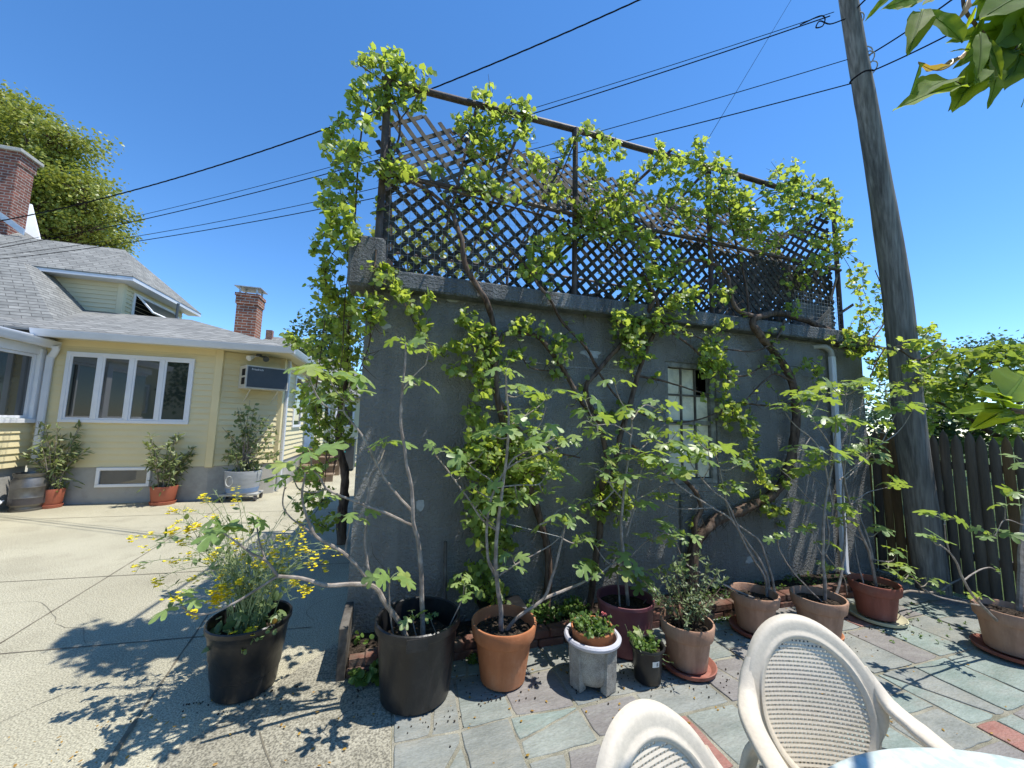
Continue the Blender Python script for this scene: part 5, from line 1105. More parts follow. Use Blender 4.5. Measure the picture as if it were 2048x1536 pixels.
saucer((3.17, 2.215), .142, M['terra'], 'orange terracotta saucer mostly hidden under the thick-rimmed pot')
saucer((3.92, 2.28), .19, M['saucer_pale'], 'pale cream saucer under the red fig pot')
simple_pot('fig with a thick upright trunk in the terracotta pot at the right edge', (4.27, 1.68), .128, .178, .285, .08, M['terra_pale'], .245, 37,
  [([(2040, 1258), (2040, 1180), (2042, 1110), (2046, 1050), (2052, 980), (2060, 900)], .020, .013), ([(2008, 1258), (1985, 1232), (1958, 1205), (1938, 1180), (1925, 1155), (1915, 1130), (1900, 1105), (1880, 1090)], .010, .004), ([(1965, 1212), (1930, 1205), (1895, 1198), (1868, 1190), (1850, 1178)], .006, .003), ([(2020, 1255), (2012, 1235), (2010, 1220)], .003, .002), ([(1998, 1256), (1996, 1242), (1996, 1228)], .003, .002), ([(1928, 1160), (1955, 1142), (1980, 1135), (1998, 1146)], .005, .003), ([(2046, 1050), (2010, 1040), (1990, 1070)], .004, .003), ([(1898, 1102), (1890, 1070), (1890, 1050)], .004, .003)],
  [(1868, 1085, 4, .7), (1890, 1042, 4, .9), (1985, 1075, 5, .9), (2012, 1212, 3, .5), (1996, 1225, 3, .4), (1998, 1146, 2, .4), (1960, 1195, 2, .6), (2030, 990, 4, .9), (2040, 930, 4, .9), (2010, 1015, 3, .7)], 1.68, .125, PZ + .022)
saucer((4.27, 1.68), .195, M['terra_red'], 'terracotta saucer under the pot at the right edge')

# --- cast stone urn with an inner clay pot of clover-like herbs
c = (1.235, 2.21); t = potted('low green herbs in an orange clay pot nested inside a footed grey stone planter', c, name='footed_planter')
mb = MB(); mb.lathe((c[0], c[1], PZ), [(.085, .022), (.115, .03), (.134, .06), (.142, .12), (.146, .225), (.15, .235), (.155, .24), (.152, .25)], 40); build('planter_body', mb, M['stone_pot'], t)
mb = MB(); mb.lathe((c[0], c[1], PZ), [(.140, .238), (.160, .236), (.171, .246), (.173, .258), (.165, .268), (.150, .268), (.143, .26), (.138, .16), (.0, .158)], 44, wob=.02); build('planter_rim', mb, M['rim_grey'], t)
for k in range(4):
    a = -1.25 + k * math.pi / 2; d = V((math.cos(a), math.sin(a), 0)); s_ = V((-d.y, d.x, 0)); mb = MB()
    for j in range(7):
        w0 = -.042 + j * .012; mb.obox(V((c[0], c[1], PZ)) + d * .120 + s_ * w0, s_ * .0095, d * .026, V((0, 0, .235)) + d * .010)
    mb.obox(V((c[0], c[1], PZ + .001)) + d * .100 + s_ * -.040, s_ * .080, d * .036, V((0, 0, .232)) + d * .010); build('foot', mb, M['stone_pot'], t)
mb = MB(); mb.lathe((c[0], c[1], PZ), [(.10, .16), (.118, .22), (.128, .30), (.132, .305), (.128, .312), (.120, .308), (.115, .28)], 40); build('inner_pot', mb, M['terra'], t)
soil_disc(t, c, .118, .29 + PZ, 5)
def herbs(t, c, r, z, n, seed, size, h, m, name='foliage', T=T_ROUND, flower=None):
    rr = random.Random(seed); S, L = MB(), MB()
    for k in range(n):
        a, q = rr.uniform(0, 6.28), r * math.sqrt(rr.random()); p = V((c[0] + q * math.cos(a), c[1] + q * math.sin(a), z)); hh = h * rr.uniform(.3, 1.1) * (.6 + .7 * max(0, noise.noise(p * 14) + .3))
        e = p + V((math.cos(a) * hh * .3 + rr.gauss(0, .01), math.sin(a) * hh * .3 + rr.gauss(0, .01), hh)); S.tube([p, p.lerp(e, .5) + rvec(rr, .004), e], .0011, 4, cap=False)
        for j in range(4): leaf(L, T, p.lerp(e, rr.uniform(.5, 1)), rvec(rr, 1) + V((0, 0, .15)), V((0, -.2, 1)) + rvec(rr, .4), size * rr.uniform(.6, 1.3), rr)
    build('stem', S, M['green_twig'], t); build(name, L, m, t, sharp=0)
herbs(t, c, .115, .30, 130, 51, .02, .075, M['weeds'])
mb = MB(); p = V((c[0] + .06, c[1] - .02, .30)); mb.tube([p, p + V((.005, 0, .09))], .004, 6); build('spigot_stake', mb, M['cable'], t)
mb = MB(); rr = random.Random(2)
for k in range(10): leaf(mb, T_ROUND, p + V((.008, 0, .092)), rvec(rr, 1) + V((0, 0, .4)), V((0, -.3, 1)) + rvec(rr, .5), .018, rr)
build('flower', mb, M['pink'], t)
# --- small black pot with sticker
c = (1.57, 2.13); t = potted('small black nursery pot with a white sticker and bright green herbs', c, name='potted_herb')
mb = MB(); mb.lathe((c[0], c[1], PZ), [(.073, 0), (.078, .006), (.088, .14), (.093, .185), (.102, .187), (.106, .195), (.104, .203), (.096, .204), (.09, .198), (.086, .15)], 40); po = build('pot', mb, M['black_pot'], t)
soil_disc(t, c, .088, .165 + PZ, 6); herbs(t, (c[0] - .02, c[1]), .07, .175, 70, 52, .02, .10, M['weeds'])
mb = MB(); n = 6; a0, a1 = -1.88, -1.38; vs = []
for i in range(n + 1):
    a = a0 + (a1 - a0) * i / n; vs += [V((c[0] + r_ * math.cos(a), c[1] + r_ * math.sin(a), z)) for r_, z in ((.0885, .115 + PZ), (.0915, .148 + PZ))]
mb.add(vs, [(2 * i, 2 * i + 2, 2 * i + 3, 2 * i + 1) for i in range(n)]); build('sticker', mb, M['label'], po)
mb = MB(); vs = []; a0, a1 = -1.60, -1.48
for k in range(4):
    for i in range(3):
        a = a0 + (a1 - a0) * i / 2; z0 = .122 + k * .005; vs += [V((c[0] + r_ * math.cos(a), c[1] + r_ * math.sin(a), z + PZ)) for r_, z in ((.0900 + k * .0003, z0), (.0902 + k * .0003, z0 + .003))]
for k in range(4): mb.add(vs[k * 6:(k + 1) * 6], [(0, 2, 3, 1), (2, 4, 5, 3)])
build('sticker_print', mb, M['ink'], po)
rr = random.Random(8); L = MB(); S = MB()
for e in ((1288, 1262), (1270, 1280), (1262, 1262), (1276, 1250)): shoot(L, S, (c[0] - .03, c[1], .19), at(e[0], e[1], 2.2), 2, .07, rr)
for e in ((1335, 1310), (1345, 1325), (1330, 1330)): shoot(L, S, (c[0] + .03, c[1] - .02, .19), at(e[0], e[1], 2.1), 6, .018, rr, T_ROUND)
build('trailing_shoot', S, M['green_twig'], t); build('foliage', L, M['grape'], t, sharp=0)

# --- mustard plant in the left black pot
c = (-0.74, 2.70); t = potted('sprawling yellow-flowered mustard plant in a black pot on the driveway', c, name='potted_mustard')
mb = MB(); mb.lathe((c[0], c[1], .006), [(.150, 0), (.158, .008), (.168, .10), (.1735, .105), (.183, .20), (.187, .205), (.196, .30), (.206, .345), (.212, .35), (.215, .357), (.215, .378), (.209, .384), (.202, .378), (.186, .26)], 48); build('pot', mb, M['black_pot'], t)
soil_disc(t, c, .185, .29, 7)
rr = random.Random(61); S, L, Fm = MB(), MB(), MB()
targets = [(300, 1075), (345, 1065), (290, 1100), (375, 1020), (430, 985), (395, 1050), (345, 1135), (330, 1180), (440, 1030), (475, 1000), (455, 1060), (500, 1060), (560, 1075), (580, 1090), (610, 1100), (640, 1110), (655, 1095), (620, 1130), (540, 1060), (520, 1120), (490, 1110), (470, 1130), (420, 1120), (380, 1120), (400, 1150), (450, 1145), (560, 1140), (590, 1165), (615, 1185), (430, 1180), (500, 1175), (545, 1180), (580, 1200), (480, 1290), (505, 1280), (330, 1215), (410, 1000), (360, 1090), (410, 1080), (600, 1065), (570, 1120)]
targets += [(x + rr.gauss(0, 28), y + rr.gauss(0, 26)) for x, y in targets[::1] if y < 1210]
def flower(p, s):
    for k in range(4):
        a = k * 1.57 + rr.uniform(0, 1); leaf(Fm, T_ROUND, p, V((math.cos(a), math.sin(a), .35)), V((0, 0, 1)) + rvec(rr, .3), s, rr)
def fl_cluster(p, n):
    for j in range(n): flower(p + rvec(rr, .014), rr.uniform(.010, .015))
for tg in targets:
    a = rr.uniform(0, 6.28); p0 = V((c[0] + .12 * math.cos(a) * rr.random(), c[1] + .12 * math.sin(a) * rr.random(), .29)); p1 = at(tg[0], tg[1], c[1] + rr.uniform(-.25, .25))
    lift = max(.12, p1.z - .3); mid = p0.lerp(p1, .45) + V((0, 0, .10 + .25 * abs(p1.x - p0.x))) + rvec(rr, .03)
    pts, rs = smooth([p0, p0.lerp(mid, .5) + V((0, 0, .06)), mid, p1.lerp(mid, .35) + V((0, 0, .03)), p1], [.0028, .0022, .0018, .0013, .0008], 5); S.tube(pts, rs, 4, cap=False)
    for i in range(5, len(pts)):
        for j in range(2):
            if rr.random() < .72:                      # thin seed pods along the stem
                d = (rvec(rr, .6) + (pts[min(i + 1, len(pts) - 1)] - pts[i - 1]).normalized() * .5 + V((0, 0, .2))).normalized() * rr.uniform(.02, .045)
                S.tube([pts[i], pts[i] + d * .5 + V((0, 0, .003)), pts[i] + d], [.0008, .0012, .0005], 3, cap=False)
    for i in range(4):
        q = pts[rr.randint(3, len(pts) - 4)]; leaf(L, T_LANCE, q, rvec(rr, .7) + V((0, 0, .2)), V((0, -.2, 1)) + rvec(rr, .4), rr.uniform(.03, .06), rr, 1.6)
    if rr.random() < .7: fl_cluster(p1, rr.randint(5, 12))
    # side branch
    if rr.random() < .7:
        q = pts[len(pts) // 2]; e = q + rvec(rr, .10) + V((0, 0, .08)); sp, sr = smooth([q, q.lerp(e, .5) + V((0, 0, .02)), e], [.0016, .0012, .0006], 4); S.tube(sp, sr, 3, cap=False)
        for k in range(7): b = sp[rr.randint(2, len(sp) - 1)]; S.tube([b, b + rvec(rr, .016) + V((0, 0, .01))], .0008, 3, cap=False)
for pp in ((440, 1180), (425, 1195), (600, 1102), (545, 1105), (520, 1090), (475, 1085), (530, 1135), (395, 1050), (345, 1065), (375, 1062), (445, 1195), (433, 1185), (490, 1295), (465, 1280), (610, 1180), (350, 1198), (384, 1228), (448, 1174), (430, 1205), (476, 1310), (500, 1265)): fl_cluster(at(pp[0], pp[1], c[1] - .16), 16)
for k in range(90):
    a, q = rr.uniform(0, 6.28), .16 * math.sqrt(rr.random()); p = V((c[0] + q * math.cos(a), c[1] + q * math.sin(a), .29 + rr.uniform(0, .16))); leaf(L, T_OVAL, p, rvec(rr, .8) + V((0, 0, .3)), V((0, -.2, 1)) + rvec(rr, .4), rr.uniform(.04, .085), rr)
for (px_, py_) in ((500, 1285), (515, 1275), (490, 1305), (470, 1290), (545, 1260)):
    p = at(px_, py_, c[1] - .17)
    for k in range(6): leaf(L, T_ROUND, p + rvec(rr, .012), rvec(rr, .8), V((0, -.4, 1)) + rvec(rr, .4), rr.uniform(.015, .03), rr)
build('stem', S, M['green_twig'], t); build('foliage', L, M['mustard'], t, sharp=0); build('flower', Fm, M['yellow'], t, sharp=0)
mb = MB(); leaf(mb, T_OVAL, at(548, 1236, c[1] - .1), V((.2, -.1, -1)), V((0, -1, .6)), .05, rr); build('dead_leaf', mb, M['dead_leaf'], t)
# ================================================================== PLANTING STRIP along the wall
mb = MB(); n_ = 60; vs = []
for i in range(n_ + 1):
    x = -0.2 + (4.7 + 0.2) * i / n_
    for j, y in enumerate((2.72, 2.80, 2.88, 2.965)): vs.append(V((x, y, 0.075 + 0.02 * noise.noise(V((x * 6, y * 9, 0))) - (.01 if j == 0 else 0))))
mb.add(vs, [(4 * i + j, 4 * i + 4 + j, 4 * i + 5 + j, 4 * i + 1 + j) for i in range(n_) for j in range(3)], 0, True)
mb.box(-0.2, 4.7, 2.72, 2.722, 0, 0.065)
build('planting_strip', mb, M['soil'], kind='structure')
be = thing('brick_edging', 'low old red brick edging along the foot of the garage wall', 'edging', (2.2, 2.66, 0))
rr = random.Random(77); mb = MB()
for row in range(2):
    x = -0.19 + row * .1
    while x < 4.6:
        L_ = rr.uniform(.185, .2); yo = rr.uniform(-.008, .008); zo = rr.uniform(-.003, .004)
        mb.bbox(x, x + L_, 2.612 + yo + row * .006, 2.706 + yo, .002 + row * .058, .056 + row * .058 + zo, .006); x += L_ + .012
mb.box(-0.18, 4.55, 2.63, 2.69, 0.0, .1)
build('brick_courses', mb, M['brick_edge'], be)
mb = MB(); mb.bbox(-0.245, -0.195, 2.60, 2.955, 0, .30, .004); build('end_board', mb, M['old_wood'], be)
# weeds in the strip : uncountable ground cover
S, L = MB(), MB(); rr = random.Random(78)
for (x0, x1, y0, y1, n, h, s_) in ((0.82, 1.5, 2.74, 2.93, 170, .09, .026), (1.9, 4.4, 2.74, 2.94, 130, .05, .02), (-.15, .5, 2.74, 2.93, 40, .06, .024), (-.16, .02, 2.52, 2.6, 22, .07, .04), (2.35, 2.75, 2.56, 2.61, 60, .012, .012), (.5, .62, 2.54, 2.6, 16, .04, .022), (3.6, 4.6, 1.9, 2.5, 26, .02, .015)):
    for k in range(n):
        z0 = .08 if y0 > 2.7 else .01
        p = V((rr.uniform(x0, x1), rr.uniform(y0, y1), z0)); e = p + V((rr.gauss(0, .02), rr.gauss(-.01, .02), h * rr.uniform(.3, 1.3))); S.tube([p, e], .001, 3, cap=False)
        for j in range(4): leaf(L, T_ROUND, p.lerp(e, rr.uniform(.4, 1)), rvec(rr, 1) + V((0, 0, .1)), V((0, -.2, 1)) + rvec(rr, .4), s_ * rr.uniform(.6, 1.3), rr)
L.v += S.v; b_ = len(L.v) - len(S.v)
for f in S.f: L.f.append([b_ + i for i in f]); L.m.append(0); L.sm.append(False)
build('weeds', L, M['weeds'], None, (1.1, 2.8, .08), 'small green weeds sprouting in the soil strip along the wall', 'weeds', kind='stuff', sharp=0)
# fallen leaves and grit on the paving
L = MB(); rr = random.Random(79)
for k in range(420):
    p = V((rr.uniform(-2.5, 4.2), rr.uniform(.9, 2.6) if k % 2 else 2.6 - abs(rr.gauss(0, .28)), .016)); leaf(L, T_OVAL, p, V((rr.gauss(0, 1), rr.gauss(0, 1), 0)), V((rr.gauss(0, .2), rr.gauss(0, .2), 1)), rr.uniform(.006, .022), rr)
build('leaf_litter', L, M['dead_leaf'], None, (1, 2, 0), 'dry brown leaf litter scattered over the paving', 'litter', kind='stuff', sharp=0)
mb = MB(); rr = random.Random(80)
for k in range(520):
    c_ = rr.choice(((.2, 2.38, .24), (.715, 2.37, .15), (1.235, 2.21, .13), (1.57, 2.13, .09), (1.9, 2.165, .18), (-.74, 2.7, .17), (2.73, 2.39, .18), (3.17, 2.2, .15), (3.9, 2.28, .2), (1.64, 2.47, .18), (2.2, 2.6, .5), (.4, 2.6, .4)))
    a = rr.uniform(0, 6.28); q = c_[2] + abs(rr.gauss(0, .07)); p = V((c_[0] + q * math.cos(a), min(2.6, c_[1] + q * math.sin(a)), .014)); s_ = rr.uniform(.002, .006)
    mb.lathe(p, [(s_ * .7, -.003), (s_, s_ * .3), (s_ * .5, s_ * .8), (0, s_)], 5)
build('soil_crumbs', mb, M['soil'], None, (1, 2.3, 0), 'dark crumbs of spilled soil scattered round the feet of the pots', 'soil', kind='stuff')
# black plastic tub behind the terracotta pot
tb = thing('plastic_tub', 'upturned black plastic tub against the wall behind the orange pot', 'tub', (0.83, 2.84, .08))
mb = MB(); mb.bbox(.68, .99, 2.745, 2.93, .075, .20, .02); build('body', mb, M['black_pot'], tb)
mb = MB(); mb.bbox(.665, 1.005, 2.73, 2.945, .2005, .225, .01); build('lid', mb, M['black_pot'], tb)
mb = MB(); mb.tube([(0.43, 2.90, .07), (0.425, 2.93, .40), (0.418, 2.945, .66)], [.013, .013, .012], 8); build('wooden_stake', mb, M['old_wood'], None, (0.43, 2.92, .07), 'thin brown wooden stake leaning on the wall between two figs', 'stake')
for (A, B, nm) in ((( -.0, 0, 0), (0, 0, 0), ''),): pass
mb = MB(); a, b = at(990, 716, 2.9), at(1290, 742, 2.9); mb.tube([a, a.lerp(b, .5) + V((0, 0, -.02)), b], .0016, 5); build('training_wire', mb, M['wire'], None, a, 'thin steel training wire stretched across the upper wall between vine stems', 'wire', 'training wires')
mb = MB(); a, b = at(1000, 1044, 2.75), at(1125, 1075, 2.75); mb.tube([a, b], .002, 5); build('training_wire', mb, M['white_old'], None, a, 'pale cord tied from the leafy fig to its side branch', 'cord', 'training wires')

# ================================================================== UTILITY POLE and FENCE
pb, p1 = V((5.0, 2.52, 0)), None
def pole_pt(px, py): return at(px, py, 2.52)
q = [pole_pt(1836, 1120), pole_pt(1822, 870), pole_pt(1795, 600), pole_pt(1748, 300), pole_pt(1697, 0)]
d = (q[-1] - q[1]).normalized(); q[0] = q[1] - d * (q[1].z + .1) / d.z
pl = thing('utility_pole', 'tall leaning weathered wooden utility pole between garage and stockade fence', 'utility pole', (q[0].x, q[0].y, 0))
pts, rs = smooth([q[0], q[1], q[2], q[3], q[4], q[4] + d * 3.2], [.128, .122, .118, .096, .080, .068], 8)
mb = MB(); mb.tube(pts, rs, 28, bark=.035); build('shaft', mb, M['pole'], pl, sharp=60)
def band(px, py, dx=0):
    c = pole_pt(px, py); mb = MB(); ring = []
    s_ = V((d.y, -d.x, 0)).normalized(); s2 = d.cross(s_)
    for k in range(17): a = 2 * math.pi * k / 16; ring.append(c + (s_ * math.cos(a) + s2 * math.sin(a)) * (.085 if py < 80 else .091) + d * (.03 * math.sin(a + dx)))
    mb.tube(ring, .006, 5); return mb
for px_, py_ in ((1708, 45), (1722, 108), (1727, 122), (1733, 142)): build('wire_band', band(px_, py_, px_), M['wire'], pl)
mb = MB(); hs = []
for t_ in range(9): pass
# stockade fence
fe = thing('stockade_fence', 'weathered wooden stockade fence with pointed pickets along the right side', 'fence', (5.30, 1.0, 0))
rr = random.Random(91); y = 3.6; mbs = [MB(), MB()]; lastg = 0
while y > -1.5:
    w_ = rr.uniform(.068, .086); h_ = 1.56 + rr.uniform(-.035, .03); ti = rr.gauss(0, .006)
    m_ = mbs[0 if rr.random() < .55 else 1]; x = 5.30 + rr.uniform(-.004, .004); n = 6; vs = []
    for z, k in ((.02, 1), (h_ - .12, 1), (h_ - .05, .72), (h_, .08)):
        for a in range(n):
            an = math.pi * (a / (n - 1)) + math.pi / 2; vs.append(V((x + .016 * math.cos(an) * (1 if k > .5 else .6), y - w_ / 2 + math.sin(an - math.pi / 2 + math.pi / 2) * 0 + (-math.cos(an + math.pi / 2)) * -w_ / 2 * k + ti * z, z)))
    fs = [(l * n + a, l * n + a + 1, (l + 1) * n + a + 1, (l + 1) * n + a) for l in range(3) for a in range(n - 1)]
    fs += [(l * n + n - 1, l * n, (l + 1) * n, (l + 1) * n + n - 1) for l in range(3)] + [tuple(range(3 * n, 4 * n))]
    pk = MB(); pk.add(vs, fs, 0, True)
    build('picket', pk, M['fence'][0 if rr.random() < .55 else 1], fe, sharp=50)
    y -= w_ + (rr.uniform(.002, .005) if rr.random() < .85 else rr.uniform(.008, .013))
mb = MB()
for z in (.35, 1.2): mb.box(5.335, 5.40, -1.5, 3.6, z, z + .07)
build('rail', mb, M['fence'][1], fe)
mb = MB(); mb.poly([(5.24, -1.5, .0), (5.24, 3.0, .0), (4.7, 3.0, .0), (4.7, 2.78, .0), (5.24, 2.78, 0)][0:0] or [(4.0, 2.78, .002), (5.5, 2.78, .002), (5.5, 3.6, .002), (4.0, 3.6, .002)]); build('bare_soil', mb, M['dirt'], kind='structure')

# ================================================================== CABLES
CG = 'overhead utility cables'
def cable(label, pts, r, sag=.0, twist=0, n=26):
    a, b = V(pts[0]), V(pts[-1]); out = []
    for i in range(n + 1):
        t = i / n; out.append(a.lerp(b, t) + V((0, 0, -4 * sag * t * (1 - t))))
    mb = MB()
    if twist:
        N = int((b - a).length / .05)
        for ph in (0, 2.1, 4.2):
            o_ = []
            for i in range(N + 1):
                t = i / N; p = a.lerp(b, t) + V((0, 0, -4 * sag * t * (1 - t))); an = t * (b - a).length / twist * 6.283 + ph
                o_.append(p + V((.25 * math.cos(an), .25 * math.cos(an), math.sin(an))) * r * .9)
            mb.tube(o_, r * .75, 5)
    else: mb.tube(out, r, 6)
    return build('utility_cable', mb, M['cable'], None, a, label, 'cable', CG)
cable('thick twisted service cable running from the house over the trellis corner', [at(-60, 452, 9.5), at(1300, -10, 3.6)], .0075, .42, .55)
PY_ = 2.52
cable('lowest long cable from the pole across to the house roof', [at(1703, 167, PY_), at(-60, 524, 9.5)], .006, .28)
cable('second lowest long cable from the pole across to the house roof', [at(1695, 119, PY_), at(-60, 516, 9.3)], .0045, .34)
cable('thick upper cable from the pole top loop to the house roof', [at(1660, 32, PY_), at(-60, 505, 9.2)], .006, .30)
cable('thin uppermost cable from the pole top running beside the thick one', [at(1668, 24, PY_), at(-60, 500, 9.6)], .0038, .26)
cable('thin steep guy wire dropping from the sky to the trellis top', [at(1600, -30, 4.2), at(1418, 275, 3.1)], .0028, 0)
cable('cable from the pole to the upper right behind the leaves', [at(1738, 110, PY_), at(1930, -20, 1.6)], .008, .02)
cable('lower cable leaving the pole towards the big-leaved branch', [at(1742, 143, PY_), at(1990, 20, 1.6)], .008, .02)
cable('short cable leaving the top of the pole to the right', [at(1712, 18, PY_), at(1750, -20, 2.0)], .009, .0)
hl, _ = smooth([at(1690, 38, PY_ - .18), at(1660, 48, PY_ - .2), at(1640, 42, PY_ - .2), at(1632, 55, PY_ - .2), at(1645, 52, PY_ - .2), at(1650, 38, PY_ - .2), at(1640, 32, PY_ - .2), at(1600, 50, PY_ - .1)], None, 5)
mb = MB(); mb.tube(hl, .006, 5); build('cable_loop', mb, M['cable'], pl)
wr, _ = smooth([at(1700, 166, PY_ - .02), at(1704, 160, PY_ - .2), at(1728, 143, PY_ - .2), at(1745, 140, PY_ - .1)], None, 5); mb = MB(); mb.tube(wr, .009, 5); build('cable_loop', mb, M['cable'], pl)

# ================================================================== TREES
def crown(mb, c, rad_, n, size, rr, clump=10, T=None, hollow=.55, squash=.9):
    c = V(c)
    for k in range(n):
        while True:
            d = rvec(rr).normalized(); q = hollow + (1 - hollow) * rr.random() ** .6
            p = V((d.x * rad_[0] * q, d.y * rad_[1] * q, d.z * rad_[2] * q))
            if noise.noise((c + p) * (1.6 / rad_[0]) * 1.6) > -.22: break
        p = c + p * (1 + .16 * noise.noise(p * (2.2 / rad_[0])))
        for j in range(clump):
            dd = rvec(rr, .6) + V((0, 0, -.25)) + d * .4
            leaf(mb, T or T_OVAL, p + rvec(rr, max(size * 1.3, .22 if clump > 20 else 0)), dd, V((0, 0, 1)) + d * .5 + rvec(rr, .5), size * rr.uniform(.6, 1.3), rr, 1.5)
def tree(label, base, h, blobs, m, seed, tr, size, group='background trees', clump=10, T=None):
    rr = random.Random(seed); t = thing('tree', label, 'tree', base, group); b = V(base); S = MB(); L = MB()
    top = b + V((0, 0, h)); pts, rs = smooth([b, b + V((.1, 0, h * .3)), b + V((-.1, .1, h * .6)), top], [tr, tr * .8, tr * .55, tr * .25], 4); S.tube(pts, rs, 10, bark=.1)
    for (c, r_, n) in blobs:
        c = V(c); st_ = pts[min(len(pts) - 2, max(2, int((.35 + .4 * rr.random()) * len(pts))))]
        lp, lr = smooth([st_, st_.lerp(c, .5) + V((0, 0, -.2)), c], [tr * .4, tr * .25, tr * .1], 4); S.tube(lp, lr, 7)
        for k in range(5):
            d = rvec(rr).normalized(); e = c + V((d.x * r_[0], d.y * r_[1], d.z * r_[2])) * .8; lp, lr = smooth([c.lerp(st_, .3), c.lerp(e, .5) + V((0, 0, -.1)), e], [tr * .16, tr * .1, tr * .03], 3); S.tube(lp, lr, 5)
        crown(L, c, r_, n, size, rr, clump, T)
    build('trunk', S, M['bark_vine'], t); build('crown', L, m, t, sharp=0); return t
TYD = 21.0
B = lambda px, py, Y, r, n: (at(px, py, Y), r, n)
def in_poly(x, y, pl):
    c = False
    for i in range(len(pl)):
        (x1, y1), (x2, y2) = pl[i], pl[i - 1]
        if (y1 > y) != (y2 > y) and x < (x2 - x1) * (y - y1) / (y2 - y1) + x1: c = not c
    return c
TREE_BLOBS = []; rb_ = random.Random(100); PLG = [(-110, 200), (20, 190), (75, 196), (128, 235), (165, 290), (205, 350), (228, 420), (258, 480), (262, 530), (200, 560), (-110, 560)]
while len(TREE_BLOBS) < 92:
    x, y = rb_.uniform(-110, 265), rb_.uniform(190, 560)
    if in_poly(x, y + 6, PLG) and in_poly(x + 18, y - 10, PLG): r_ = rb_.uniform(.55, 1.15); TREE_BLOBS.append((at(x, y, TYD + rb_.uniform(-2, 2)), (r_ * 1.25, r_ * 1.1, r_ * rb_.uniform(.4, .65)), int(10 + 13 * r_)))
tree('big yellow-green tree rising behind the yellow house and its left chimney', at(60, 800, TYD) * 1 - V((0, 0, at(60, 800, TYD).z)), 13,
     TREE_BLOBS, M['tree_gold'], 101, .30, .13, clump=46, T=T_QUAD)
DX = 26
tree('distant rounded dark green tree beyond the fence', (at(1950, 850, 8).x, 8, 0), 4.5, [(at(1975, 728, 8.0), (1.7, 1.4, 1.0), 200), (at(1905, 775, 8.2), (1.1, 1.2, .8), 120), (at(2040, 750, 7.6), (1.3, 1.3, 1.0), 120), (at(1860, 800, 8.4), (.8, 1, .6), 60)], M['tree_dark'], 102, .16, .10)
tree('low dark bushy tree just behind the stockade fence', (at(1880, 860, 5.0).x, 5, 0), 1.9, [(at(1885, 845, 5), (.75, .8, .6), 170), (at(1960, 850, 4.6), (.8, .8, .5), 110), (at(1775, 800, 6.2), (.8, .8, .7), 90), (at(1800, 850, 5.6), (.7, .7, .6), 80)], M['tree_dark'], 103, .09, .085)
tree('dark tree seen over the grey neighbouring roof left of the garage', (at(650, 830, 24).x, 24, 0), 6, [B(640, 690, 24, (1.6, 1.6, 1.9), 120), B(615, 735, 24, (1.0, 1, .9), 50), B(690, 680, 24, (1.8, 1.5, 2), 80), B(670, 640, 25, (1.2, 1.2, 1.3), 60)], M['tree_dark'], 104, .25, .2)
tree('bare-looking tree far behind seen through the trellis lattice', (at(880, 700, 16).x, 16, 0), 6.5, [B(870, 500, 16, (1.9, 1.6, 1.1), 60), B(800, 500, 16, (1.6, 1.6, 1.0), 50), B(960, 520, 16, (1.3, 1.3, .8), 30)], M['tree_gold'], 105, .2, .2)
# vine / maple boughs over the fence : yellow-green leaves on dark arching branches
bt = thing('fence_tree', 'yellow-green grape boughs on dark arching branches leaning over the fence', 'tree', (6.3, 2.2, 0), 'background trees')
rr = random.Random(106); S, L = MB(), MB(); XF = 6.0
br = [([(2060, 905), (1990, 870), (1950, 845), (1900, 815), (1850, 795), (1835, 790)], .03, .008), ([(2048, 790), (2000, 765), (1965, 760), (1930, 775), (1880, 800)], .018, .006), ([(2005, 850), (2004, 800), (2010, 740), (2012, 700)], .016, .006), ([(1930, 775), (1945, 745), (1985, 725), (2040, 720)], .014, .005), ([(2040, 830), (2035, 790), (2048, 760)], .016, .008), ([(1850, 795), (1840, 750), (1842, 700), (1860, 665)], .008, .003), ([(1850, 780), (1890, 740), (1925, 700)], .008, .003), ([(1990, 870), (2060, 880)], .02, .015)]
def at_x(px, py, X=XF): return atX(px, py, X)
for pts_, r0, r1 in br:
    q, rs = smooth([at_x(*p) for p in pts_], [r0 + (r1 - r0) * i / (len(pts_) - 1) for i in range(len(pts_))], 5); S.tube(q, rs, 7, bark=.15)
for (px_, py_, rx, ry, n) in ((1850, 690, 26, 34, 34), (1835, 740, 24, 30, 40), (1870, 720, 30, 28, 40), (1870, 780, 34, 22, 50), (1895, 800, 30, 20, 40), (1850, 840, 22, 26, 26), (1920, 720, 34, 20, 44), (1960, 712, 30, 18, 44), (2005, 700, 36, 22, 60), (2040, 720, 24, 30, 50), (1985, 760, 34, 20, 40), (2030, 770, 26, 26, 40), (1930, 770, 24, 18, 26), (2020, 870, 40, 18, 40), (1960, 800, 50, 26, 50), (2030, 820, 34, 30, 50), (1900, 755, 30, 22, 36), (1940, 830, 40, 22, 40), (1858, 860, 10, 20, 12), (1790, 640, 0, 0, 0), (2050, 860, 30, 30, 40)):
    for k in range(int(n * 1.9)):
        a, q = rr.uniform(0, 6.28), math.sqrt(rr.random()); p = at_x(px_ + rx * q * math.cos(a), py_ + ry * q * math.sin(a), XF + rr.gauss(0, .25))
        leaf(L, T_GRAPE, p, rvec(rr, .7) + V((0, 0, -.2)), V((0, -.1, 1)) + rvec(rr, .5), .072 * rr.uniform(.5, 1.2), rr)
build('trunk', S, M['twig'], bt); build('crown', L, M['tree_mid'], bt, sharp=0)
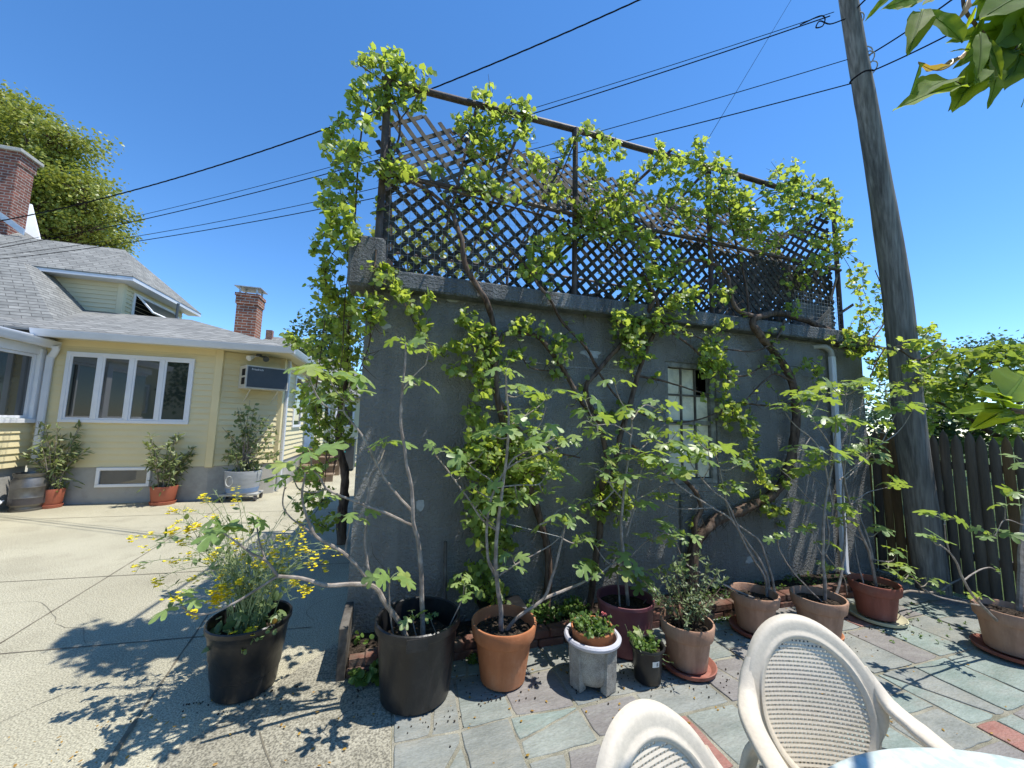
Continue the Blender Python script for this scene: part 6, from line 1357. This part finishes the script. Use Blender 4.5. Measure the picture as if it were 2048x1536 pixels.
# vine reaching past the pole
S, L = MB(), MB(); rr = random.Random(107)
pv = thing('grapevine', 'loose grapevine shoots wound around the utility pole at eave height', 'grapevine', at(1790, 700, 2.75), 'grapevines on the garage')
for ptl in ([(1735, 690), (1770, 695), (1800, 700), (1830, 690), (1860, 660)], [(1770, 695), (1750, 730), (1740, 760)], [(1800, 700), (1840, 720), (1890, 690)], [(1735, 690), (1770, 640), (1765, 580), (1750, 540)]):
    q, rs = smooth([at(p[0], p[1], 2.40 if p[0] > 1775 else 2.75) for p in ptl], [.008 - .0012 * i for i in range(len(ptl))], 4); S.tube(q, rs, 5)
clusters(L, S, [(1815, 688, 40, 14, 2.3), (1830, 730, 40, 14, 2.3), (1850, 665, 22, 18, 2.4), (1880, 690, 26, 18, 2.5), (1760, 580, 20, 40, 2.9), (1765, 640, 18, 30, 2.9), (1745, 720, 26, 28, 2.8), (1775, 740, 26, 20, 2.8), (1840, 760, 40, 16, 2.35), (1870, 740, 26, 22, 2.5), (1750, 680, 22, 18, 2.8)], .06, rr, 2.6, .06, .8)
build('trunk', S, M['bark_vine'], pv, kind='stuff'); build('foliage', L, M['grape'], pv, sharp=0)

# near overhanging branch at top right --------------------------------------
def near_leaf(mb, p0, p1, wdt, bend, n, rr, fold=.35, curl=0.0):
    wdt = wdt * .72
    p0, p1 = V(p0), V(p1); ax = p1 - p0; L_ = ax.length; ax.normalize(); n = V(n); n = (n - ax * n.dot(ax)).normalized(); s = ax.cross(n); vs = []; K = 12
    for i in range(K + 1):
        t = i / K; w_ = wdt * L_ * (math.sin(math.pi * min(1, t ** .8)) ** .85 if t < 1 else 0) * (1 - .25 * t) + 1e-5
        c = p0 + ax * (L_ * t) + n * (bend * L_ * math.sin(math.pi * t) - curl * L_ * t * t)
        for j, k in enumerate((-1, -.5, 0, .5, 1)): vs.append(c + s * (w_ * k * .5) + n * (fold * w_ * abs(k) * .5 + .012 * L_ * math.sin(t * 21 + j) * abs(k)))
    mb.add(vs, [(5 * i + j, 5 * i + j + 1, 5 * i + j + 6, 5 * i + j + 5) for i in range(K) for j in range(4)], 0, True)
    mb.tube([vs[5 * i + 2] for i in range(K)], [.012 * L_ * (1 - .07 * i) for i in range(K)], 5)
nb = thing('tree', 'close leafy tree whose branches with large pointed leaves hang in at the top right corner', 'tree', (2.35, -1.0, 0))
mb = MB(); tp_, tr_r = smooth([(2.35, -1.0, 0), (2.38, -1.02, .9), (2.33, -.98, 1.8), (2.28, -.95, 2.6), (2.3, -1.0, 3.3)], [.10, .085, .075, .06, .04], 5); mb.tube(tp_, tr_r, 14, bark=.15); build('trunk', mb, M['bark_vine'], nb)
rr = random.Random(111); S, L, D = MB(), MB(), MB(); YN = .56
def N_(px, py, dy=0): return at(px, py, YN + dy)
for pts_, r0, r1 in (([(2150, 40), (2060, 75), (1990, 100), (1945, 98)], .009, .005), ([(1990, 100), (1960, 60), (1930, 20), (1925, -20)], .005, .004), ([(2040, 82), (2000, 140), (1940, 170), (1900, 160)], .003, .002), ([(2150, -20), (2080, 30), (2020, 60)], .006, .004)):
    q, rs = smooth([N_(*p) for p in pts_], [r0 + (r1 - r0) * i / (len(pts_) - 1) for i in range(len(pts_))], 4); S.tube(q, rs, 8)
LV = [((1925, 85), (1838, 18), .50, .04), ((1845, 20), (1815, 112), .30, .02), ((1800, -25), (1728, 45), .34, .05), ((1835, -5), (1762, 20), .22, .04), ((1850, -10), (1780, 18), .28, -.05), ((1900, -20), (1845, 10), .3, 0), ((1945, 100), (1895, 105), .35, .05),
      ((2005, 75), (1898, 222), .30, .05), ((1985, 110), (1975, 218), .42, .06), ((2020, 95), (1945, 195), .34, .0), ((2040, 90), (2010, 180), .36, .05), ((1940, 170), (1785, 222), .24, .03), ((1950, 150), (1905, 225), .42, .02), ((2048, 40), (1955, 70), .45, .05), ((2070, 60), (2020, 150), .4, .02), ((2060, 110), (2042, 215), .35, .04),
      ((1950, 40), (2040, -10), .6, .05), ((2060, 0), (1960, 40), .5, .05), ((2080, 20), (1990, 95), .45, -.03), ((1955, 150), (1930, 190), .3, .02), ((1965, 130), (1950, 170), .4, .02), ((2090, 90), (2030, 110), .5, .02), ((2000, -30), (1940, 15), .4, .03), ((2060, 150), (2055, 235), .3, .02)]
LV += [((1990 + rr.uniform(-40, 60), 70 + rr.uniform(-60, 60)), None, rr.uniform(.25, .4), .03) for k in range(16)]
for a, b, w_, bd in LV:
    if b is None: an = rr.uniform(1.2, 3.0); L__ = rr.uniform(70, 125); b = (a[0] + L__ * math.cos(an), a[1] + L__ * math.sin(an) * .9)
    near_leaf(L, N_(a[0], a[1], rr.uniform(-.03, .03)), N_(b[0], b[1], rr.uniform(-.05, .05)), w_, bd, V((-.45 + rr.gauss(.0, .3), -.8, .25 + rr.gauss(0, .3))), rr, rr.uniform(.1, .35))
near_leaf(L, N_(1905, 160), N_(1815, 205), .52, .05, V((-.3, -.6, .5)), rr); near_leaf(L, N_(1840, 130), N_(1815, 205), .45, .0, V((.6, -.6, .2)), rr)
for a, b, w_, bd, nn_ in (((1930, 105), (1836, 125), .26, -.12, V((0, -.3, 1))), ((1936, -10), (1912, 45), .30, .05, V((.2, -.8, .2))), ((2050, 130), (2030, 90), .4, .0, V((0, -.6, .6)))):
    D = MB(); near_leaf(D, N_(*a), N_(*b), w_, bd, nn_, rr); build('dead_leaf', D, M['dead_leaf'], nb, sharp=0)
for a_, b_ in ((N_(2150, 40), V((2.28, -.95, 2.55))), (N_(2150, -20), V((2.29, -.97, 2.75)))):
    q, rs = smooth([b_, V((1.2, -.55, 2.65)), V((1.15, 0, 2.5)), a_], [.03, .022, .015, .009], 6); S.tube(q, rs, 8)
build('branch', S, M['twig'], nb); build('foliage', L, M['near'], nb, sharp=0)
n2 = nb; S, L = MB(), MB(); YN = .36
q, rs = smooth([V((2.34, -.98, 1.5)), V((1.5, -.25, 1.52)), N_(2150, 830), N_(2070, 824), N_(2020, 818)], [.016, .01, .0055, .004, .0025], 5); S.tube(q, rs, 7)
for a, b, w_, bd in (((2018, 818), (1900, 828), .22, .04), ((2015, 820), (1938, 862), .30, .04), ((2010, 815), (1955, 792), .4, .05), ((2010, 800), (2045, 752), .4, .03), ((2012, 796), (1952, 780), .28, .03), ((2040, 830), (1990, 836), .15, .0), ((2020, 806), (2060, 790), .4, .04)):
    near_leaf(L, N_(a[0], a[1], rr.uniform(-.03, .03)), N_(b[0], b[1], rr.uniform(-.05, .05)), w_, bd, V((-.5 + rr.gauss(0, .2), -.6, .5)), rr, .3)
build('branch', S, M['twig'], n2); build('foliage', L, M['near'], n2, sharp=0)

# ================================================================== HOUSE-SIDE POTS
def oleander(label, c, pot_r, pot_h, h, spread, n, seed, targets=(), Yp=None):
    t = thing('potted_oleander', label, 'potted plant', (c[0], c[1], 0), 'potted oleanders by the yellow house'); rr = random.Random(seed)
    mb = MB(); mb.lathe((c[0], c[1], .003), [(pot_r * .74, 0), (pot_r * .8, .01), (pot_r * .83, pot_h * .22), (pot_r * .86, pot_h * .25), (pot_r, pot_h * .96), (pot_r, pot_h), (pot_r * .93, pot_h), (pot_r * .88, pot_h * .8)], 32); mb.lathe((c[0], c[1], .003), [(pot_r * .9, 0), (pot_r * .97, pot_h * .16), (pot_r * .93, pot_h * .17), (pot_r * .8, .02)], 32); build('pot', mb, M['red_plastic'], t)
    mb = MB(); mb.disc((c[0], c[1], pot_h * .86), pot_r * .9, 20, 4, .01); build('soil', mb, M['soil'], t)
    S, L = MB(), MB()
    for k in range(n):
        a = rr.uniform(0, 6.28); q = rr.uniform(0, pot_r * .5); p0 = V((c[0] + q * math.cos(a), c[1] + q * math.sin(a), pot_h * .85)); hh = h * rr.uniform(.35, 1); sp = spread * rr.uniform(.15, 1) * (.5 + .5 * hh / h)
        p1 = p0 + V((math.cos(a) * sp, math.sin(a) * sp * .8, hh)); pts, rs = smooth([p0, p0.lerp(p1, .5) + V((-math.cos(a) * sp * .2, 0, .05)), p1], [.009, .006, .003], 5); S.tube(pts, rs, 5)
        for i in range(22):
            tt = 1 - rr.random() ** 1.6 * .55; p = pts[int(tt * (len(pts) - 1))]; leaf(L, T_LANCE, p + rvec(rr, .012), rvec(rr, .6) + V((math.cos(a) * .3, math.sin(a) * .3, .35)), V((0, -.2, 1)) + rvec(rr, .4), rr.uniform(.08, .15), rr, 1.0)
        for i in range(6): leaf(L, T_LANCE, p0.lerp(p1, rr.uniform(.05, .3)) + rvec(rr, .06), rvec(rr, .7) + V((0, 0, .3)), V((0, -.2, 1)) + rvec(rr, .4), rr.uniform(.08, .13), rr)
    build('branch', S, M['fig_bark'], t); build('foliage', L, M['oleander'], t, sharp=0); return t
gA = gnd(325, 1008); oleander('oleander in a red plastic pot below the four-pane house window', (gA.x, gA.y), .19, .31, 1.0, .42, 22, 121)
gB = gnd(95, 1003); oleander('straggly oleander in a red plastic pot behind the steel keg', (-5.27, 8.30), .15, .30, 1.15, .5, 22, 122)
# barrel planter on a dolly
dl = thing('plant_dolly', 'grey wheeled plant dolly under the grey-blue half barrel', 'dolly', (-2.66, 8.47, 0)); dc = V((-2.64, 8.45, 0))
mb = MB(); mb.bbox(dc.x - .30, dc.x + .30, dc.y - .2, dc.y + .2, .10, .14, .008); build('platform', mb, M['foundation'], dl)
for sx in (-.27, .27):
    for sy in (-.16, .16):
        mb = MB(); mb.tube([(dc.x + sx - .018, dc.y + sy, .052), (dc.x + sx + .018, dc.y + sy, .052)], .05, 16); mb.box(dc.x + sx - .026, dc.x + sx + .026, dc.y + sy - .012, dc.y + sy + .012, .05, .10); build('wheel', mb, M['keg_dark'], dl)
bp = thing('barrel_planter', 'grey-blue painted half barrel planted with a tall thin shrub', 'potted plant', (dc.x, dc.y, .14), 'potted plants by the yellow house')
mb = MB(); mb.lathe((dc.x, dc.y, .142), [(.245, 0), (.262, .09), (.264, .1), (.285, .26), (.287, .27), (.296, .39), (.296, .405), (.275, .405), (.265, .33)], 36); pb_ = build('barrel', mb, M['blue_tub'], bp)
mb = MB(); mb.lathe((dc.x, dc.y, .142), [(.252, .02), (.269, .10), (.264, .10), (.247, .02)], 36); build('hoop', mb, M['blue_band'], pb_)
mb = MB(); ring = [V((dc.x - .13 + .055 * math.cos(a), dc.y - .27, .38 + .09 * math.sin(a))) for a in [k * 6.283 / 16 for k in range(17)]]; mb.tube(ring, .009, 6); build('rope_handle', mb, M['white_old'], pb_)
mb = MB(); mb.disc((dc.x, dc.y, .49), .27, 20, 4, .012); build('soil', mb, M['soil'], bp)
rr = random.Random(131); S, L = MB(), MB()
for tg in [(500, 800), (480, 815), (520, 830), (540, 830), (555, 850), (560, 880), (545, 870), (475, 815), (445, 855), (450, 900), (462, 880), (485, 870), (530, 900), (550, 910), (515, 880), (500, 850), (470, 905), (445, 910), (535, 860), (480, 830), (510, 810), (565, 905), (520, 930), (490, 930)]:
    p0 = dc + V((rr.uniform(-.08, .08), rr.uniform(-.08, .08), .49)); p1 = at(tg[0], tg[1], dc.y + rr.uniform(-.25, .2)); mid = p0.lerp(p1, .5) + V(((p0.x - p1.x) * .2, 0, .06))
    pts, rs = smooth([p0, mid, p1], [.012, .007, .003], 5); S.tube(pts, rs, 5)
    for i in range(22): p = pts[int((1 - rr.random() ** 1.5 * .5) * (len(pts) - 1))] + rvec(rr, .04); leaf(L, T_OVAL, p, rvec(rr, .7) + V((0, 0, -.1)), V((0, -.2, 1)) + rvec(rr, .4), rr.uniform(.05, .11), rr)
for k in range(70): p = dc + V((rr.gauss(0, .14), rr.gauss(0, .12), .5 + rr.uniform(0, .12))); leaf(L, T_LANCE, p, rvec(rr, .7) + V((0, 0, .3)), V((0, -.2, 1)), rr.uniform(.06, .12), rr)
build('branch', S, M['fig_bark'], bp); build('foliage', L, M['oleander'], bp, sharp=0)
# keg
gk = gnd(60, 1019); kc = V((-5.42, 8.02, 0)); kc = V((-5.46, 8.16, 0))
kg = thing('steel_keg', 'dented stainless steel beer keg standing by the house wall', 'keg', kc)
mb = MB(); mb.lathe(kc, [(.185, .0), (.19, .03), (.178, .035), (.175, .07), (.198, .10), (.203, .2), (.208, .21), (.203, .22), (.205, .36), (.210, .37), (.205, .38), (.2, .47), (.178, .50), (.176, .52), (.19, .54), (.192, .58), (.182, .58), (.175, .54), (.0, .515)], 40); kb = build('body', mb, M['keg'], kg)
mb = MB(); mb.lathe(kc, [(.2035, .105), (.2055, .2), (.2035, .2)], 40); build('band', mb, M['keg_dark'], kg)
mb = MB(); mb.lathe(kc + V((0, 0, .512)), [(.045, 0), (.045, .02), (.03, .024), (.0, .024)], 18); build('valve', mb, M['keg'], kg)
mb = MB(); a = gnd(-20, 1022); mb.slab([V((-6.1, 7.55, .03)), V((-5.62, 7.75, .03)), V((-5.66, 8.05, .16)), V((-6.15, 7.85, .16))], (0, 0, .02)); build('white_board', mb, M['white'], None, (-5.9, 7.8, 0), 'white board lying on the ground at the left edge beside the keg', 'board')

# ================================================================== BEYOND : neighbour's house, bin, verge
nh = thing('neighbour_house', 'pale neighbouring house with a grey roof beyond the side steps', 'house', (-2.5, 19, 0))
mb = MB(); x0, x1 = at(560, 760, 19).x - 1.2, at(745, 760, 19).x; z1 = at(650, 790, 19).z; mb.box(x0, x1, 19, 25, 0, z1); build('wall', mb, M['siding_pale'], nh)
mb = MB(); zr_ = at(600, 716, 20).z; mb.slab([V((x0 - .3, 18.6, z1 - .1)), V((x1 + .3, 18.6, z1 - .1)), V((x1 - 1.5, 21.5, zr_ + .2)), V((x0 + 1.2, 21.5, zr_ + .2))], (0, 0, .06)); build('roof', mb, M['shingle'], nh)
a = at(616, 742, 19.4); mb = MB(); mb.tube([V((a.x, 19.6, z1)), V((a.x, 19.6, at(616, 716, 19.6).z + .1))], .06, 8); build('vent_pipe', mb, M['white'], nh)
for px_ in (640, 690):
    mb = MB(); b = at(px_, 830, 18.98); mb.bbox(b.x - .4, b.x + .4, 18.94, 19.02, 1.2, 2.2, .01); wn = build('window', mb, M['white'], nh); mb = MB(); mb.box(b.x - .32, b.x + .32, 18.93, 18.938, 1.28, 2.12); build('pane', mb, M['glass'], wn)
a = at(583, 700, 30); fh = thing('far_house', 'small far roof with a chimney above the yellow house eave', 'house', (a.x, 30, 0))
z1 = at(583, 690, 30).z; mb = MB(); mb.box(a.x - 2.5, a.x + 1.6, 30, 34, 0, z1 - .6); build('wall', mb, M['siding_pale'], fh)
mb = MB(); mb.slab([V((a.x - 3, 29.6, z1 - .7)), V((a.x + 2, 29.6, z1 - .7)), V((a.x + .8, 32, z1 + .8)), V((a.x - 2, 32, z1 + .8))], (0, 0, .06)); build('roof', mb, M['shingle'], fh)
mb = MB(); b = at(513, 668, 29); mb.box(b.x - .2, b.x + .2, 31.5, 31.9, z1, z1 + 1.25); build('chimney', mb, M['brick_old'], fh)
bn = thing('wheeled_bin', 'dark wheeled bin with a teal question mark beyond the side steps', 'bin', (at(688, 915, 12.5).x, 12.5, 0)); bx = at(688, 915, 12.5).x
mb = MB(); mb.slab([V((bx - .27, 12.5, .06)), V((bx + .27, 12.5, .06)), V((bx + .27, 13.0, .06)), V((bx - .27, 13.0, .06))], (0, 0, .86)); build('body', mb, M['metal_dark'], bn)
mb = MB(); mb.bbox(bx - .3, bx + .3, 12.46, 13.06, .922, .98, .015); build('lid', mb, M['metal_dark'], bn)
for sx in (-.22, .22): mb = MB(); mb.tube([(bx + sx - .03, 12.9, .09), (bx + sx + .03, 12.9, .09)], .09, 14); build('wheel', mb, M['keg_dark'], bn)
text('lettering', '?', .34, (bx + .02, 12.497, .66), (1, 0, 0), (0, 0, 1), M['teal'], bn)
mb = MB(); vs = [V((x, y, .02 + .03 * noise.noise(V((x, y, 0))))) for x in (-1.2, -.4, .4, 1.2) for y in (13.6, 15, 17, 18.9)]; mb.add(vs, [(4 * i + j, 4 * i + 4 + j, 4 * i + 5 + j, 4 * i + 1 + j) for i in range(3) for j in range(3)], 0, True); build('far_lawn', mb, M['lawn'], kind='structure')
mb = MB(); mb.bbox(-.62, -.25, 12.2, 12.5, 0, .35, .02); build('concrete_block', mb, M['stucco_light'], None, (-.45, 12.35, 0), 'low pale concrete block beside the dark wheeled bin', 'block')

# ================================================================== TABLE and CHAIRS
TC = V((1.175, .0, 0)); TR = .76; tt = thing('patio_table', 'round mottled pale green resin patio table at the bottom right', 'table', TC)
mb = MB(); mb.lathe(TC, [(.0, .694), (TR - .03, .694), (TR - .012, .698), (TR, .706), (TR + .001, .714), (TR - .006, .7205), (TR - .02, .7225), (TR - .06, .722), (TR - .3, .722), (.0, .722)], 96); build('table_top', mb, M['table'], tt)
mb = MB(); mb.lathe(TC, [(TR - .05, .66), (TR - .035, .66), (TR - .035, .6935), (TR - .05, .6935)], 64); build('apron_ring', mb, M['table_frame'], tt)
for k in range(4):
    a = .785 + k * 1.571; dd = V((math.cos(a), math.sin(a), 0)); mb = MB(); lp, lr = smooth([TC + dd * .52 + V((0, 0, .69)), TC + dd * .54 + V((0, 0, .4)), TC + dd * .60 + V((0, 0, .005))], [.034, .026, .022], 4); mb.tube(lp, lr, 12); build('leg', mb, M['table_frame'], tt)

def make_chair(label):
    """origin at floor centre, facing +y"""
    t = thing('resin_chair', label, 'chair', (0, 0, 0), 'beige resin armchairs at the table')
    zc, hz_, hw_ = .575, .20, .170
    LEAN = .30
    def surf(x, z, off=0):                               # curved, raked back surface; +off = towards the sitter
        y = -.235 - (z - .43) * LEAN + .62 * x * x
        return V((x, y + off, z - off * .15))
    # frame ring with outer outline; wide band on top and sides, thin at the bottom
    mb = MB(); K = 72; rows = []
    for k in range(K):
        a = 2 * math.pi * k / K; c_, s_ = math.cos(a), math.sin(a)
        ix, iz = hw_ * c_ * (1 if s_ > 0 else 1 - .16 * s_ * s_), zc + hz_ * s_
        up = max(0, min(1, (s_ + .42) / .5)); bw = .022 + .036 * (up * up * (3 - 2 * up))
        nx_, nz_ = c_ / hw_, s_ / hz_; l = math.hypot(nx_, nz_); nx_, nz_ = nx_ / l, nz_ / l
        ring = []
        for q, off in ((-.004, .002), (-.004, .010), (.006, .017), (.012, .017), (.016, .010), (.024, .009), (bw * .72, .011), (bw * .92, .006), (bw, -.006), (bw - .002, -.022), (bw - .012, -.026), (bw - .016, -.012), (.016, -.008), (.0, -.008)):
            ring.append(surf(ix + nx_ * q, iz + nz_ * q, off))
        rows.append(ring)
    n = len(rows[0]); vs = [p for r_ in rows for p in r_]
    mb.add(vs, [(k * n + j, ((k + 1) % K) * n + j, ((k + 1) % K) * n + (j + 1) % n, k * n + (j + 1) % n) for k in range(K) for j in range(n)], 0, True)
    build('back_frame', mb, M['resin'], t, sharp=50)
    # perforated cane-pattern panel: real holes
    mb = MB(); px_, pz_ = .0132, .0124; hx_, hz2 = .0070, .0062; nx = int(hw_ / px_) + 1; nz = int(hz_ / pz_) + 1; idx = {}
    xs = []; zs = []
    for i in range(-nx, nx + 1): xs += [i * px_ - hx_ / 2, i * px_ + hx_ / 2]
    for j in range(-nz, nz + 1): zs += [zc + j * pz_ - hz2 / 2, zc + j * pz_ + hz2 / 2]
    inside = lambda x, z: (x / (hw_ * (1 if z > zc else 1 - .16 * ((z - zc) / hz_) ** 2))) ** 2 + ((z - zc) / hz_) ** 2 < 1.0
    vs = []; fs = []
    def vid(i, j):
        if (i, j) not in idx:
            x, z = xs[i], zs[j]; zz = z; idx[(i, j)] = len(vs); vs.append(surf(x, zz, .004 + (.0012 if (j % 2) else -.0006)))
        return idx[(i, j)]
    for i in range(len(xs) - 1):
        for j in range(len(zs) - 1):
            cx, cz = (xs[i] + xs[i + 1]) / 2, (zs[j] + zs[j + 1]) / 2
            if not inside(cx, cz): continue
            if i % 2 == 0 and j % 2 == 0 and inside(cx * 1.05, zc + (cz - zc) * 1.05): continue
            fs.append((vid(i, j), vid(i + 1, j), vid(i + 1, j + 1), vid(i, j + 1)))
    mb.add(vs, fs, 0, False); bo = build('back_panel', mb, M['resin'], t)
    sm_ = bo.modifiers.new('thickness', 'SOLIDIFY'); sm_.thickness = .004; sm_.offset = 0
    # arms sweep out of the sides of the band, forward, and down into the front legs
    for sx in (-1, 1):
        mb = MB(); x0 = sx * .232
        P = [surf(sx * .193, .70, -.012), surf(sx * .212, .655, -.008), surf(sx * .23, .612, .0) + V((0, .012, 0)), V((sx * .256, -.18, .59)), V((sx * .27, -.10, .58)), V((sx * .28, .04, .58)), V((sx * .283, .17, .582)), V((sx * .283, .225, .574)), V((sx * .284, .248, .55)), V((sx * .285, .255, .51)), V((sx * .288, .262, .3)), V((sx * .293, .272, .004))]
        wv = [V((1, .0, -.4 * sx)), V((1, 0, -.3 * sx)), V((1, 0, -.1 * sx)), V((1, 0, 0)), V((1, 0, 0)), V((1, 0, 0)), V((1, 0, 0)), V((1, 0, 0)), V((1, 0, 0)), V((1, 0, 0)), V((1, 0, 0)), V((1, 0, 0))]
        hw2 = [.010, .020, .029, .033, .032, .032, .033, .032, .027, .026, .025, .022]
        pts, hw3 = smooth(P, hw2, 5); wv3 = [wv[min(len(wv) - 1, i // 5)] for i in range(len(pts))]
        mb.rsweep(pts, wv3, hw3, .013, 0, True, .28); build('arm', mb, M['resin'], t, sharp=50)
        mb = MB(); P = [surf(sx * .19, .47, -.02), V((sx * .215, -.27, .40)), V((sx * .235, -.31, .2)), V((sx * .25, -.335, .004))]; pts, h3 = smooth(P, [.03, .034, .03, .024], 4); mb.rsweep(pts, V((1, .5 * sx, 0)), h3, .012, 0, True, .25); build('leg', mb, M['resin'], t, sharp=50)
    mb = MB(); K = 14; vs = []
    for i in range(K + 1):
        for j in range(K + 1):
            u_, v_ = i / K * 2 - 1, j / K; x = u_ * (.205 + .045 * v_); y = -.235 + v_ * .49; z = .395 + .02 * v_ - .018 * (1 - u_ * u_) * math.sin(math.pi * min(1, v_ * 1.1)) - .05 * max(0, v_ - .9) * 10 * .25; vs.append(V((x, y, z)))
    mb.add(vs, [(i * (K + 1) + j, (i + 1) * (K + 1) + j, (i + 1) * (K + 1) + j + 1, i * (K + 1) + j + 1) for i in range(K) for j in range(K)], 0, True); so_ = build('seat', mb, M['resin'], t); q_ = so_.modifiers.new('thickness', 'SOLIDIFY'); q_.thickness = .012
    mb = MB(); vs = []                                    # solid splat between oval and seat
    for i in range(9):
        u_ = i / 8 * 2 - 1; vs += [surf(u_ * .105, .40, 0) + V((0, .0, -.02)), surf(u_ * .11, .42, -.006)]
    mb.add(vs, [(2 * i, 2 * i + 2, 2 * i + 3, 2 * i + 1) for i in range(8)], 0, True); sp_ = build('splat', mb, M['resin'], t); q_ = sp_.modifiers.new('thickness', 'SOLIDIFY'); q_.thickness = .008
    return t
ch = make_chair('beige resin armchair with its whole perforated oval back in view, right of the other')
def place(o, top, face):
    a = math.atan2(face[1], face[0]) - math.pi / 2; o.rotation_euler = (0, 0, a)
    loc = Matrix.Rotation(a, 3, 'Z') @ V((0, -.362, 0)); o.location = V((top[0], top[1], 0.012)) - loc
place(ch, (1.495, 1.14), (-.39, -.92))
c2 = copy_tree(ch); c2['label'] = 'beige resin armchair cut off by the bottom edge, left of the other'
place(c2, (.622, .895), (.24, -.97))

# ================================================================== BEHIND THE CAMERA : what the house windows mirror, plus an unseen tree against sky fill
rh = thing('sided_house', 'pale lap-sided house mirrored in the third pane of the four-pane window', 'house', (-12, -6.6, 0))
mb = MB(); siding(mb, (-9.6, -6.5), (-17, -6.5), 0.4, 5.6, (0, 1, 0), .16); wall_box(mb, (-9.6, -6.5), (-17, -6.5), 0, 5.6, (0, 1, 0), .15); siding(mb, (-9.6, -12), (-9.6, -6.5), .4, 5.6, (1, 0, 0), .16); build('wall', mb, M['siding_pale'], rh)
mb = MB(); mb.slab([V((-9.2, -6.1, 5.6)), V((-17.4, -6.1, 5.6)), V((-17.4, -9.5, 7.8)), V((-9.2, -9.5, 7.8))], (0, 0, .1)); build('roof', mb, M['shingle'], rh)
for x in (-12.2, -15):
    mb = MB(); mb.bbox(x - .5, x + .5, -6.5, -6.42, 1.6, 3.0, .01); wn = build('window', mb, M['white'], rh); mb = MB(); mb.box(x - .42, x + .42, -6.415, -6.405, 1.68, 2.92); build('pane', mb, M['glass'], wn)
tree('dark leafy tree mirrored in the second pane of the four-pane window', (-8.6, -4.2, 0), 5.5, [((-8.4, -4.2, 4.2), (1.7, 1.4, 1.3), 90), ((-8.9, -4.4, 2.8), (1.3, 1.2, 1.0), 60), ((-7.6, -4.0, 3.2), (1.0, 1.0, .9), 50), ((-9.4, -4.0, 5.0), (1.2, 1.2, .8), 50)], M['tree_dark'], 140, .16, .16)
tree('unseen broad green tree behind the camera, added to screen the sky', (-5.4, -6.0, 0), 6.5, [((-5.2, -6, 5.0), (2.4, 1.8, 1.6), 110), ((-6.4, -5.8, 3.6), (1.4, 1.4, 1.1), 60), ((-4.0, -6.4, 3.6), (1.6, 1.4, 1.2), 70), ((-5.4, -5.6, 2.4), (1.6, 1.2, .9), 60)], M['tree_dark'], 141, .2, .2)  # out of view, added to block blue sky fill
